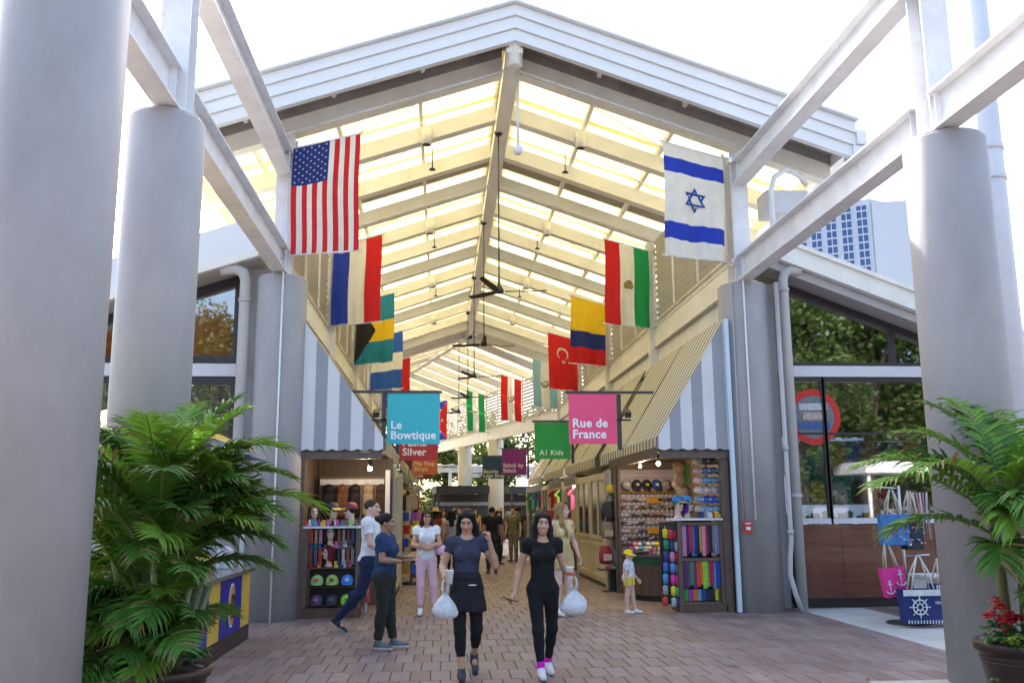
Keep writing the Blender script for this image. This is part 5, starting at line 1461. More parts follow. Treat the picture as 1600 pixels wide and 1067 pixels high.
def scarf(loc, w, h, col, label, group, rz=0, rx=0):
    key = (round(w,2),round(h,2),col)
    if key not in _sc: _sc[key] = folds(w,h,.012,8,sum(col)*9).mesh('scarf', goods_mat(col))
    o = link('scarf', _sc[key], None, loc, (rx,0,rz)); return tag(o, label, 'scarf', group)
def glasses_mesh(col):
    mb = MB()
    for s in (-1,1): mb.ell((s*.034,0,0),(.031,.008,.023),8,5)
    mb.box(-.01,.01,-.008,.0,.004,.012)
    for s in (-1,1): mb.box(s*.064-.004,s*.064+.004,0,.10,.004,.012)
    return mb.mesh('sunglasses', goods_mat(col))
def head_mesh(m, face=(.62,.45,.36)):
    hp = [ellip((0,.02,.03),(.073,.09,.085),.02), ellip((0,-.028,-.028),(.060,.062,.085),.02), cone((0,-.086,.012),(0,-.106,-.026),.0075,.012,.012), ellip((0,-.058,-.09),(.028,.026,.022),.02),
          cone((0,.02,-.07),(0,.02,-.20),.048,.05,.03), ellip((0,.01,-.23),(.10,.06,.03),.03)]
    D, lo = sdf_grid(hp, .012, [lambda P: -.235-P[...,2]]); vs, F = nets(D, lo, .012)
    c = np.tile(np.array(face),(len(vs),1))
    c[(vs[:,1] < -.06) & (((vs[:,0]/.024)**2+((vs[:,2]+.06)/.012)**2) < 1)] = (.5,.06,.06)
    for s in (-1,1): c[(vs[:,1] < -.05) & ((((vs[:,0]-s*.03)/.018)**2+((vs[:,2]-.005)/.011)**2) < 1)] = (.04,.03,.03)
    return np_mesh('head', vs, F, m, c)
hd_mesh = head_mesh(skin_m)
def mannequin(loc, label, rz, haircol, style, hat=None):
    t = thing('mannequin_head', label, 'mannequin head', loc, rz); link('head', hd_mesh, t, (0,0,.235))
    hp = [ellip((0,.026,.042),(.088,.10,.092),.02)]; sub = [ellip((0,-.085,-.02),(.07,.085,.085),.02)]
    if style == 'bob':
        for s in (-1,1): hp += [cone((s*.07,-.02,.05),(s*.085,-.01,-.12),.035,.03,.03)]
        hp += [cone((0,.06,0),(0,.07,-.12),.08,.07,.04)]
    D, lo = sdf_grid(hp, .012, (), sub); vs, F = nets(D, lo, .012)
    link('wig', np_mesh('wig', vs, F, hairmat(haircol)), t, (0,0,.235))
    if hat:
        mb = MB(); mb.lathe([(.10,0),(.104,.03),(.085,.09),(.05,.115),(.01,.12)], (0,.02,.27), 18); obj('cap_piece', mb, goods_mat(hat), t)
        mb = MB(); mb.cbox((0,-.13,.275),(.15,.12,.012),0,(.25,0,0)); obj('cap_brim', mb, goods_mat((.5,.45,.1)), t)
    return t
def bulb(loc, label, m=bulb_mat, r=.038):
    t = thing('spot_bulb', label, 'lamp', loc, 0, 'small lit bulbs under the stall roofs')
    mb = MB(); mb.ell((0,0,0),(r,r,r),12,8); obj('bulb', mb, m, t)
    mb = MB(); mb.lathe([(.03,.03),(.045,.10),(.045,.16)], n=10); obj('socket', mb, dark_metal, t)
    return t
def goods_lamp(loc, e, name):
    ld = bpy.data.lights.new(name, 'POINT'); ld.energy = e; ld.color = (1,.78,.5); ld.shadow_soft_size = .04
    o = bpy.data.objects.new(name, ld); COL.objects.link(o); o.location = loc

# ---- right corner stall: caps, sunglasses, scarves
st = thing('market_stall', 'brown corner stall of caps, sunglasses and scarves under the right awning', 'stall', (0,0,0))
slatw = mat('slatwall', (.36,.30,.34), .6, .1, 3)
mb = MB(); mb.box(3.64,4.90,15.5,19.9,2.67,2.74); obj('header_board', mb, kiosk_wood, st)
mb = MB(); mb.box(3.70,4.90,15.47,15.53,2.55,2.665); obj('header_trim', mb, kiosk_wood, st)
mb = MB(); mb.box(3.62,3.68,15.54,19.8,2.55,2.665); obj('header_trim', mb, kiosk_wood, st)
mb = MB(); mb.box(4.76,4.89,15.5,15.66,0,2.545); obj('corner_post', mb, kiosk_wood, st)
mb = MB(); mb.box(4.95,5.02,15.67,19.2,0,2.665); obj('side_wall', mb, kiosk_wood, st)
mb = MB(); mb.box(3.62,5.02,19.24,19.32,0,2.665); obj('rear_wall', mb, kiosk_wood, st)
mb = MB(); mb.box(3.72,4.92,19.12,19.18,.75,2.50); obj('slatwall', mb, slatw, st)
for i in range(14):
    mb = MB(); mb.box(3.74,4.90,19.098,19.119,.85+.118*i,.862+.118*i); obj('slat_rail', mb, mat('rail_light',(.50,.44,.47),.4), st)
for xx in (3.66,4.925):
    mb = MB(); mb.box(xx,xx+.045,19.05,19.2,.1,2.6); obj('slatwall_frame', mb, kiosk_wood, st)
mb = MB(); mb.box(3.58,3.68,19.85,19.95,0,2.545); obj('rear_post', mb, tan_paint, st)
# rounded low counter
n = 18; cx, cy = 4.45, 18.15
for (rr, z0, z1, nm, m) in ((.86,0,.10,'toe_kick',frame_dark),(.92,.101,.66,'counter_front',brown_wood),(.93,.661,.80,'green_band',goods_mat((.01,.09,.04))),(.97,.801,.84,'counter_top',kiosk_wood)):
    mb = MB(); p = [(cx+rr*cos(radians(180+100*i/n)), cy+rr*sin(radians(180+100*i/n)), z0) for i in range(n+1)]+[(cx+.1,cy,z0)]
    mb.prism(p, (0,0,z1-z0)); obj(nm, mb, m, st)
for i in range(2):
    mb = MB(); mb.cbox((3.92+.5*i, 17.72, .96), (.48,.42,.02), 0, (.45,0,0)); mb.cbox((3.92+.5*i,17.53,.88),(.48,.02,.06),0,(.45,0,0)); obj('display_tray', mb, kiosk_wood, st)
cols6 = [(.35,.31,.30),(.03,.03,.04),(.02,.02,.03),(.03,.07,.26),(.30,.26,.27),(.5,.42,.42)]
nm6 = ['grey','black','black gold badged','blue','mottled grey','pale pink grey']
for i in range(6):
    o = cap((3.83+.205*i,18.98,2.16), cols6[i], f'{nm6[i]} cap, {ORD[i]} from the left on the top wall row', 0, .3, 'caps in the top row of the sunglasses wall', [(.6,.5,.5),(.6,.6,.6),(.7,.5,.05),(.6,.6,.65),(.2,.2,.2),(.5,.4,.4)][i]); o.scale = (1.15,1.15,1.25)
gm = [glasses_mesh(c) for c in ((.04,.03,.03),(.30,.14,.03),(.02,.03,.06),(.35,.30,.26),(.5,.48,.48),(.16,.03,.03))]
rows = [2.04,1.88,1.73,1.57,1.41,1.25,1.10,.97]
rown = ['topmost','second','third','fourth','fifth','sixth','seventh','lowest']
for j, z in enumerate(rows):
    for i in range(15):
        if 6 <= i <= 9 and j in (1,5): continue
        k = (1 if j == 0 else rnd.choice((0,0,1,2,3,4,5,3,4)))
        o = link('sunglasses', gm[k], None, (3.77+.079*i,19.03,z+rnd.uniform(-.006,.006)), (0,rnd.uniform(-.06,.06),0), (1.12,1,1.5)); tag(o, f'sunglasses {ORD[i]} from the left in the {rown[j]} row of the wall display', 'sunglasses', 'sunglasses on the wall display')
for z in (1.86,1.24):
    mb = MB(); mb.box(4.25,4.55,19.03,19.06,z-.05,z+.07); tag(obj('price_sign', mb, goods_mat((.60,.28,.02)), None), 'orange price board amid the '+('upper' if z > 1.5 else 'lower')+' sunglasses rows', 'sign')
for j in range(7):
    for i in range(12):
        mb = MB(); z = rows[j]-.075; mb.box(3.765+.1*i,3.80+.1*i,19.085,19.095,z-.022,z+.02)
        if j == 0 and i == 0: tags_ = MB()
        tags_.box(3.765+.1*i,3.80+.1*i,19.08,19.09,z-.022,z+.02)
tag(obj('price_tags', tags_, cloth((.65,.62,.6)), st), kind='stuff')
# small boxes and jewellery on the trays
for i in range(22):
    x = 3.72+.0855*(i % 11)+rnd.uniform(-.01,.01); r_ = i//11
    mb = MB(); mb.cbox((0,0,0),(.07,.10,.035),0,(.45,0,rnd.uniform(-.2,.2))); c = PAL[(i*5+r_) % 13] if i % 3 else (.5,.45,.4)
    tag(obj('trinket_box', mb, goods_mat(c), None, (x,17.65+.15*r_,.96+.07*r_)), f'trinket box {ORD[i % 11]} from the left in the {"front" if r_ == 0 else "back"} row of the slanted trays', 'box', 'trinket boxes on the slanted trays')
# scarf tower
tw_ = thing('scarf_rack', 'brown scarf tower with two shelves of bright scarves and a white top', 'display rack', (.04,0,0))
mb = MB(); mb.box(3.92,4.74,15.50,16.1,0,.12); obj('plinth', mb, brown_wood, tw_)
mb = MB(); mb.box(3.94,4.01,15.54,15.62,.122,1.50); obj('upright', mb, kiosk_wood, tw_)
mb = MB(); mb.box(4.66,4.73,15.54,15.62,.122,1.50); obj('upright', mb, kiosk_wood, tw_)
mb = MB(); mb.box(4.02,4.65,15.95,16.0,.122,1.50); obj('back_panel', mb, frame_dark, tw_)
mb = MB(); mb.box(4.02,4.65,15.54,15.95,.122,.16); obj('bottom_shelf', mb, kiosk_wood, tw_)
for z in (.83,1.42):
    mb = MB(); mb.box(4.015,4.655,15.55,15.60,z,z+.05); obj('rail', mb, kiosk_wood, tw_)
    mb = MB()
    for i in range(12): mb.tube([(4.05+.053*i,15.62,z-.005),(4.05+.053*i,15.62,z+.03)], .005, 5)
    obj('hooks', mb, steel, tw_)
mb = MB(); mb.box(3.86,4.76,15.50,16.02,1.502,1.535); obj('top_shelf', mb, cloth((.78,.78,.8)), tw_)
up = [('checked pink and white',(.62,.25,.38)),('dark blue',(.03,.05,.25)),('crimson',(.45,.02,.08)),('bright blue',(.05,.20,.60)),('navy',(.015,.02,.10)),('yellow',(.75,.60,.03)),('rose pink',(.70,.25,.40)),('scarlet',(.50,.02,.04)),('black',(.02,.02,.025)),('black and white spotted',(.28,.28,.30)),('striped navy and white',(.22,.24,.36))]
lo_ = [('dark plum',(.12,.03,.12)),('violet',(.22,.10,.40)),('moss green',(.10,.22,.07)),('purple',(.20,.03,.33)),('orange red',(.65,.08,.02)),('orange',(.75,.30,.03)),('lime green',(.35,.62,.05)),('mint green',(.25,.55,.15)),('cherry red',(.50,.01,.06)),('sky blue',(.12,.32,.65)),('deep blue',(.02,.06,.35))]
for row, lst, z, h in (('upper',up,1.41,.50),('lower',lo_,.82,.44)):
    for i, (nm, c) in enumerate(lst):
        scarf((4.10+.056*i,15.585+.02*(i%2),z), .075, h-.03*(i%3), c, f'{nm} scarf hanging in the {row} row of the scarf tower', f'scarves in the {row} row', rx=.0)
for i, c in enumerate([(.05,.5,.10),(.45,.06,.5),(.75,.22,.03),(.25,.35,.5),(.03,.10,.3),(.02,.03,.10),(.03,.03,.03),(.62,.68,.05)]):
    scarf((4.12+.075*i,15.66,.36), .07, .18, c, f'{["green","magenta","orange","grey blue","blue","navy","black","yellow green"][i]} scarf end near the floor of the scarf tower', 'scarf ends on the bottom shelf')
# pouches hanging on the tower's left flank
pc = [[(.75,.60,.02),(.60,.04,.06),(.45,.02,.04)],[(.02,.28,.12),(.03,.05,.18),(.55,.55,.60)],[(.03,.05,.22),(.65,.25,.45),(.55,.02,.03)],[(.05,.15,.55),(.10,.30,.65),(.20,.20,.24)],[(.05,.35,.60),(.75,.05,.35),(.80,.06,.30)],[(.35,.36,.38),(.72,.70,.05),(.15,.55,.10)],[(.70,.05,.03),(.45,.46,.52),(.10,.06,.30)]]
pn = [['yellow','red and white','crimson'],['green','dark starry','white'],['navy','pink','red'],['royal blue','mid blue','grey'],['turquoise','hot pink','fuchsia'],['grey','lemon yellow','bright green'],['orange red','pale grey','violet']]
ordl = ['top','second','third','fourth','fifth','sixth','bottom']
for j in range(7):
    for i in range(3):
        x = 3.76+.10*i+(.02 if j else 0)-.01*j*(i==0); z = 1.37-.185*j-.02*i
        mb = MB(); mb.lathe([(.02,0),(.048,-.012),(.052,-.08),(.046,-.15),(.01,-.158)], n=10, sy=.45); mb.tube([(0,0,0),(0,.01,.04)], .006, 5)
        o = obj('pouch', mb, goods_mat(pc[j][i]), None, (x,15.52+.05*i,z), (0,0,.3)); tag(o, f'{pn[j][i]} pouch in the {ordl[j]} row on the side of the scarf tower', 'pouch', 'pouches on the scarf tower side')
mb = MB(); mb.box(3.66,3.93,15.62,15.70,.13,1.48); obj('flank_board', mb, frame_dark, tw_)
# cap tower on the right of the stall and things on the white shelf
ctn = ['top','second','third','fourth','fifth','bottom']
ctc = [[(.5,.5,.5),(.10,.10,.12)],[(.52,.35,.34),(.08,.16,.34)],[(.60,.45,.40),(.12,.30,.50)],[(.62,.55,.55),(.55,.42,.45)],[(.20,.30,.50),(.03,.10,.5)],[(.50,.58,.62),(.20,.45,.60)]]
cap_rack = thing('cap_rack', 'slim wire cap stand at the right rear of the corner stall', 'rack', (4.66,16.05,1.54))
mb = MB(); mb.tube([(0,0,-.3),(0,0,1.0)], .015, 6); obj('pole', mb, steel, cap_rack)
for j in range(6):
    mb = MB(); mb.tube([(-.2,-.02,.97-.165*j),(.24,-.02,.97-.165*j)], .007, 5); obj('arm', mb, steel, cap_rack)
    for i in range(3):
        c = ctc[j][min(i,1)]
        cap((4.50+.13*i,15.98-.03*i,2.47-.165*j), c, f'{["pale","printed","dark"][i]} cap on the {ctn[j]} tier of the cap stand', .35, .1, 'caps on the tiered stand')
for i in range(3):
    mb = MB(); mb.lathe([(.15,0),(.148,.01),(.085,.016),(.08,.07),(.055,.095),(.01,.10)], n=18)
    o = obj('straw_hat', mb, goods_mat([(.42,.28,.16),(.36,.22,.12),(.48,.34,.20)][i]), None, (4.36+.02*i,16.6,2.42-.22*i), (1.25,.1*i,.1)); tag(o, f'{["upper","middle","lower"][i]} tan sun hat hanging left of the cap stand', 'hat', 'tan sun hats')
scarf((4.42,16.4,2.5),.09,.4,(.10,.30,.05),'green patterned scarf draped above the tan hats','draped scarves')
mannequin((4.06,15.72,1.536), 'mannequin head with blue and purple cap on the white shelf', .5, (.12,.30,.10), 'cap', (.04,.20,.45))
mannequin((4.24,15.78,1.536), 'mannequin head with violet hair behind the blue capped one', .9, (.10,.03,.32), 'bob', (.06,.28,.55))
for i, (nm, c) in enumerate((('navy',(.03,.04,.15)),('grey',(.25,.26,.28)),('white',(.7,.7,.72)),('red',(.5,.03,.03)),('yellow',(.75,.6,.05)),('dark green',(.05,.16,.10)))):
    mb = MB(); mb.cbox((0,0,.04),(.085,.14,.08-.006*i),0,(0,0,.1*i)); mb.cbox((0,-.02,.09),(.07,.10,.03),0,(0,.1,.2*i))
    tag(obj('folded_cloth', mb, goods_mat(c), None, (4.42+.068*i,15.66+.03*(i%2),1.538)), f'{nm} folded cloth on the white shelf', 'cloth')
# hats, bags and backpacks on the left pole
def hanging_bag(loc, w, h, d, col, label, cat='bag', band=None, rz=0):
    t = thing('hanging_bag', label, cat, loc, rz)
    mb = MB(); mb.lathe([(.3*w,-h),(.5*w,-h*.9),(.52*w,-h*.5),(.45*w,-h*.12),(.30*w,0)], n=16, sy=d/w); obj('bag_body', mb, goods_mat(col), t)
    for s in (-1,1):
        mb = MB(); mb.tube([(s*.28*w,0,-.02),(s*.16*w,0,.10),(0,0,.15)], .010, 6); obj('strap', mb, goods_mat(band or (.05,.05,.05)), t)
    mb = MB(); mb.cbox((0,-d*.52,-h*.62),(w*.6,.03,h*.35)); obj('pocket', mb, goods_mat(band or col), t)
    return t
mb = MB(); mb.tube([(3.62,19.72,0),(3.62,19.72,2.5)], .02, 8); obj('hanging_pole', mb, pipe_grey, st)
hanging_bag((3.60,19.62,1.86),.40,.42,.20,(.02,.02,.022),'black backpack hanging on the left pole of the corner stall')
hanging_bag((3.80,19.70,1.88),.28,.34,.18,(.03,.028,.03),'small black bag beside the black backpack')
hanging_bag((3.52,19.55,1.42),.30,.36,.16,(.20,.17,.12),'olive bag with stripes under the black backpack','bag',(.45,.32,.25))
hanging_bag((3.78,19.62,1.40),.30,.36,.16,(.10,.10,.11),'charcoal bag with white stripes below the small black bag','bag',(.55,.54,.5))
hanging_bag((3.44,19.50,.94),.30,.38,.16,(.28,.03,.04),'red and white patterned bag hanging lowest on the left','bag',(.6,.5,.5),.4)
hanging_bag((3.72,19.54,.88),.30,.34,.20,(.16,.16,.17),'grey cap shaped bag beside the red patterned one','bag',(.20,.2,.2))
o = cap((3.62,19.62,2.06),(.62,.42,.03),'yellow and black cap on top of the left pole of the corner stall',.6,.1,None,(.02,.02,.02)); o.scale = (1.4,1.4,1.4)
scarf((3.98,19.6,1.05),.12,.5,(.42,.05,.03),'rust red cloth hanging beside the grey cap bag','draped scarves')
ds = thing('display_stand', 'low black stand under the hanging bags with folded goods', 'stand', (3.62,19.6,0))
mb = MB(); mb.box(-.32,.32,-.2,.2,.44,.47); obj('stand_top', mb, black_plast, ds)
mb = MB(); mb.box(-.1,.1,-.08,.08,.021,.439); obj('pedestal', mb, black_plast, ds)
mb = MB(); mb.box(-.26,.26,-.16,.16,0,.02); obj('foot_plate', mb, black_plast, ds)
for i in range(5):
    mb = MB(); mb.cbox((0,0,0),(.10,.2,.04),0,(0,0,.1*i)); tag(obj('folded_cloth', mb, goods_mat([(.6,.5,.4),(.5,.1,.1),(.6,.6,.6),(.1,.2,.4),(.4,.3,.2)][i]), None, (3.38+.12*i,19.6,.491)), f'{["cream","red","white","blue","tan"][i]} folded cloth on the low black stand', 'cloth')
bulb((3.80,16.0,2.48), 'brightest warm bulb under the right corner stall roof'); bulb((3.82,17.6,2.50), 'smaller bulb deep under the right corner stall roof', r=.028)
goods_lamp((3.85,17.4,2.42), 13, 'stall_lamp_right')
# ---- left corner stall: wigs
st2 = thing('market_stall', 'brown corner stall of wigs and caps under the left awning', 'stall', (0,0,0))
mb = MB(); mb.box(-2.38,-1.0,15.5,17.6,2.67,2.74); obj('header_board', mb, kiosk_wood, st2)
mb = MB(); mb.box(-2.38,-1.0,15.47,15.53,2.55,2.665); obj('header_trim', mb, kiosk_wood, st2)
for x in (-2.36,-1.0):
    mb = MB(); mb.box(x,x+.10,15.5,15.62,0,2.545); 
    if x < -2: obj('corner_post', mb, kiosk_wood, st2)
mb = MB(); mb.box(-1.0,-.92,16.6,16.7,0,2.41); obj('rear_post', mb, pipe_grey, st2)
mb = MB(); mb.box(-2.37,-2.30,15.63,17.55,0,2.665); obj('side_wall', mb, kiosk_wood, st2)
mb = MB(); mb.box(-2.29,-.92,17.5,17.58,0,2.665); obj('rear_wall', mb, kiosk_wood, st2)
mb = MB(); mb.box(-2.20,-1.02,16.9,16.95,1.4,2.30); obj('wig_board', mb, mat('wig_board',(.13,.09,.075),.7,.1,3), st2)
mb = MB(); mb.box(-2.18,-1.04,16.86,16.885,2.16,2.26); obj('white_rail', mb, cloth((.62,.6,.62)), st2)
for i, (nm, c) in enumerate((('black',(.015,.012,.01)),('chestnut',(.16,.06,.02)),('very dark',(.02,.012,.01)),('ash blonde',(.36,.25,.15)),('brown',(.06,.03,.02)))):
    x = -2.02+.235*i
    hp = [ellip((0,0,-.06),(.085,.07,.08),.03), cone((0,0,-.08),(0,.01,-.48),.085,.10,.05,(V(0,1,0),.5)), cone((-.05,-.01,-.2),(-.07,-.03,-.50),.04,.02,.04), cone((.05,-.01,-.2),(.06,-.03,-.52),.04,.02,.04)]
    D, lo = sdf_grid(hp, .014); vs, F = nets(D, lo, .014)
    tag(link('wig', np_mesh('wig', vs, F, hairmat(c)), None, (x,16.80,2.15)), f'long {nm} wig hanging on the rail of the left stall', 'wig')
wr = thing('wig_rack', 'brown framed rack of wig heads, hair pieces and caps in the left stall', 'display rack', (0,0,0))
mb = MB(); mb.box(-2.26,-1.32,15.5,15.95,0,.16); obj('plinth', mb, brown_wood, wr)
for x in (-2.26,-1.40):
    mb = MB(); mb.box(x,x+.08,15.52,15.60,.162,1.42); obj('upright', mb, kiosk_wood, wr)
mb = MB(); mb.box(-2.17,-1.41,15.86,15.92,.162,1.42); obj('back_panel', mb, frame_dark, wr)
mb = MB(); mb.box(-2.28,-1.28,15.50,15.95,1.422,1.455); obj('top_shelf', mb, cloth((.7,.7,.74)), wr)
for z in (.20,.50,.80,1.12):
    mb = MB(); mb.box(-2.17,-1.41,15.62,15.85,z-.03,z-.012); obj('shelf', mb, kiosk_wood, wr)
mannequin((-1.83,15.66,1.12), 'mannequin head with green edged wig on the middle shelf of the wig rack', .1, (.02,.03,.02), 'bob')
mannequin((-1.86,15.66,.80), 'mannequin head with short dark red wig in the wig rack', -1.0, (.16,.015,.03), 'bob')
mannequin((-1.52,15.70,1.456), 'mannequin head with dark hair on the right of the wig rack top', -1.3, (.02,.012,.01), 'cap', (.25,.04,.06))
mannequin((-1.80,15.72,1.456), 'mannequin head in black and yellow cap on top of the wig rack', .6, (.02,.015,.012), 'cap', (.05,.04,.04))
mannequin((-2.12,15.74,1.456), 'mannequin head with brown hair at the left end of the wig rack top', .2, (.10,.05,.03), 'bob')
for j, (z, h) in enumerate(((1.40,.22),(1.08,.24))):
    for i in range(10):
        if 3 <= i <= 5: continue
        c = [(.5,.05,.03),(.3,.28,.3),(.05,.05,.06),(.45,.3,.2),(.2,.05,.06),(.55,.5,.5),(.6,.2,.3),(.08,.1,.2),(.3,.1,.05),(.12,.10,.1)][(i*3+j*4) % 10]
        scarf((-2.13+.075*i,15.60,z), .05, h, c, f'hair piece {ORD[i]} from the left in the {"upper" if j == 0 else "lower"} hanging row of the wig rack', 'hair pieces in the wig rack')
cc = [[((.35,.55,.20),'pale green and red'),((.38,.55,.12),'lime'),((.05,.22,.60),'bright blue')],[((.10,.06,.16),'dark purple'),((.04,.04,.05),'black'),((.35,.75,.05),'neon green')]]
for j in range(2):
    for i in range(3):
        c, nm = cc[j][i]
        o = cap((-2.02+.245*i,15.60,.53-.31*j), c, f'{nm} cap in the {"upper" if j == 0 else "lower"} cap row of the wig rack', 0, 0, 'caps in the wig rack', [(.6,.05,.05),(.05,.05,.05),(.4,.5,.7),(.5,.1,.2),(.1,.1,.1),(.1,.3,.05)][j*3+i]); o.scale = (1.25,1.1,1.35)
for i in range(7):
    c = [(.65,.15,.18),(.55,.5,.55),(.70,.10,.12),(.25,.22,.25),(.6,.35,.4),(.5,.05,.08),(.4,.4,.45)][i]
    scarf((-1.26+.02*(i%3),15.60+.06*i,1.30-.16*i), .12, .30, c, f'{["coral","white","red","grey","rose","crimson","silver"][i]} scarf hanging on the right side of the wig rack', 'scarves on the wig rack side', rz=1.0)
bulb((-1.22,15.85,2.40), 'bright warm bulb under the left corner stall roof')
goods_lamp((-1.3,15.9,2.35), 8, 'stall_lamp_left')

# ---- cream cabin walls and stalls farther down
cabin_m = mat('cabin_panel', (.60,.52,.34), .55, .12, 1.5, .1, 40)
cabin_glass = glass_mat('cabin_glass', (.20,.17,.14), .08)
def cabin(x, y0, y1, s, label, nw=2):
    """panelled wall facing the aisle at x; s is the way it faces"""
    t = thing('stall_cabin', label, 'stall', (0,0,0)); L = y1-y0
    mb = MB(); mb.box(min(x,x-s*1.5),max(x,x-s*1.5),y0,y1,.08,2.5); obj('cabin_wall', mb, cabin_m, t)
    mb = MB(); mb.box(min(x+s*.012,x-s*1.4),max(x+s*.012,x-s*1.4),y0+.01,y1-.01,0,.079); obj('plinth', mb, frame_dark, t)
    w = L/nw
    for i in range(nw):
        a, b = y0+w*i+.10, y0+w*(i+1)-.10
        f = MB(); xx0, xx1 = sorted((x+s*.002, x+s*.035))
        f.box(xx0,xx1,a,b,2.34,2.42); f.box(xx0,xx1,a,b,1.02,1.10); f.box(xx0,xx1,a,a+.08,1.10,2.34); f.box(xx0,xx1,b-.08,b,1.10,2.34); f.box(xx0,xx1,(a+b)/2-.03,(a+b)/2+.03,1.10,2.34)
        wf = obj('window', f, cabin_m, t)
        g = MB(); xx0, xx1 = sorted((x+s*.003, x+s*.010)); g.box(xx0,xx1,a+.08,b-.08,1.10,2.34); obj('pane', g, mat('dark_pane',(.02,.016,.014),.12,.3,3), wf)
        f = MB(); xx0, xx1 = sorted((x+s*.002, x+s*.022)); f.box(xx0,xx1,a,b,.86,.94); f.box(xx0,xx1,a,b,.16,.24); f.box(xx0,xx1,a,a+.07,.24,.86); f.box(xx0,xx1,b-.07,b,.24,.86); obj('panel_frame', f, cabin_m, t)
    for yy in (y0,y1):
        mb = MB(); xx0, xx1 = sorted((x+s*.05, x-s*.06)); mb.box(xx0,xx1,yy-.06,yy+.06,0,2.52); obj('corner_post', mb, tan_paint, t)
    return t
cabin(3.6, 20.1, 24.4, -1, 'cream panelled cabin wall with dark windows right of the aisle')
cabin(3.6, 31.2, 33.0, -1, 'farther cream panelled cabin on the right side of the aisle', 1)
cabin(-.92, 17.7, 20.9, 1, 'cream panelled cabin wall with dark windows left of the aisle')
cabin(-.92, 30.2, 33.0, 1, 'farther cream panelled cabin on the left side of the aisle', 1)
garment = {}
def garment_mesh(col):
    if col not in garment:
        mb = MB(); P_ = [(-.05,0,0),(-.10,0,-.02),(-.26,0,-.16),(-.20,0,-.24),(-.14,0,-.19),(-.15,0,-.62),(.15,0,-.62),(.14,0,-.19),(.20,0,-.24),(.26,0,-.16),(.10,0,-.02),(.05,0,0)]
        mb.prism(P_, (0,.03,0)); garment[col] = mb.mesh('shirt', goods_mat(col))
    return garment[col]
def open_stall(x, y0, y1, s, label, side, seed, lamp=True):
    r = random.Random(seed); t = thing('market_stall', label, 'stall', (0,0,0)); xb = x-s*1.55; which = ['nearest','second','farthest'][seed % 3]
    for yy in (y0,y1-.1):
        mb = MB(); mb.box(min(x,x-s*.1),max(x,x-s*.1),yy,yy+.1,0,2.5); obj('post', mb, tan_paint, t)
    mb = MB(); mb.box(min(x,xb),max(x,xb),y0,y1,2.52,2.6); obj('ceiling_board', mb, frame_dark, t)
    mb = MB(); mb.box(min(x,x-s*.06),max(x,x-s*.06),y0+.11,y1-.11,2.36,2.515); obj('header_board', mb, kiosk_wood, t)
    mb = MB(); mb.box(min(xb,xb+s*.06),max(xb,xb+s*.06),y0,y1,0,2.5); obj('rear_wall', mb, frame_dark, t)
    mb = MB(); mb.box(min(x-s*.2,x-s*.75),max(x-s*.2,x-s*.75),y0+.5,y1-.4,0,.82); mb.box(min(x-s*.16,x-s*.79),max(x-s*.16,x-s*.79),y0+.45,y1-.35,.821,.86); obj('counter', mb, brown_wood, t)
    n = int((y1-y0)/.42)
    for i in range(n):
        k = r.randrange(13); yy = y0+.3+.42*i
        o = link('shirt', garment_mesh(PAL[k]), None, (x-s*(.15+.05*(i%2)),yy,2.30), (0,0,r.uniform(-.3,.3)+(pi/2 if i%3 else 0)))
        tag(o, f'{PALN[k]} shirt, {ORD[i]} along the {which} open stall on the {side} of the aisle', 'shirt', 'shirts hanging in the open stalls')
        k = r.randrange(13)
        mb = MB(); mb.lathe([(.05,0),(.10,.02),(.11,.15),(.07,.24),(.02,.26)], n=10); tag(obj('souvenir', mb, goods_mat(PAL[k]), None, (x-s*(.35+.2*(i%2)),yy,.862)), f'{PALN[k]} souvenir, {ORD[i]} along the counter of the {which} open stall on the {side}', 'souvenir', 'souvenirs on the open stall counters')
    if lamp:
        bulb((x-s*.5,y0+.9,2.38), f'{["first","second","third"][seed%3]} warm bulb down the {side} row of stalls'); goods_lamp((x-s*.6,y0+1.3,2.2), 9, 'stall_lamp')
    return t
open_stall(3.6, 24.7, 27.3, -1, 'dark open stall hung with shirts, second on the right', 'right', 0)
open_stall(3.6, 27.7, 31.0, -1, 'dark open stall hung with shirts, third on the right', 'right', 1)
open_stall(3.6, 33.4, 39.5, -1, 'dark open stall at the far right end of the hall', 'right', 2, False)
open_stall(-.92, 21.5, 26.8, 1, 'dark open stall hung with shirts, second on the left', 'left', 3)
open_stall(-.92, 27.4, 30.0, 1, 'dark open stall hung with shirts, third on the left', 'left', 4, False)
open_stall(-.92, 33.4, 39.5, 1, 'dark open stall at the far left end of the hall', 'left', 5, False)
# a sunglass carousel standing in the aisle on the right
def carousel(x, y, label, seed):
    r = random.Random(seed); t = thing('display_carousel', label, 'display rack', (x,y,0))
    mb = MB(); mb.lathe([(.22,0),(.22,.04),(.03,.06),(.03,1.75)], n=14); obj('stand', mb, dark_metal, t)
    for z in (.35,.65,.95,1.25,1.55):
        for k in range(9):
            a = 2*pi*k/9; mb = MB(); mb.cbox((.26*cos(a),.26*sin(a),z),(.13,.05,.2),0,(0,0,a+pi/2)); obj('packet', mb, goods_mat(PAL[r.randrange(13)]), t)
    return t
carousel(3.25,25.3,'tall carousel of small packets in front of the second right stall',3)
carousel(3.2,28.9,'tall carousel of packets farther along the right side',5)
carousel(-.7,22.2,'tall carousel of packets in front of the second left stall',7)
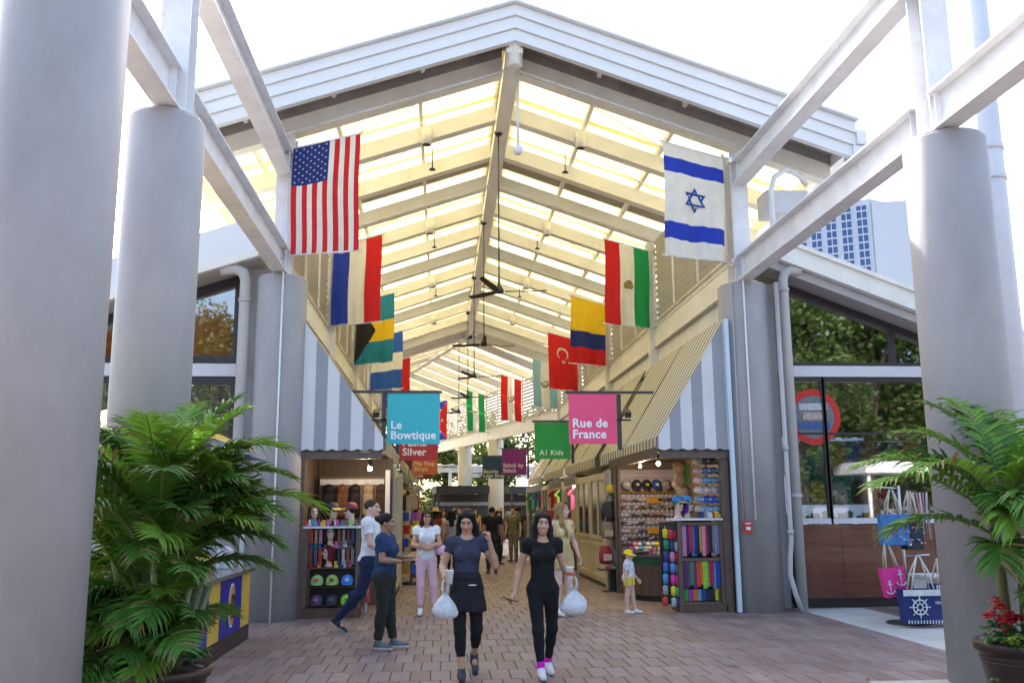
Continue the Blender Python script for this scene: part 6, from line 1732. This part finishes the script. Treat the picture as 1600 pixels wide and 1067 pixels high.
# dark food stall at the end of the hall
fs_ = thing('food_stall', 'dark stall with a black canopy at the end of the hall', 'stall', (1.2,50,0), .1)
mb = MB(); mb.box(-1.5,1.9,0,2.6,2.55,2.95); obj('canopy', mb, black_plast, fs_)
mb = MB(); mb.box(-1.4,1.8,.2,.8,0,1.05); obj('counter', mb, frame_dark, fs_)
mb = MB(); mb.box(-1.4,1.8,2.4,2.5,0,2.54); obj('rear_wall', mb, shopin_m, fs_)
mb = MB(); mb.box(-1.3,1.7,2.3,2.38,1.9,2.1); obj('menu_strip', mb, cloth((.5,.5,.45)), fs_)
for x in (-1.4,1.75):
    mb = MB(); mb.box(x,x+.08,.05,.13,0,2.54); obj('post', mb, dark_metal, fs_)

dup(fs_, (-3.4,48.5,0), .25, 'dark stall with a black canopy left of the middle one at the hall end')
dup(fs_, (5.3,52.5,0), .2, 'dark stall with a black canopy right of the middle one at the hall end')
dup(fs_, (-7.6,51,0), .25, 'dark stall with a black canopy farthest left at the hall end')

# small clutter packed into the stalls
r = random.Random(55)
def clutter(place, pts, group):
    for i, (x, y, z, sc_) in enumerate(pts):
        k = r.randrange(13); mb = MB(); kind = r.randrange(4)
        if kind == 0: mb.cbox((0,0,.05),(.06,.05,.10),0,(0,0,r.uniform(-.4,.4))); nm = 'box'
        elif kind == 1: mb.lathe([(.026,0),(.03,.01),(.03,.08),(.012,.10),(.012,.125)], n=10); nm = 'bottle'
        elif kind == 2: mb.lathe([(.035,0),(.045,.03),(.02,.07),(.03,.1),(.005,.12)], n=10); nm = 'figurine'
        else: mb.cbox((0,0,.035),(.09,.06,.07),0,(0,0,r.uniform(-.5,.5))); mb.cbox((.01,0,.09),(.06,.05,.035),0,(0,0,r.uniform(-.5,.5))); nm = 'packet'
        o = obj(nm, mb, goods_mat(PAL[k]), None, (x,y,z)); o.scale = (sc_,sc_,sc_)
        tag(o, f'{PALN[k]} {nm}, {ORD[i % 20]} along {place}', nm, group)
clutter('the middle shelf of the wig rack', [(-2.14+.07*i,15.64+.03*(i%2),1.110,1.0) for i in range(10) if i not in (3,4,5)], 'small goods on the middle wig rack shelf')
clutter('the shelf under the red wig head', [(-2.14+.07*i,15.64+.03*(i%2),.790,1.0) for i in range(10) if i not in (3,4,5)], 'small goods on the lower wig rack shelf')
clutter('the white top of the wig rack', [(-2.24+.075*i,15.56,1.456,.9) for i in range(12)], 'small goods on the wig rack top')
clutter('the round counter of the sunglasses stall', [(4.45+.80*cos(radians(195+6.2*i)),18.15+.80*sin(radians(195+6.2*i)),.841,1.2) for i in range(12)], 'small goods on the round counter')
for i in range(9):
    c = PAL[(i*4+1) % 13]; mb = MB(); mb.tube([(0,0,0),(.012,0,-.12),(0,-.005,-.26-.03*(i%3))], .010, 5); mb.ell((0,0,-.30-.03*(i%3)),(.02,.012,.03),8,5)
    tag(obj('necklace', mb, goods_mat(c), None, (-1.30+.012*i,15.53+.05*i,1.36)), f'{PALN[(i*4+1) % 13]} necklace, {ORD[i]} on the right flank of the wig rack', 'necklace', 'necklaces on the wig rack flank')
for i in range(8):
    c = PAL[(i*5+2) % 13]
    scarf((4.90,15.80+.12*i,1.45-.02*(i%2)), .10, .55, c, f'{PALN[(i*5+2) % 13]} towel, {ORD[i]} inward along the right wall of the corner stall', 'towels on the right stall wall', rz=pi/2)
# ================================================================== PALMS AND POTS
palm_dark = mat('palm_leaf', (.085,.22,.028), .45, .55, 2.2, trans=.30, spec=.4, var2=(.030,.080,.012))
palm_bright = mat('palm_leaf_bright', (.16,.35,.034), .45, .50, 2.2, trans=.35, spec=.4, var2=(.11,.20,.018))  # lighter leaf colour, stands in for sunlight on the left palm's fronds
dry_leaf = mat('dry_leaf', (.27,.19,.07), .7, .4, 8, trans=.2)
palm_stem = mat('palm_stem', (.16,.20,.05), .55, .3, 5)
palm_trunk = mat('palm_trunk', (.20,.22,.09), .6, .4, 7, .2, 12, stretch=(1,1,8))
def frond_mesh(L, droop, lw, ll, pairs, seed, lift=.9, m=None, vee=.45):
    """one pinnate leaf along +X: arched midrib with tapering leaflets on both sides"""
    r = random.Random(seed); mb = MB(); N_ = 16; pts = []
    a0 = lift; x = z = 0.0
    for i in range(N_+1):
        f = i/N_; pts.append(Vector((x,.03*L*sin(f*2.2+seed),z))); a = a0-droop*f**1.25; x += cos(a)*L/N_; z += sin(a)*L/N_
    mb.tube(pts, [.013*(1-.8*i/N_)+.002 for i in range(N_+1)], 5, 1)
    for k in range(pairs):
        f = .16+.82*k/(pairs-1); q = f*N_; i = min(N_-1, int(q)); p = pts[i].lerp(pts[i+1], q-i); d = (pts[i+1]-pts[i]).normalized()
        env = (sin(pi*min(1,(.12+.80*(f-.16)/.82)))**.6); l = ll*env*r.uniform(.9,1.08)
        up = Vector((-d.z,0,d.x))
        for s in (-1,1):
            out = (d*(.55+.6*(f-.2))+Vector((0,s,0))*1.0+up*vee*r.uniform(.5,1.3)).normalized()
            dr = r.uniform(.25,.75); w = lw*env**.5
            vs = []
            for j, g_ in enumerate((0,.3,.65,1.0)):
                c = p+out*l*g_+Vector((0,0,-1))*l*dr*g_*g_*.8
                ww = w*(.55,1.0,.75,.03)[j]
                t_ = (d-out*d.dot(out)).normalized(); fold = up*ww*.25
                vs += [c-t_*ww*.5+fold, c, c+t_*ww*.5+fold]
            fs = []
            for j in range(3):
                b = 3*j; fs += [(b,b+3,b+4,b+1),(b+1,b+4,b+5,b+2)]
            if r.random() < .022: mb.add(vs, fs, 2, True)
            else:
                mb.add(vs, fs[:4], 0, True); mb.add(vs, fs[4:], 2 if r.random() < .10 else 0, True)
    return mb.mesh('frond', [m or palm_dark, palm_stem, dry_leaf])
FR = {}
def frond(parent, loc, az, L, lift, droop, seed, m, ll=None, lw=.045, pairs=26, roll=0.0):
    key = (round(L,1), round(lift,1), round(droop,1), seed % 4, m.name, pairs)
    if key not in FR: FR[key] = frond_mesh(L, droop, lw, ll or .42*L**.6, pairs, seed % 4, lift, m)
    o = link('frond', FR[key], parent, loc); o.rotation_euler = (roll, 0, az); return o
def pot(x, y, r0, r1, h, label, col):
    t = thing('plant_pot', label, 'plant pot', (x,y,0)); m = mat('pot_'+str(int(col[0]*100)), col, .45, .3, 4, .08, 30)
    mb = MB(); mb.lathe([(r0,0),(r0*1.02,.03),(r1*.93,h*.80),(r1*.95,h*.84),(r1*1.04,h*.86),(r1*1.05,h*.97),(r1,h),(r1*.9,h),(r1*.88,h*.93)], n=36, cap=False); obj('pot_body', mb, m, t)
    for k in (.70,.76):
        b = MB(); b.lathe([(r0+(r1*.93-r0)*k/.8+.002,h*k),(r0+(r1*.93-r0)*k/.8+.012,h*(k+.012)),(r0+(r1*.93-r0)*k/.8+.004,h*(k+.024))], n=36, cap=False); obj('ridge', b, m, t)
    mb = MB(); mb.lathe([(r1*.89,h*.93),(.01,h*.95)], n=24, cap=False); obj('soil', mb, mat('soil',(.03,.022,.015),.95,.4,30,.5,40), t)
    return t
# ---- big bushy palm at left
px_, py_ = -2.32, 7.75
pot(px_+.15, py_+.05, .24, .33, .50, 'dark terracotta pot under the bushy left palm', (.045,.02,.015))
pl_ = thing('palm_plant', 'large bushy dark green palm filling the lower left', 'palm', (px_,py_,0))
r = random.Random(3)
for k in range(9):
    a = 2*pi*k/9; b = Vector((.17*cos(a)+.05,.17*sin(a),.45)); top = b+Vector((.25*cos(a),.2*sin(a),.55+.5*r.random()))
    mb = MB(); mb.tube([b, b.lerp(top,.5)+Vector((.02,0,.03)), top], [.035,.028,.02], 8); obj('stem', mb, palm_trunk, pl_)
for k in range(76):
    a = r.uniform(-pi,pi); lvl = r.random()**.8
    if abs(a) < 1.0: lvl = .55+.45*lvl
    z = .45+1.15*lvl; L = r.choice((1.0,1.2,1.35)) if lvl > .4 else r.choice((.8,1.0)); lift = .70+lvl*.75+r.uniform(-.1,.25); droop = r.choice((1.4,1.7,2.0))
    if abs(a) < 1.0: L = min(L,.95); lift += .15
    if -2.4 < a < -.7: L = min(L,.95); lift += .15
    rad = .12+.12*r.random()
    frond(pl_, (rad*cos(a),rad*sin(a)+.1,z), a, L, lift, droop, k, palm_bright if (r.random() < .35) else palm_dark, .34*L**.6, .033, 38, r.uniform(-.5,.5))
for (az, L, lift, droop, z, m) in ((.20,1.25,1.15,1.7,1.5,palm_dark),(-.1,1.15,1.0,1.7,1.35,palm_dark),(.45,1.3,1.3,1.7,1.6,palm_bright),(.05,1.05,.9,1.6,1.2,palm_dark),(-.3,1.0,1.1,1.7,1.25,palm_bright),(.25,1.45,.95,1.6,1.35,palm_bright),
        (.15,.95,.8,1.4,1.05,palm_dark),(1.5,1.3,1.5,1.1,1.6,palm_bright),(2.2,1.2,1.4,1.1,1.6,palm_dark),(-1.4,1.1,1.5,1.3,1.6,palm_bright),(-1.2,1.2,1.25,1.6,1.4,palm_dark),(-1.9,1.1,1.15,1.7,1.3,palm_dark),(-.9,1.2,1.4,1.4,1.55,palm_bright),
        (-2.6,1.1,1.3,1.5,1.5,palm_dark),(2.9,1.1,1.4,1.4,1.55,palm_bright),(-.2,1.25,1.45,1.1,1.55,palm_bright),(.6,1.3,1.5,1.0,1.6,palm_dark)):
    frond(pl_, (.1*cos(az),.1*sin(az),z), az, L, lift, droop, int(L*100+z*10), m, .36, .034, 40)
for k in range(34):
    a = r.uniform(-3.1,-1.15); L = r.choice((.6,.75)); frond(pl_, (.12*cos(a),.12*sin(a)+.1,.35+.5*r.random()), a, L, .9+.5*r.random(), 1.9, k, palm_dark if k % 4 else palm_bright, .28, .030, 34, r.uniform(-.5,.5))
# ---- potted palm at right
rx_, ry_ = 4.90, 7.72
pot(rx_, ry_, .25, .36, .60, 'tall dark brown pot at the lower right with red flowers and palm', (.035,.018,.014))
pr_ = thing('palm_plant', 'potted green palm with arching fronds at the lower right', 'palm', (rx_,ry_,0))
for k,(dx,dy,h_) in enumerate(((-.12,0,1.75),(-.05,.08,1.9),(.06,.03,1.85),(.13,-.05,1.7))):
    mb = MB(); mb.tube([(dx,dy,.54),(dx*1.2,dy,1.2),(dx*1.5,dy*1.2,h_)], [.036,.03,.022], 9); obj('stem', mb, palm_trunk, pr_)
for (az, L, lift, droop, z, m, dx) in ((2.95,1.35,1.05,1.6,1.58,palm_bright,-.15),(3.25,1.25,.90,1.5,1.55,palm_bright,-.16),(2.75,1.2,1.2,1.7,1.62,palm_dark,-.12),(3.0,1.0,.55,1.3,1.45,palm_dark,-.12),(3.4,1.05,1.2,1.9,1.62,palm_bright,-.12),
        (1.7,1.2,1.4,1.1,1.8,palm_bright,0),(1.2,1.3,1.3,1.4,1.8,palm_bright,.05),(.6,1.2,1.2,1.7,1.8,palm_bright,.1),(2.1,1.2,1.4,1.2,1.8,palm_dark,-.05),(2.5,1.1,1.3,1.5,1.75,palm_bright,-.1),
        (.2,1.2,.9,1.8,1.75,palm_bright,.1),(-.3,1.0,.8,1.9,1.6,palm_bright,.1),(-.9,.9,1.0,2.2,1.65,palm_bright,.05),(-1.3,.9,1.2,2.3,1.75,palm_bright,.0),(-1.75,.75,1.0,2.2,1.6,palm_dark,-.03),(-1.0,.9,1.35,1.8,1.8,palm_dark,0),
        (-.6,.9,.4,1.5,1.25,palm_bright,.1),(-1.1,.7,.4,1.8,1.2,palm_bright,.05),(.0,1.0,.4,1.5,1.4,palm_dark,.1),(-.75,.95,1.25,1.9,1.75,palm_bright,.06),(-.1,1.1,1.1,1.9,1.78,palm_bright,.1),(.4,1.2,1.2,1.7,1.8,palm_dark,.1),
        (.9,1.2,1.3,1.5,1.8,palm_bright,.05),(1.5,1.1,1.4,1.1,1.8,palm_dark,.0),(-1.2,.7,.6,2.0,1.35,palm_dark,.05),(-.4,.8,.7,1.9,1.4,palm_dark,.1),(-.9,.6,.3,1.5,.95,palm_dark,.05),(-2.2,.6,1.2,2.0,1.55,palm_dark,-.05),(-1.7,.6,.9,2.1,1.5,palm_bright,-.2),(-2.0,.55,.7,2.0,1.3,palm_dark,-.18),(-1.5,.6,.5,1.9,1.25,palm_bright,-.08),(-1.3,.7,.9,2.1,1.55,palm_bright,-.1),(-1.6,.6,.3,1.6,.95,palm_bright,.02),(-1.1,.65,.6,1.8,.9,palm_bright,.05)):
    frond(pr_, (dx,0,z), az, L, lift, droop, int(az*10+L*30), m, .36, .042, 24)
# poinsettias: whorls of red bracts over small green leaves
bract_m = mat('red_bract', (.42,.008,.015), .5, .3, 6, trans=.25); pleaf_m = mat('small_leaf', (.05,.14,.03), .5, .4, 6, trans=.25); lime_m = mat('lime_leaf', (.28,.42,.03), .5, .3, 6, trans=.3)
def leaf_fan(mb, c, R, n, up, r):
    for k in range(n):
        a = 2*pi*k/n+r.uniform(-.3,.3); d = Vector((cos(a),sin(a),up+r.uniform(-.15,.25))).normalized(); s = Vector((-sin(a),cos(a),0))*R*.32; l = R*r.uniform(.8,1.1)
        mb.add([c, c+d*l*.45+s+Vector((0,0,.01)), c+d*l+Vector((0,0,-.02)), c+d*l*.45-s+Vector((0,0,.01)), c+d*l*.5+Vector((0,0,.018))], [(0,4,1),(1,4,2),(2,4,3),(3,4,0)])
def poinsettia(x, y, z, R, n, seed, label):
    r = random.Random(seed); t = thing('poinsettia', label, 'flower', (x,y,z))
    for k in range(n):
        c = Vector((r.uniform(-R,R),r.uniform(-R,R),r.uniform(.02,.26)))
        mb = MB(); leaf_fan(mb, c, .085, 7, .25, r); leaf_fan(mb, c+Vector((0,0,.02)), .06, 5, .6, r); obj('flower_head', mb, bract_m, t)
    mb = MB()
    for k in range(16): leaf_fan(mb, Vector((r.uniform(-R,R),r.uniform(-R,R),r.uniform(-.06,.12))), .085, 5, .1, r)
    obj('foliage', mb, pleaf_m, t)
    return t
poinsettia(rx_-.24, ry_-.20, .66, .15, 15, 4, 'red poinsettia at the left of the brown pot')
t = thing('trailing_plant', 'green and lime trailing leaves spilling over the brown pot', 'plant', (rx_,ry_,.60)); r = random.Random(8)
mb = MB()
for k in range(46):
    a = r.uniform(pi*.85,pi*2.1); rr = r.uniform(.22,.40); z = r.uniform(-.02,.10) if rr < .34 else r.uniform(-.34,.05); leaf_fan(mb, Vector((rr*cos(a),rr*sin(a),z)), .07, 4, .1, r)
obj('foliage', mb, pleaf_m, t)
mb = MB()
for k in range(7): leaf_fan(mb, Vector((-.22+r.uniform(-.08,.08),-.30+r.uniform(-.04,.04),r.uniform(-.02,.06))), .07, 5, .2, r)
obj('lime_foliage', mb, lime_m, t)
poinsettia(-2.02, 7.75, .62, .16, 9, 6, 'dark red poinsettia beside the bushy left palm')

# ================================================================== BLUE AND YELLOW SNACK CART (left, behind the palm)
ct = thing('snack_cart', 'blue and yellow snack cart with dark plinth behind the left palm', 'cart', (0,0,0))
cx0, cx1, cy0, cy1 = -4.3, -2.63, 9.9, 13.3
cart_y = mat('cart_yellow', (.62,.42,.06), .5, .15, 3); cart_b = mat('cart_blue', (.005,.010,.30), .4, .1, 3)
mb = MB(); mb.box(cx0,cx1,cy0,cy1,.0,.20); obj('plinth', mb, frame_dark, ct)
mb = MB(); mb.box(cx0+.03,cx1-.03,cy0+.03,cy1-.03,.201,.90); obj('carcass', mb, cart_y, ct)
for (a, b, m, nm) in ((12.75,13.26,cart_y,'yellow_panel'),(11.55,12.73,cart_b,'blue_panel'),(11.0,11.53,cart_y,'yellow_panel'),(9.93,10.98,cart_b,'blue_panel')):
    mb = MB(); mb.box(cx1-.028,cx1,a,b,.205,.88); obj(nm, mb, m, ct)
mb = MB(); mb.box(cx1-.6,cx1-.05,cy1-.028,cy1,.205,.88); obj('yellow_panel', mb, cart_y, ct)
mb = MB(); mb.box(cx0-.05,cx1+.06,cy0-.05,cy1+.05,.901,.95); obj('counter_top', mb, steel, ct)
lg = MB(); nn = 24   # oval badge: white outline, brown and amber twist
lg.prism([(cx1+.002,12.15+.17*cos(2*pi*k/nn),.55+.27*sin(2*pi*k/nn)) for k in range(nn)], (.006,0,0)); obj('badge', lg, cloth((.78,.76,.7)), ct)
lg = MB(); lg.prism([(cx1+.009,12.15+.145*cos(2*pi*k/nn),.55+.24*sin(2*pi*k/nn)) for k in range(nn)], (.006,0,0)); obj('badge_field', lg, mat('amber',(.55,.28,.05),.5), ct)
lg = MB()
for s in (-1,1): lg.tube([(cx1+.018,12.15+s*.06*cos(a),.60+.08*sin(a)) for a in [2*pi*k/12 for k in range(13)]], .016, 6)
lg.tube([(cx1+.018,12.09,.53),(cx1+.018,12.21,.40)], .016, 6); lg.tube([(cx1+.018,12.21,.53),(cx1+.018,12.09,.40)], .016, 6); obj('badge_twist', lg, brown_wood, ct)
for (x, y) in ((cx1-.12,cy1-.12),(cx0+.1,cy1-.12),(cx1-.12,cy0+.12),(cx0+.1,cy0+.12)):
    mb = MB(); mb.tube([(x,y,.95),(x,y,2.42)], .03, 8); obj('roof_post', mb, white_paint, ct)
mb = MB(); mb.box(cx0-.15,cx1+.12,cy0-.15,cy1+.1,2.42,2.50); obj('roof_trim', mb, mat('cart_trim_blue',(.10,.17,.36),.5), ct)
mb = MB(); ym = (cy0+cy1)/2; xm = (cx0+cx1)/2
mb.add([(cx0-.12,cy0-.12,2.503),(cx1+.09,cy0-.12,2.503),(cx1+.09,cy1+.07,2.503),(cx0-.12,cy1+.07,2.503),(xm,ym-.9,2.95),(xm,ym+.9,2.95)], [(0,1,4),(1,2,5,4),(2,3,5),(3,0,4,5),(0,3,2,1)]); obj('roof', mb, cart_y, ct)
for i, (x, y, h_, c) in enumerate(((-2.9,12.9,.30,(.7,.7,.72)),(-3.1,12.5,.36,(.3,.32,.35)),(-2.95,11.9,.26,(.65,.5,.1)),(-3.0,11.3,.34,(.6,.6,.62)))):
    mb = MB(); mb.lathe([(.09,0),(.11,.02),(.11,h_*.8),(.05,h_)], n=14); tag(obj('canister', mb, goods_mat(c), None, (x,y,.952)), f'{["white","dark grey","amber","silver"][i]} canister on the snack cart counter', 'canister')

# ================================================================== RIGHT SHOP: goods in the window, beach bags outside
rs = random.Random(12)
sh_c = [('mustard yellow',(.60,.42,.03)),('teal',(.05,.28,.30)),('grey',(.3,.3,.32)),('maroon',(.25,.04,.05)),('royal blue',(.03,.05,.40)),('brown',(.16,.07,.05)),('navy',(.02,.03,.12)),('purple',(.16,.05,.22)),('dark red',(.35,.02,.03)),('black',(.02,.02,.02))]
rail = thing('clothes_rail', 'steel rail of shirts inside the right shop window', 'rail', (6.3,16.55,2.9)); mb = MB(); mb.tube([(0,0,0),(3.0,0,0)], .015, 6); obj('rail_tube', mb, steel, rail)
for x in (0.0,1.5,3.0):
    mb = MB(); mb.tube([(x,0,0),(x,0,1.15)], .01, 5); obj('hanger_rod', mb, steel, rail)
for i, (nm, c) in enumerate(sh_c):
    o = link('shirt', garment_mesh(c), None, (6.42+.29*i,16.55,2.90), (0,0,rs.uniform(-.2,.2))); tag(o, f'{nm} shirt on the upper rail in the right shop window', 'shirt')
for i, (nm, c) in enumerate((('black',(.03,.03,.03)),('yellow',(.70,.45,.02)),('silver',(.42,.45,.48)),('dark',(.04,.04,.05)),('red',(.55,.02,.02)),('brown',(.15,.08,.05)))):
    hanging_bag((6.45+.40*i,16.5,2.18),.30,.42,.16,c,f'{nm} backpack in the right shop window, lower row','backpack')
shelf_ = thing('window_shelf', 'low shelf of souvenirs in the right shop window', 'shelf', (6.2,16.3,1.40)); mb = MB(); mb.box(0,3.0,0,.5,-.04,0); obj('board', mb, kiosk_wood, shelf_)
for x in (.1,1.5,2.9):
    mb = MB(); mb.box(x-.03,x+.03,.1,.4,-1.38,-.041); obj('leg', mb, kiosk_wood, shelf_)
for i in range(18):
    k = rs.randrange(13); mb = MB()
    if i % 3 == 0: mb.cbox((0,0,.10),(.13,.10,.20))
    elif i % 3 == 1: mb.lathe([(.05,0),(.07,.05),(.05,.14),(.07,.2),(.02,.24)], n=12)
    else: mb.ell((0,0,.08),(.07,.07,.08),10,6); 
    tag(obj('souvenir', mb, goods_mat(PAL[k]), None, (6.30+.16*i,16.42+.06*(i%2),1.401)), f'{PALN[k]} souvenir {ORD[i]} from the left on the right shop window shelf', 'souvenir', 'souvenirs on the window shelf')
mb = MB(); mb.box(7.0,8.4,17.6,17.64,1.75,2.35); tag(obj('wall_poster', mb, goods_mat((.03,.55,.55)), shop))
# round red shop emblem on the glass (plain generic badge)
bd = thing('round_sign', 'round red ringed emblem on the right shop window', 'sign', (6.64,YS-.012,3.30))
def ring_y(r0, r1, m, nm, d0, n=40):
    mb = MB()
    for k in range(n):
        a, b = 2*pi*k/n, 2*pi*(k+1)/n
        mb.prism([(r0*cos(a),-d0,r0*sin(a)),(r1*cos(a),-d0,r1*sin(a)),(r1*cos(b),-d0,r1*sin(b)),(r0*cos(b),-d0,r0*sin(b))], (0,.004,0))
    return obj(nm, mb, m, bd)
ring_y(.38,.50,goods_mat((.60,.03,.02)),'red_ring',.004); ring_y(.02,.379,goods_mat((.18,.20,.22)),'badge_field',.004)
for (z0,z1,w_,c) in ((-.22,-.10,.30,(.06,.12,.35)),(.12,.24,.26,(.55,.58,.6)),(-.06,.08,.20,(.50,.40,.35))):
    mb = MB(); mb.box(-w_,w_,-.014,-.009,z0,z1); obj('badge_band', mb, goods_mat(c), bd)
# bag stand
bs = thing('bag_stand', 'metal stand holding beach bags outside the right shop', 'stand', (6.92,13.6,0))
mb = MB(); mb.tube([(0,0,0),(0,0,2.02)], .022, 8); obj('pole', mb, steel, bs)
mb = MB(); mb.lathe([(.32,0),(.32,.03),(.03,.05)], n=20); obj('base', mb, dark_metal, bs)
for (z, a) in ((1.98,pi),(1.18,pi),(1.14,-pi/2*1.1),(.98,-.3)):
    mb = MB(); mb.tube([(0,0,z),(.36*cos(a),.36*sin(a),z+.02)], .014, 6); obj('arm', mb, steel, bs)
def tote(x, y, z, w, h, d, m, label, deco, rz=0, tilt=0.0, hh=.36, rope=(.62,.55,.45)):
    """beach bag: flared body, rim band, two rope handles; z is the rim height"""
    t = thing('beach_bag', label, 'beach bag', (x,y,z), rz); t.rotation_euler = (0,tilt,rz)
    mb = MB(); n = 8; vs = []
    for j, (f, zz) in enumerate(((.40,-h),(.44,-h*.97),(.47,-h*.5),(.5,0))):
        ww, dd = w*f, d*(.35+.15*(1-j/3)) if j else d*.3
        pts = [(-ww,-dd),(-ww*.4,-dd*1.15),(ww*.4,-dd*1.15),(ww,-dd),(ww,dd),(ww*.4,dd*1.15),(-ww*.4,dd*1.15),(-ww,dd)]
        vs += [(px,py,zz) for px,py in pts]
    fs = [(j*n+i,j*n+(i+1)%n,(j+1)*n+(i+1)%n,(j+1)*n+i) for j in range(3) for i in range(n)]+[tuple(range(n-1,-1,-1))]
    mb.add(vs, fs); obj('bag_body', mb, m, t)
    for s in (-1,1):
        mb = MB(); y_ = s*d*.30; mb.tube([(-w*.26,y_,-.03),(-w*.17,y_*.8,hh*.5),(-.02,0,hh),(.02,0,hh),(w*.17,y_*.8,hh*.5),(w*.26,y_,-.03)], .012, 7); obj('rope_handle', mb, cloth(rope), t)
    deco(t, w, h, d); return t
def fr_y(f, d): return -d*.60
blue_b = mat('bag_blue', (.05,.20,.48), .7, .25, 9); pink_b = mat('bag_pink', (.75,.03,.28), .7, .15, 6); navy_b = mat('bag_navy', (.012,.03,.16), .7, .2, 6); whit_b = cloth((.72,.73,.74))
def deco_blue(t, w, h, d):
    r = random.Random(5)
    for k in range(26):
        mb = MB(); x, z = r.uniform(-w*.42,w*.42), -h*r.uniform(.1,.92); c = [(.5,.6,.75),(.02,.06,.25),(.6,.35,.45),(.02,.08,.3)][k % 4]
        mb.cbox((x,-d*.585-.006,z),(r.uniform(.02,.06),.008,r.uniform(.006,.016)),0,(0,r.uniform(-.5,.5),0)); obj('print_mark', mb, goods_mat(c), t)
def deco_pink(t, w, h, d):
    for (x, z, s) in ((.08,-h*.42,1),(-.10,-h*.68,.85)):
        mb = MB(); y = -d*.585-.008
        mb.tube([(x,y,z+.10*s),(x,y,z-.08*s)], .008, 6); mb.tube([(x-.04*s,y,z+.07*s),(x+.04*s,y,z+.07*s)], .007, 6)
        mb.tube([(x+.075*s*cos(a),y,z-.02*s+.065*s*sin(a)) for a in [radians(195+150*i/10) for i in range(11)]], .009, 6)
        mb.tube([(x+.018*s*cos(a),y,z+.115*s+.018*s*sin(a)) for a in [2*pi*i/10 for i in range(11)]], .006, 5); obj('anchor_print', mb, whit_b, t)
def deco_navy(t, w, h, d):
    y = -d*.58-.010
    mb = MB(); mb.box(-w*.50,w*.50,-d*.59-.004,-d*.59,-.085,0.0); obj('white_rim', mb, whit_b, t)
    cx_, cz_ = -.10, -.24
    mb = MB()
    for R_ in (.10,.045): mb.tube([(cx_+R_*cos(a),y,cz_+R_*sin(a)) for a in [2*pi*i/28 for i in range(29)]], .011 if R_ > .06 else .008, 6)
    for k in range(8):
        a = 2*pi*k/8; mb.tube([(cx_+.03*cos(a),y,cz_+.03*sin(a)),(cx_+.155*cos(a),y,cz_+.155*sin(a))], .008, 6)
    obj('wheel_print', mb, whit_b, t)
    text('MIAMI', .055, (.13,y,-.20), whit_b, t, bold=.001, depth=.004)
    for k in range(13):
        mb = MB(); x = -w*.40+w*.80*k/12; mb.box(x-.008,x+.008,-d*.50-.006,-d*.46,-h*.995,-h*.90); obj('stripe_print', mb, whit_b, t)
def deco_stripe(t, w, h, d):
    for k in range(9):
        mb = MB(); x = -w*.42+w*.84*k/8; mb.box(x-.011,x+.011,-d*.60-.004,-d*.60,-h*.95,-.01); obj('stripe_print', mb, whit_b, t)
tote(6.72,13.45,1.60,.44,.46,.16,blue_b,'blue printed beach bag hanging highest on the stand',deco_blue)
tote(6.60,13.40,.83,.36,.42,.14,pink_b,'hot pink beach bag with white anchors',deco_pink,0,-.12)
tote(6.90,13.15,.54,.66,.47,.22,navy_b,'navy beach bag with white ship wheel and striped base',deco_navy,0,0,.46,(.70,.68,.62))
tote(7.28,13.3,.60,.34,.50,.2,navy_b,'striped blue and white beach bag behind the navy one',deco_stripe,.15)
tote(7.02,13.5,1.58,.34,.50,.16,mat('bag_black',(.02,.02,.03),.7,.2,20),'black patterned beach bag behind the blue one',deco_blue,.2)
for i in range(6):
    mb = MB(); mb.tube([(0,0,0),(.03*sin(i),-.01,-.3),(.01,0,-.62-.04*(i%3))], .018, 6); tag(obj('bead_strand', mb, goods_mat([(.6,.4,.42),(.55,.5,.5),(.5,.2,.25),(.6,.55,.55),(.35,.2,.2),(.6,.45,.5)][i]), None, (7.16+.055*i,13.75,1.92)), f'{["rose","pearl","red","white","brown","pink"][i]} bead strand hanging right of the blue beach bag', 'bead strand')
mb = MB(); mb.box(7.5,8.3,13.6,14.5,0,.62); mb.box(7.45,8.35,13.55,14.55,.621,.66)
tag(obj('display_table', mb, whit_b), 'white display box beside the beach bags behind the column', 'table')

r = random.Random(31)
for k,(x,y) in enumerate(((-1.5,9.1),(-1.25,8.7),(-1.05,9.6),(-1.75,9.9),(3.9,8.9),(4.3,9.4),(4.15,8.6),(2.6,9.2),(-.55,8.9),(3.2,10.3))):
    mb = MB(); l = r.uniform(.05,.09); a = r.uniform(0,6.3); d = Vector((cos(a),sin(a),0)); n_ = Vector((-sin(a),cos(a),0))*l*.28
    mb.add([-d*l+Vector((0,0,.006)), n_+Vector((0,0,.012)), d*l+Vector((0,0,.008)), -n_+Vector((0,0,.003)), -d*l+Vector((0,0,.004)), n_+Vector((0,0,.010)), d*l+Vector((0,0,.006)), -n_+Vector((0,0,.001))], [(0,3,2,1),(4,5,6,7),(0,1,5,4),(1,2,6,5),(2,3,7,6),(3,0,4,7)])
    tag(obj('fallen_leaf', mb, dry_leaf, None, (x,y,.002)), ['dry leaf on the paving nearest the left palm pot','dry leaf on the paving just right of the left palm','dry leaf between the left palm and the woman in skirt','dry leaf beside the blue snack cart','dry leaf on the paving left of the right column','dry leaf on the paving behind the brown pot','dry leaf at the foot of the right foreground column','dry leaf right of the woman in black','dry leaf in front of the woman in the skirt','dry leaf on the open paving at right'][k], 'leaf')
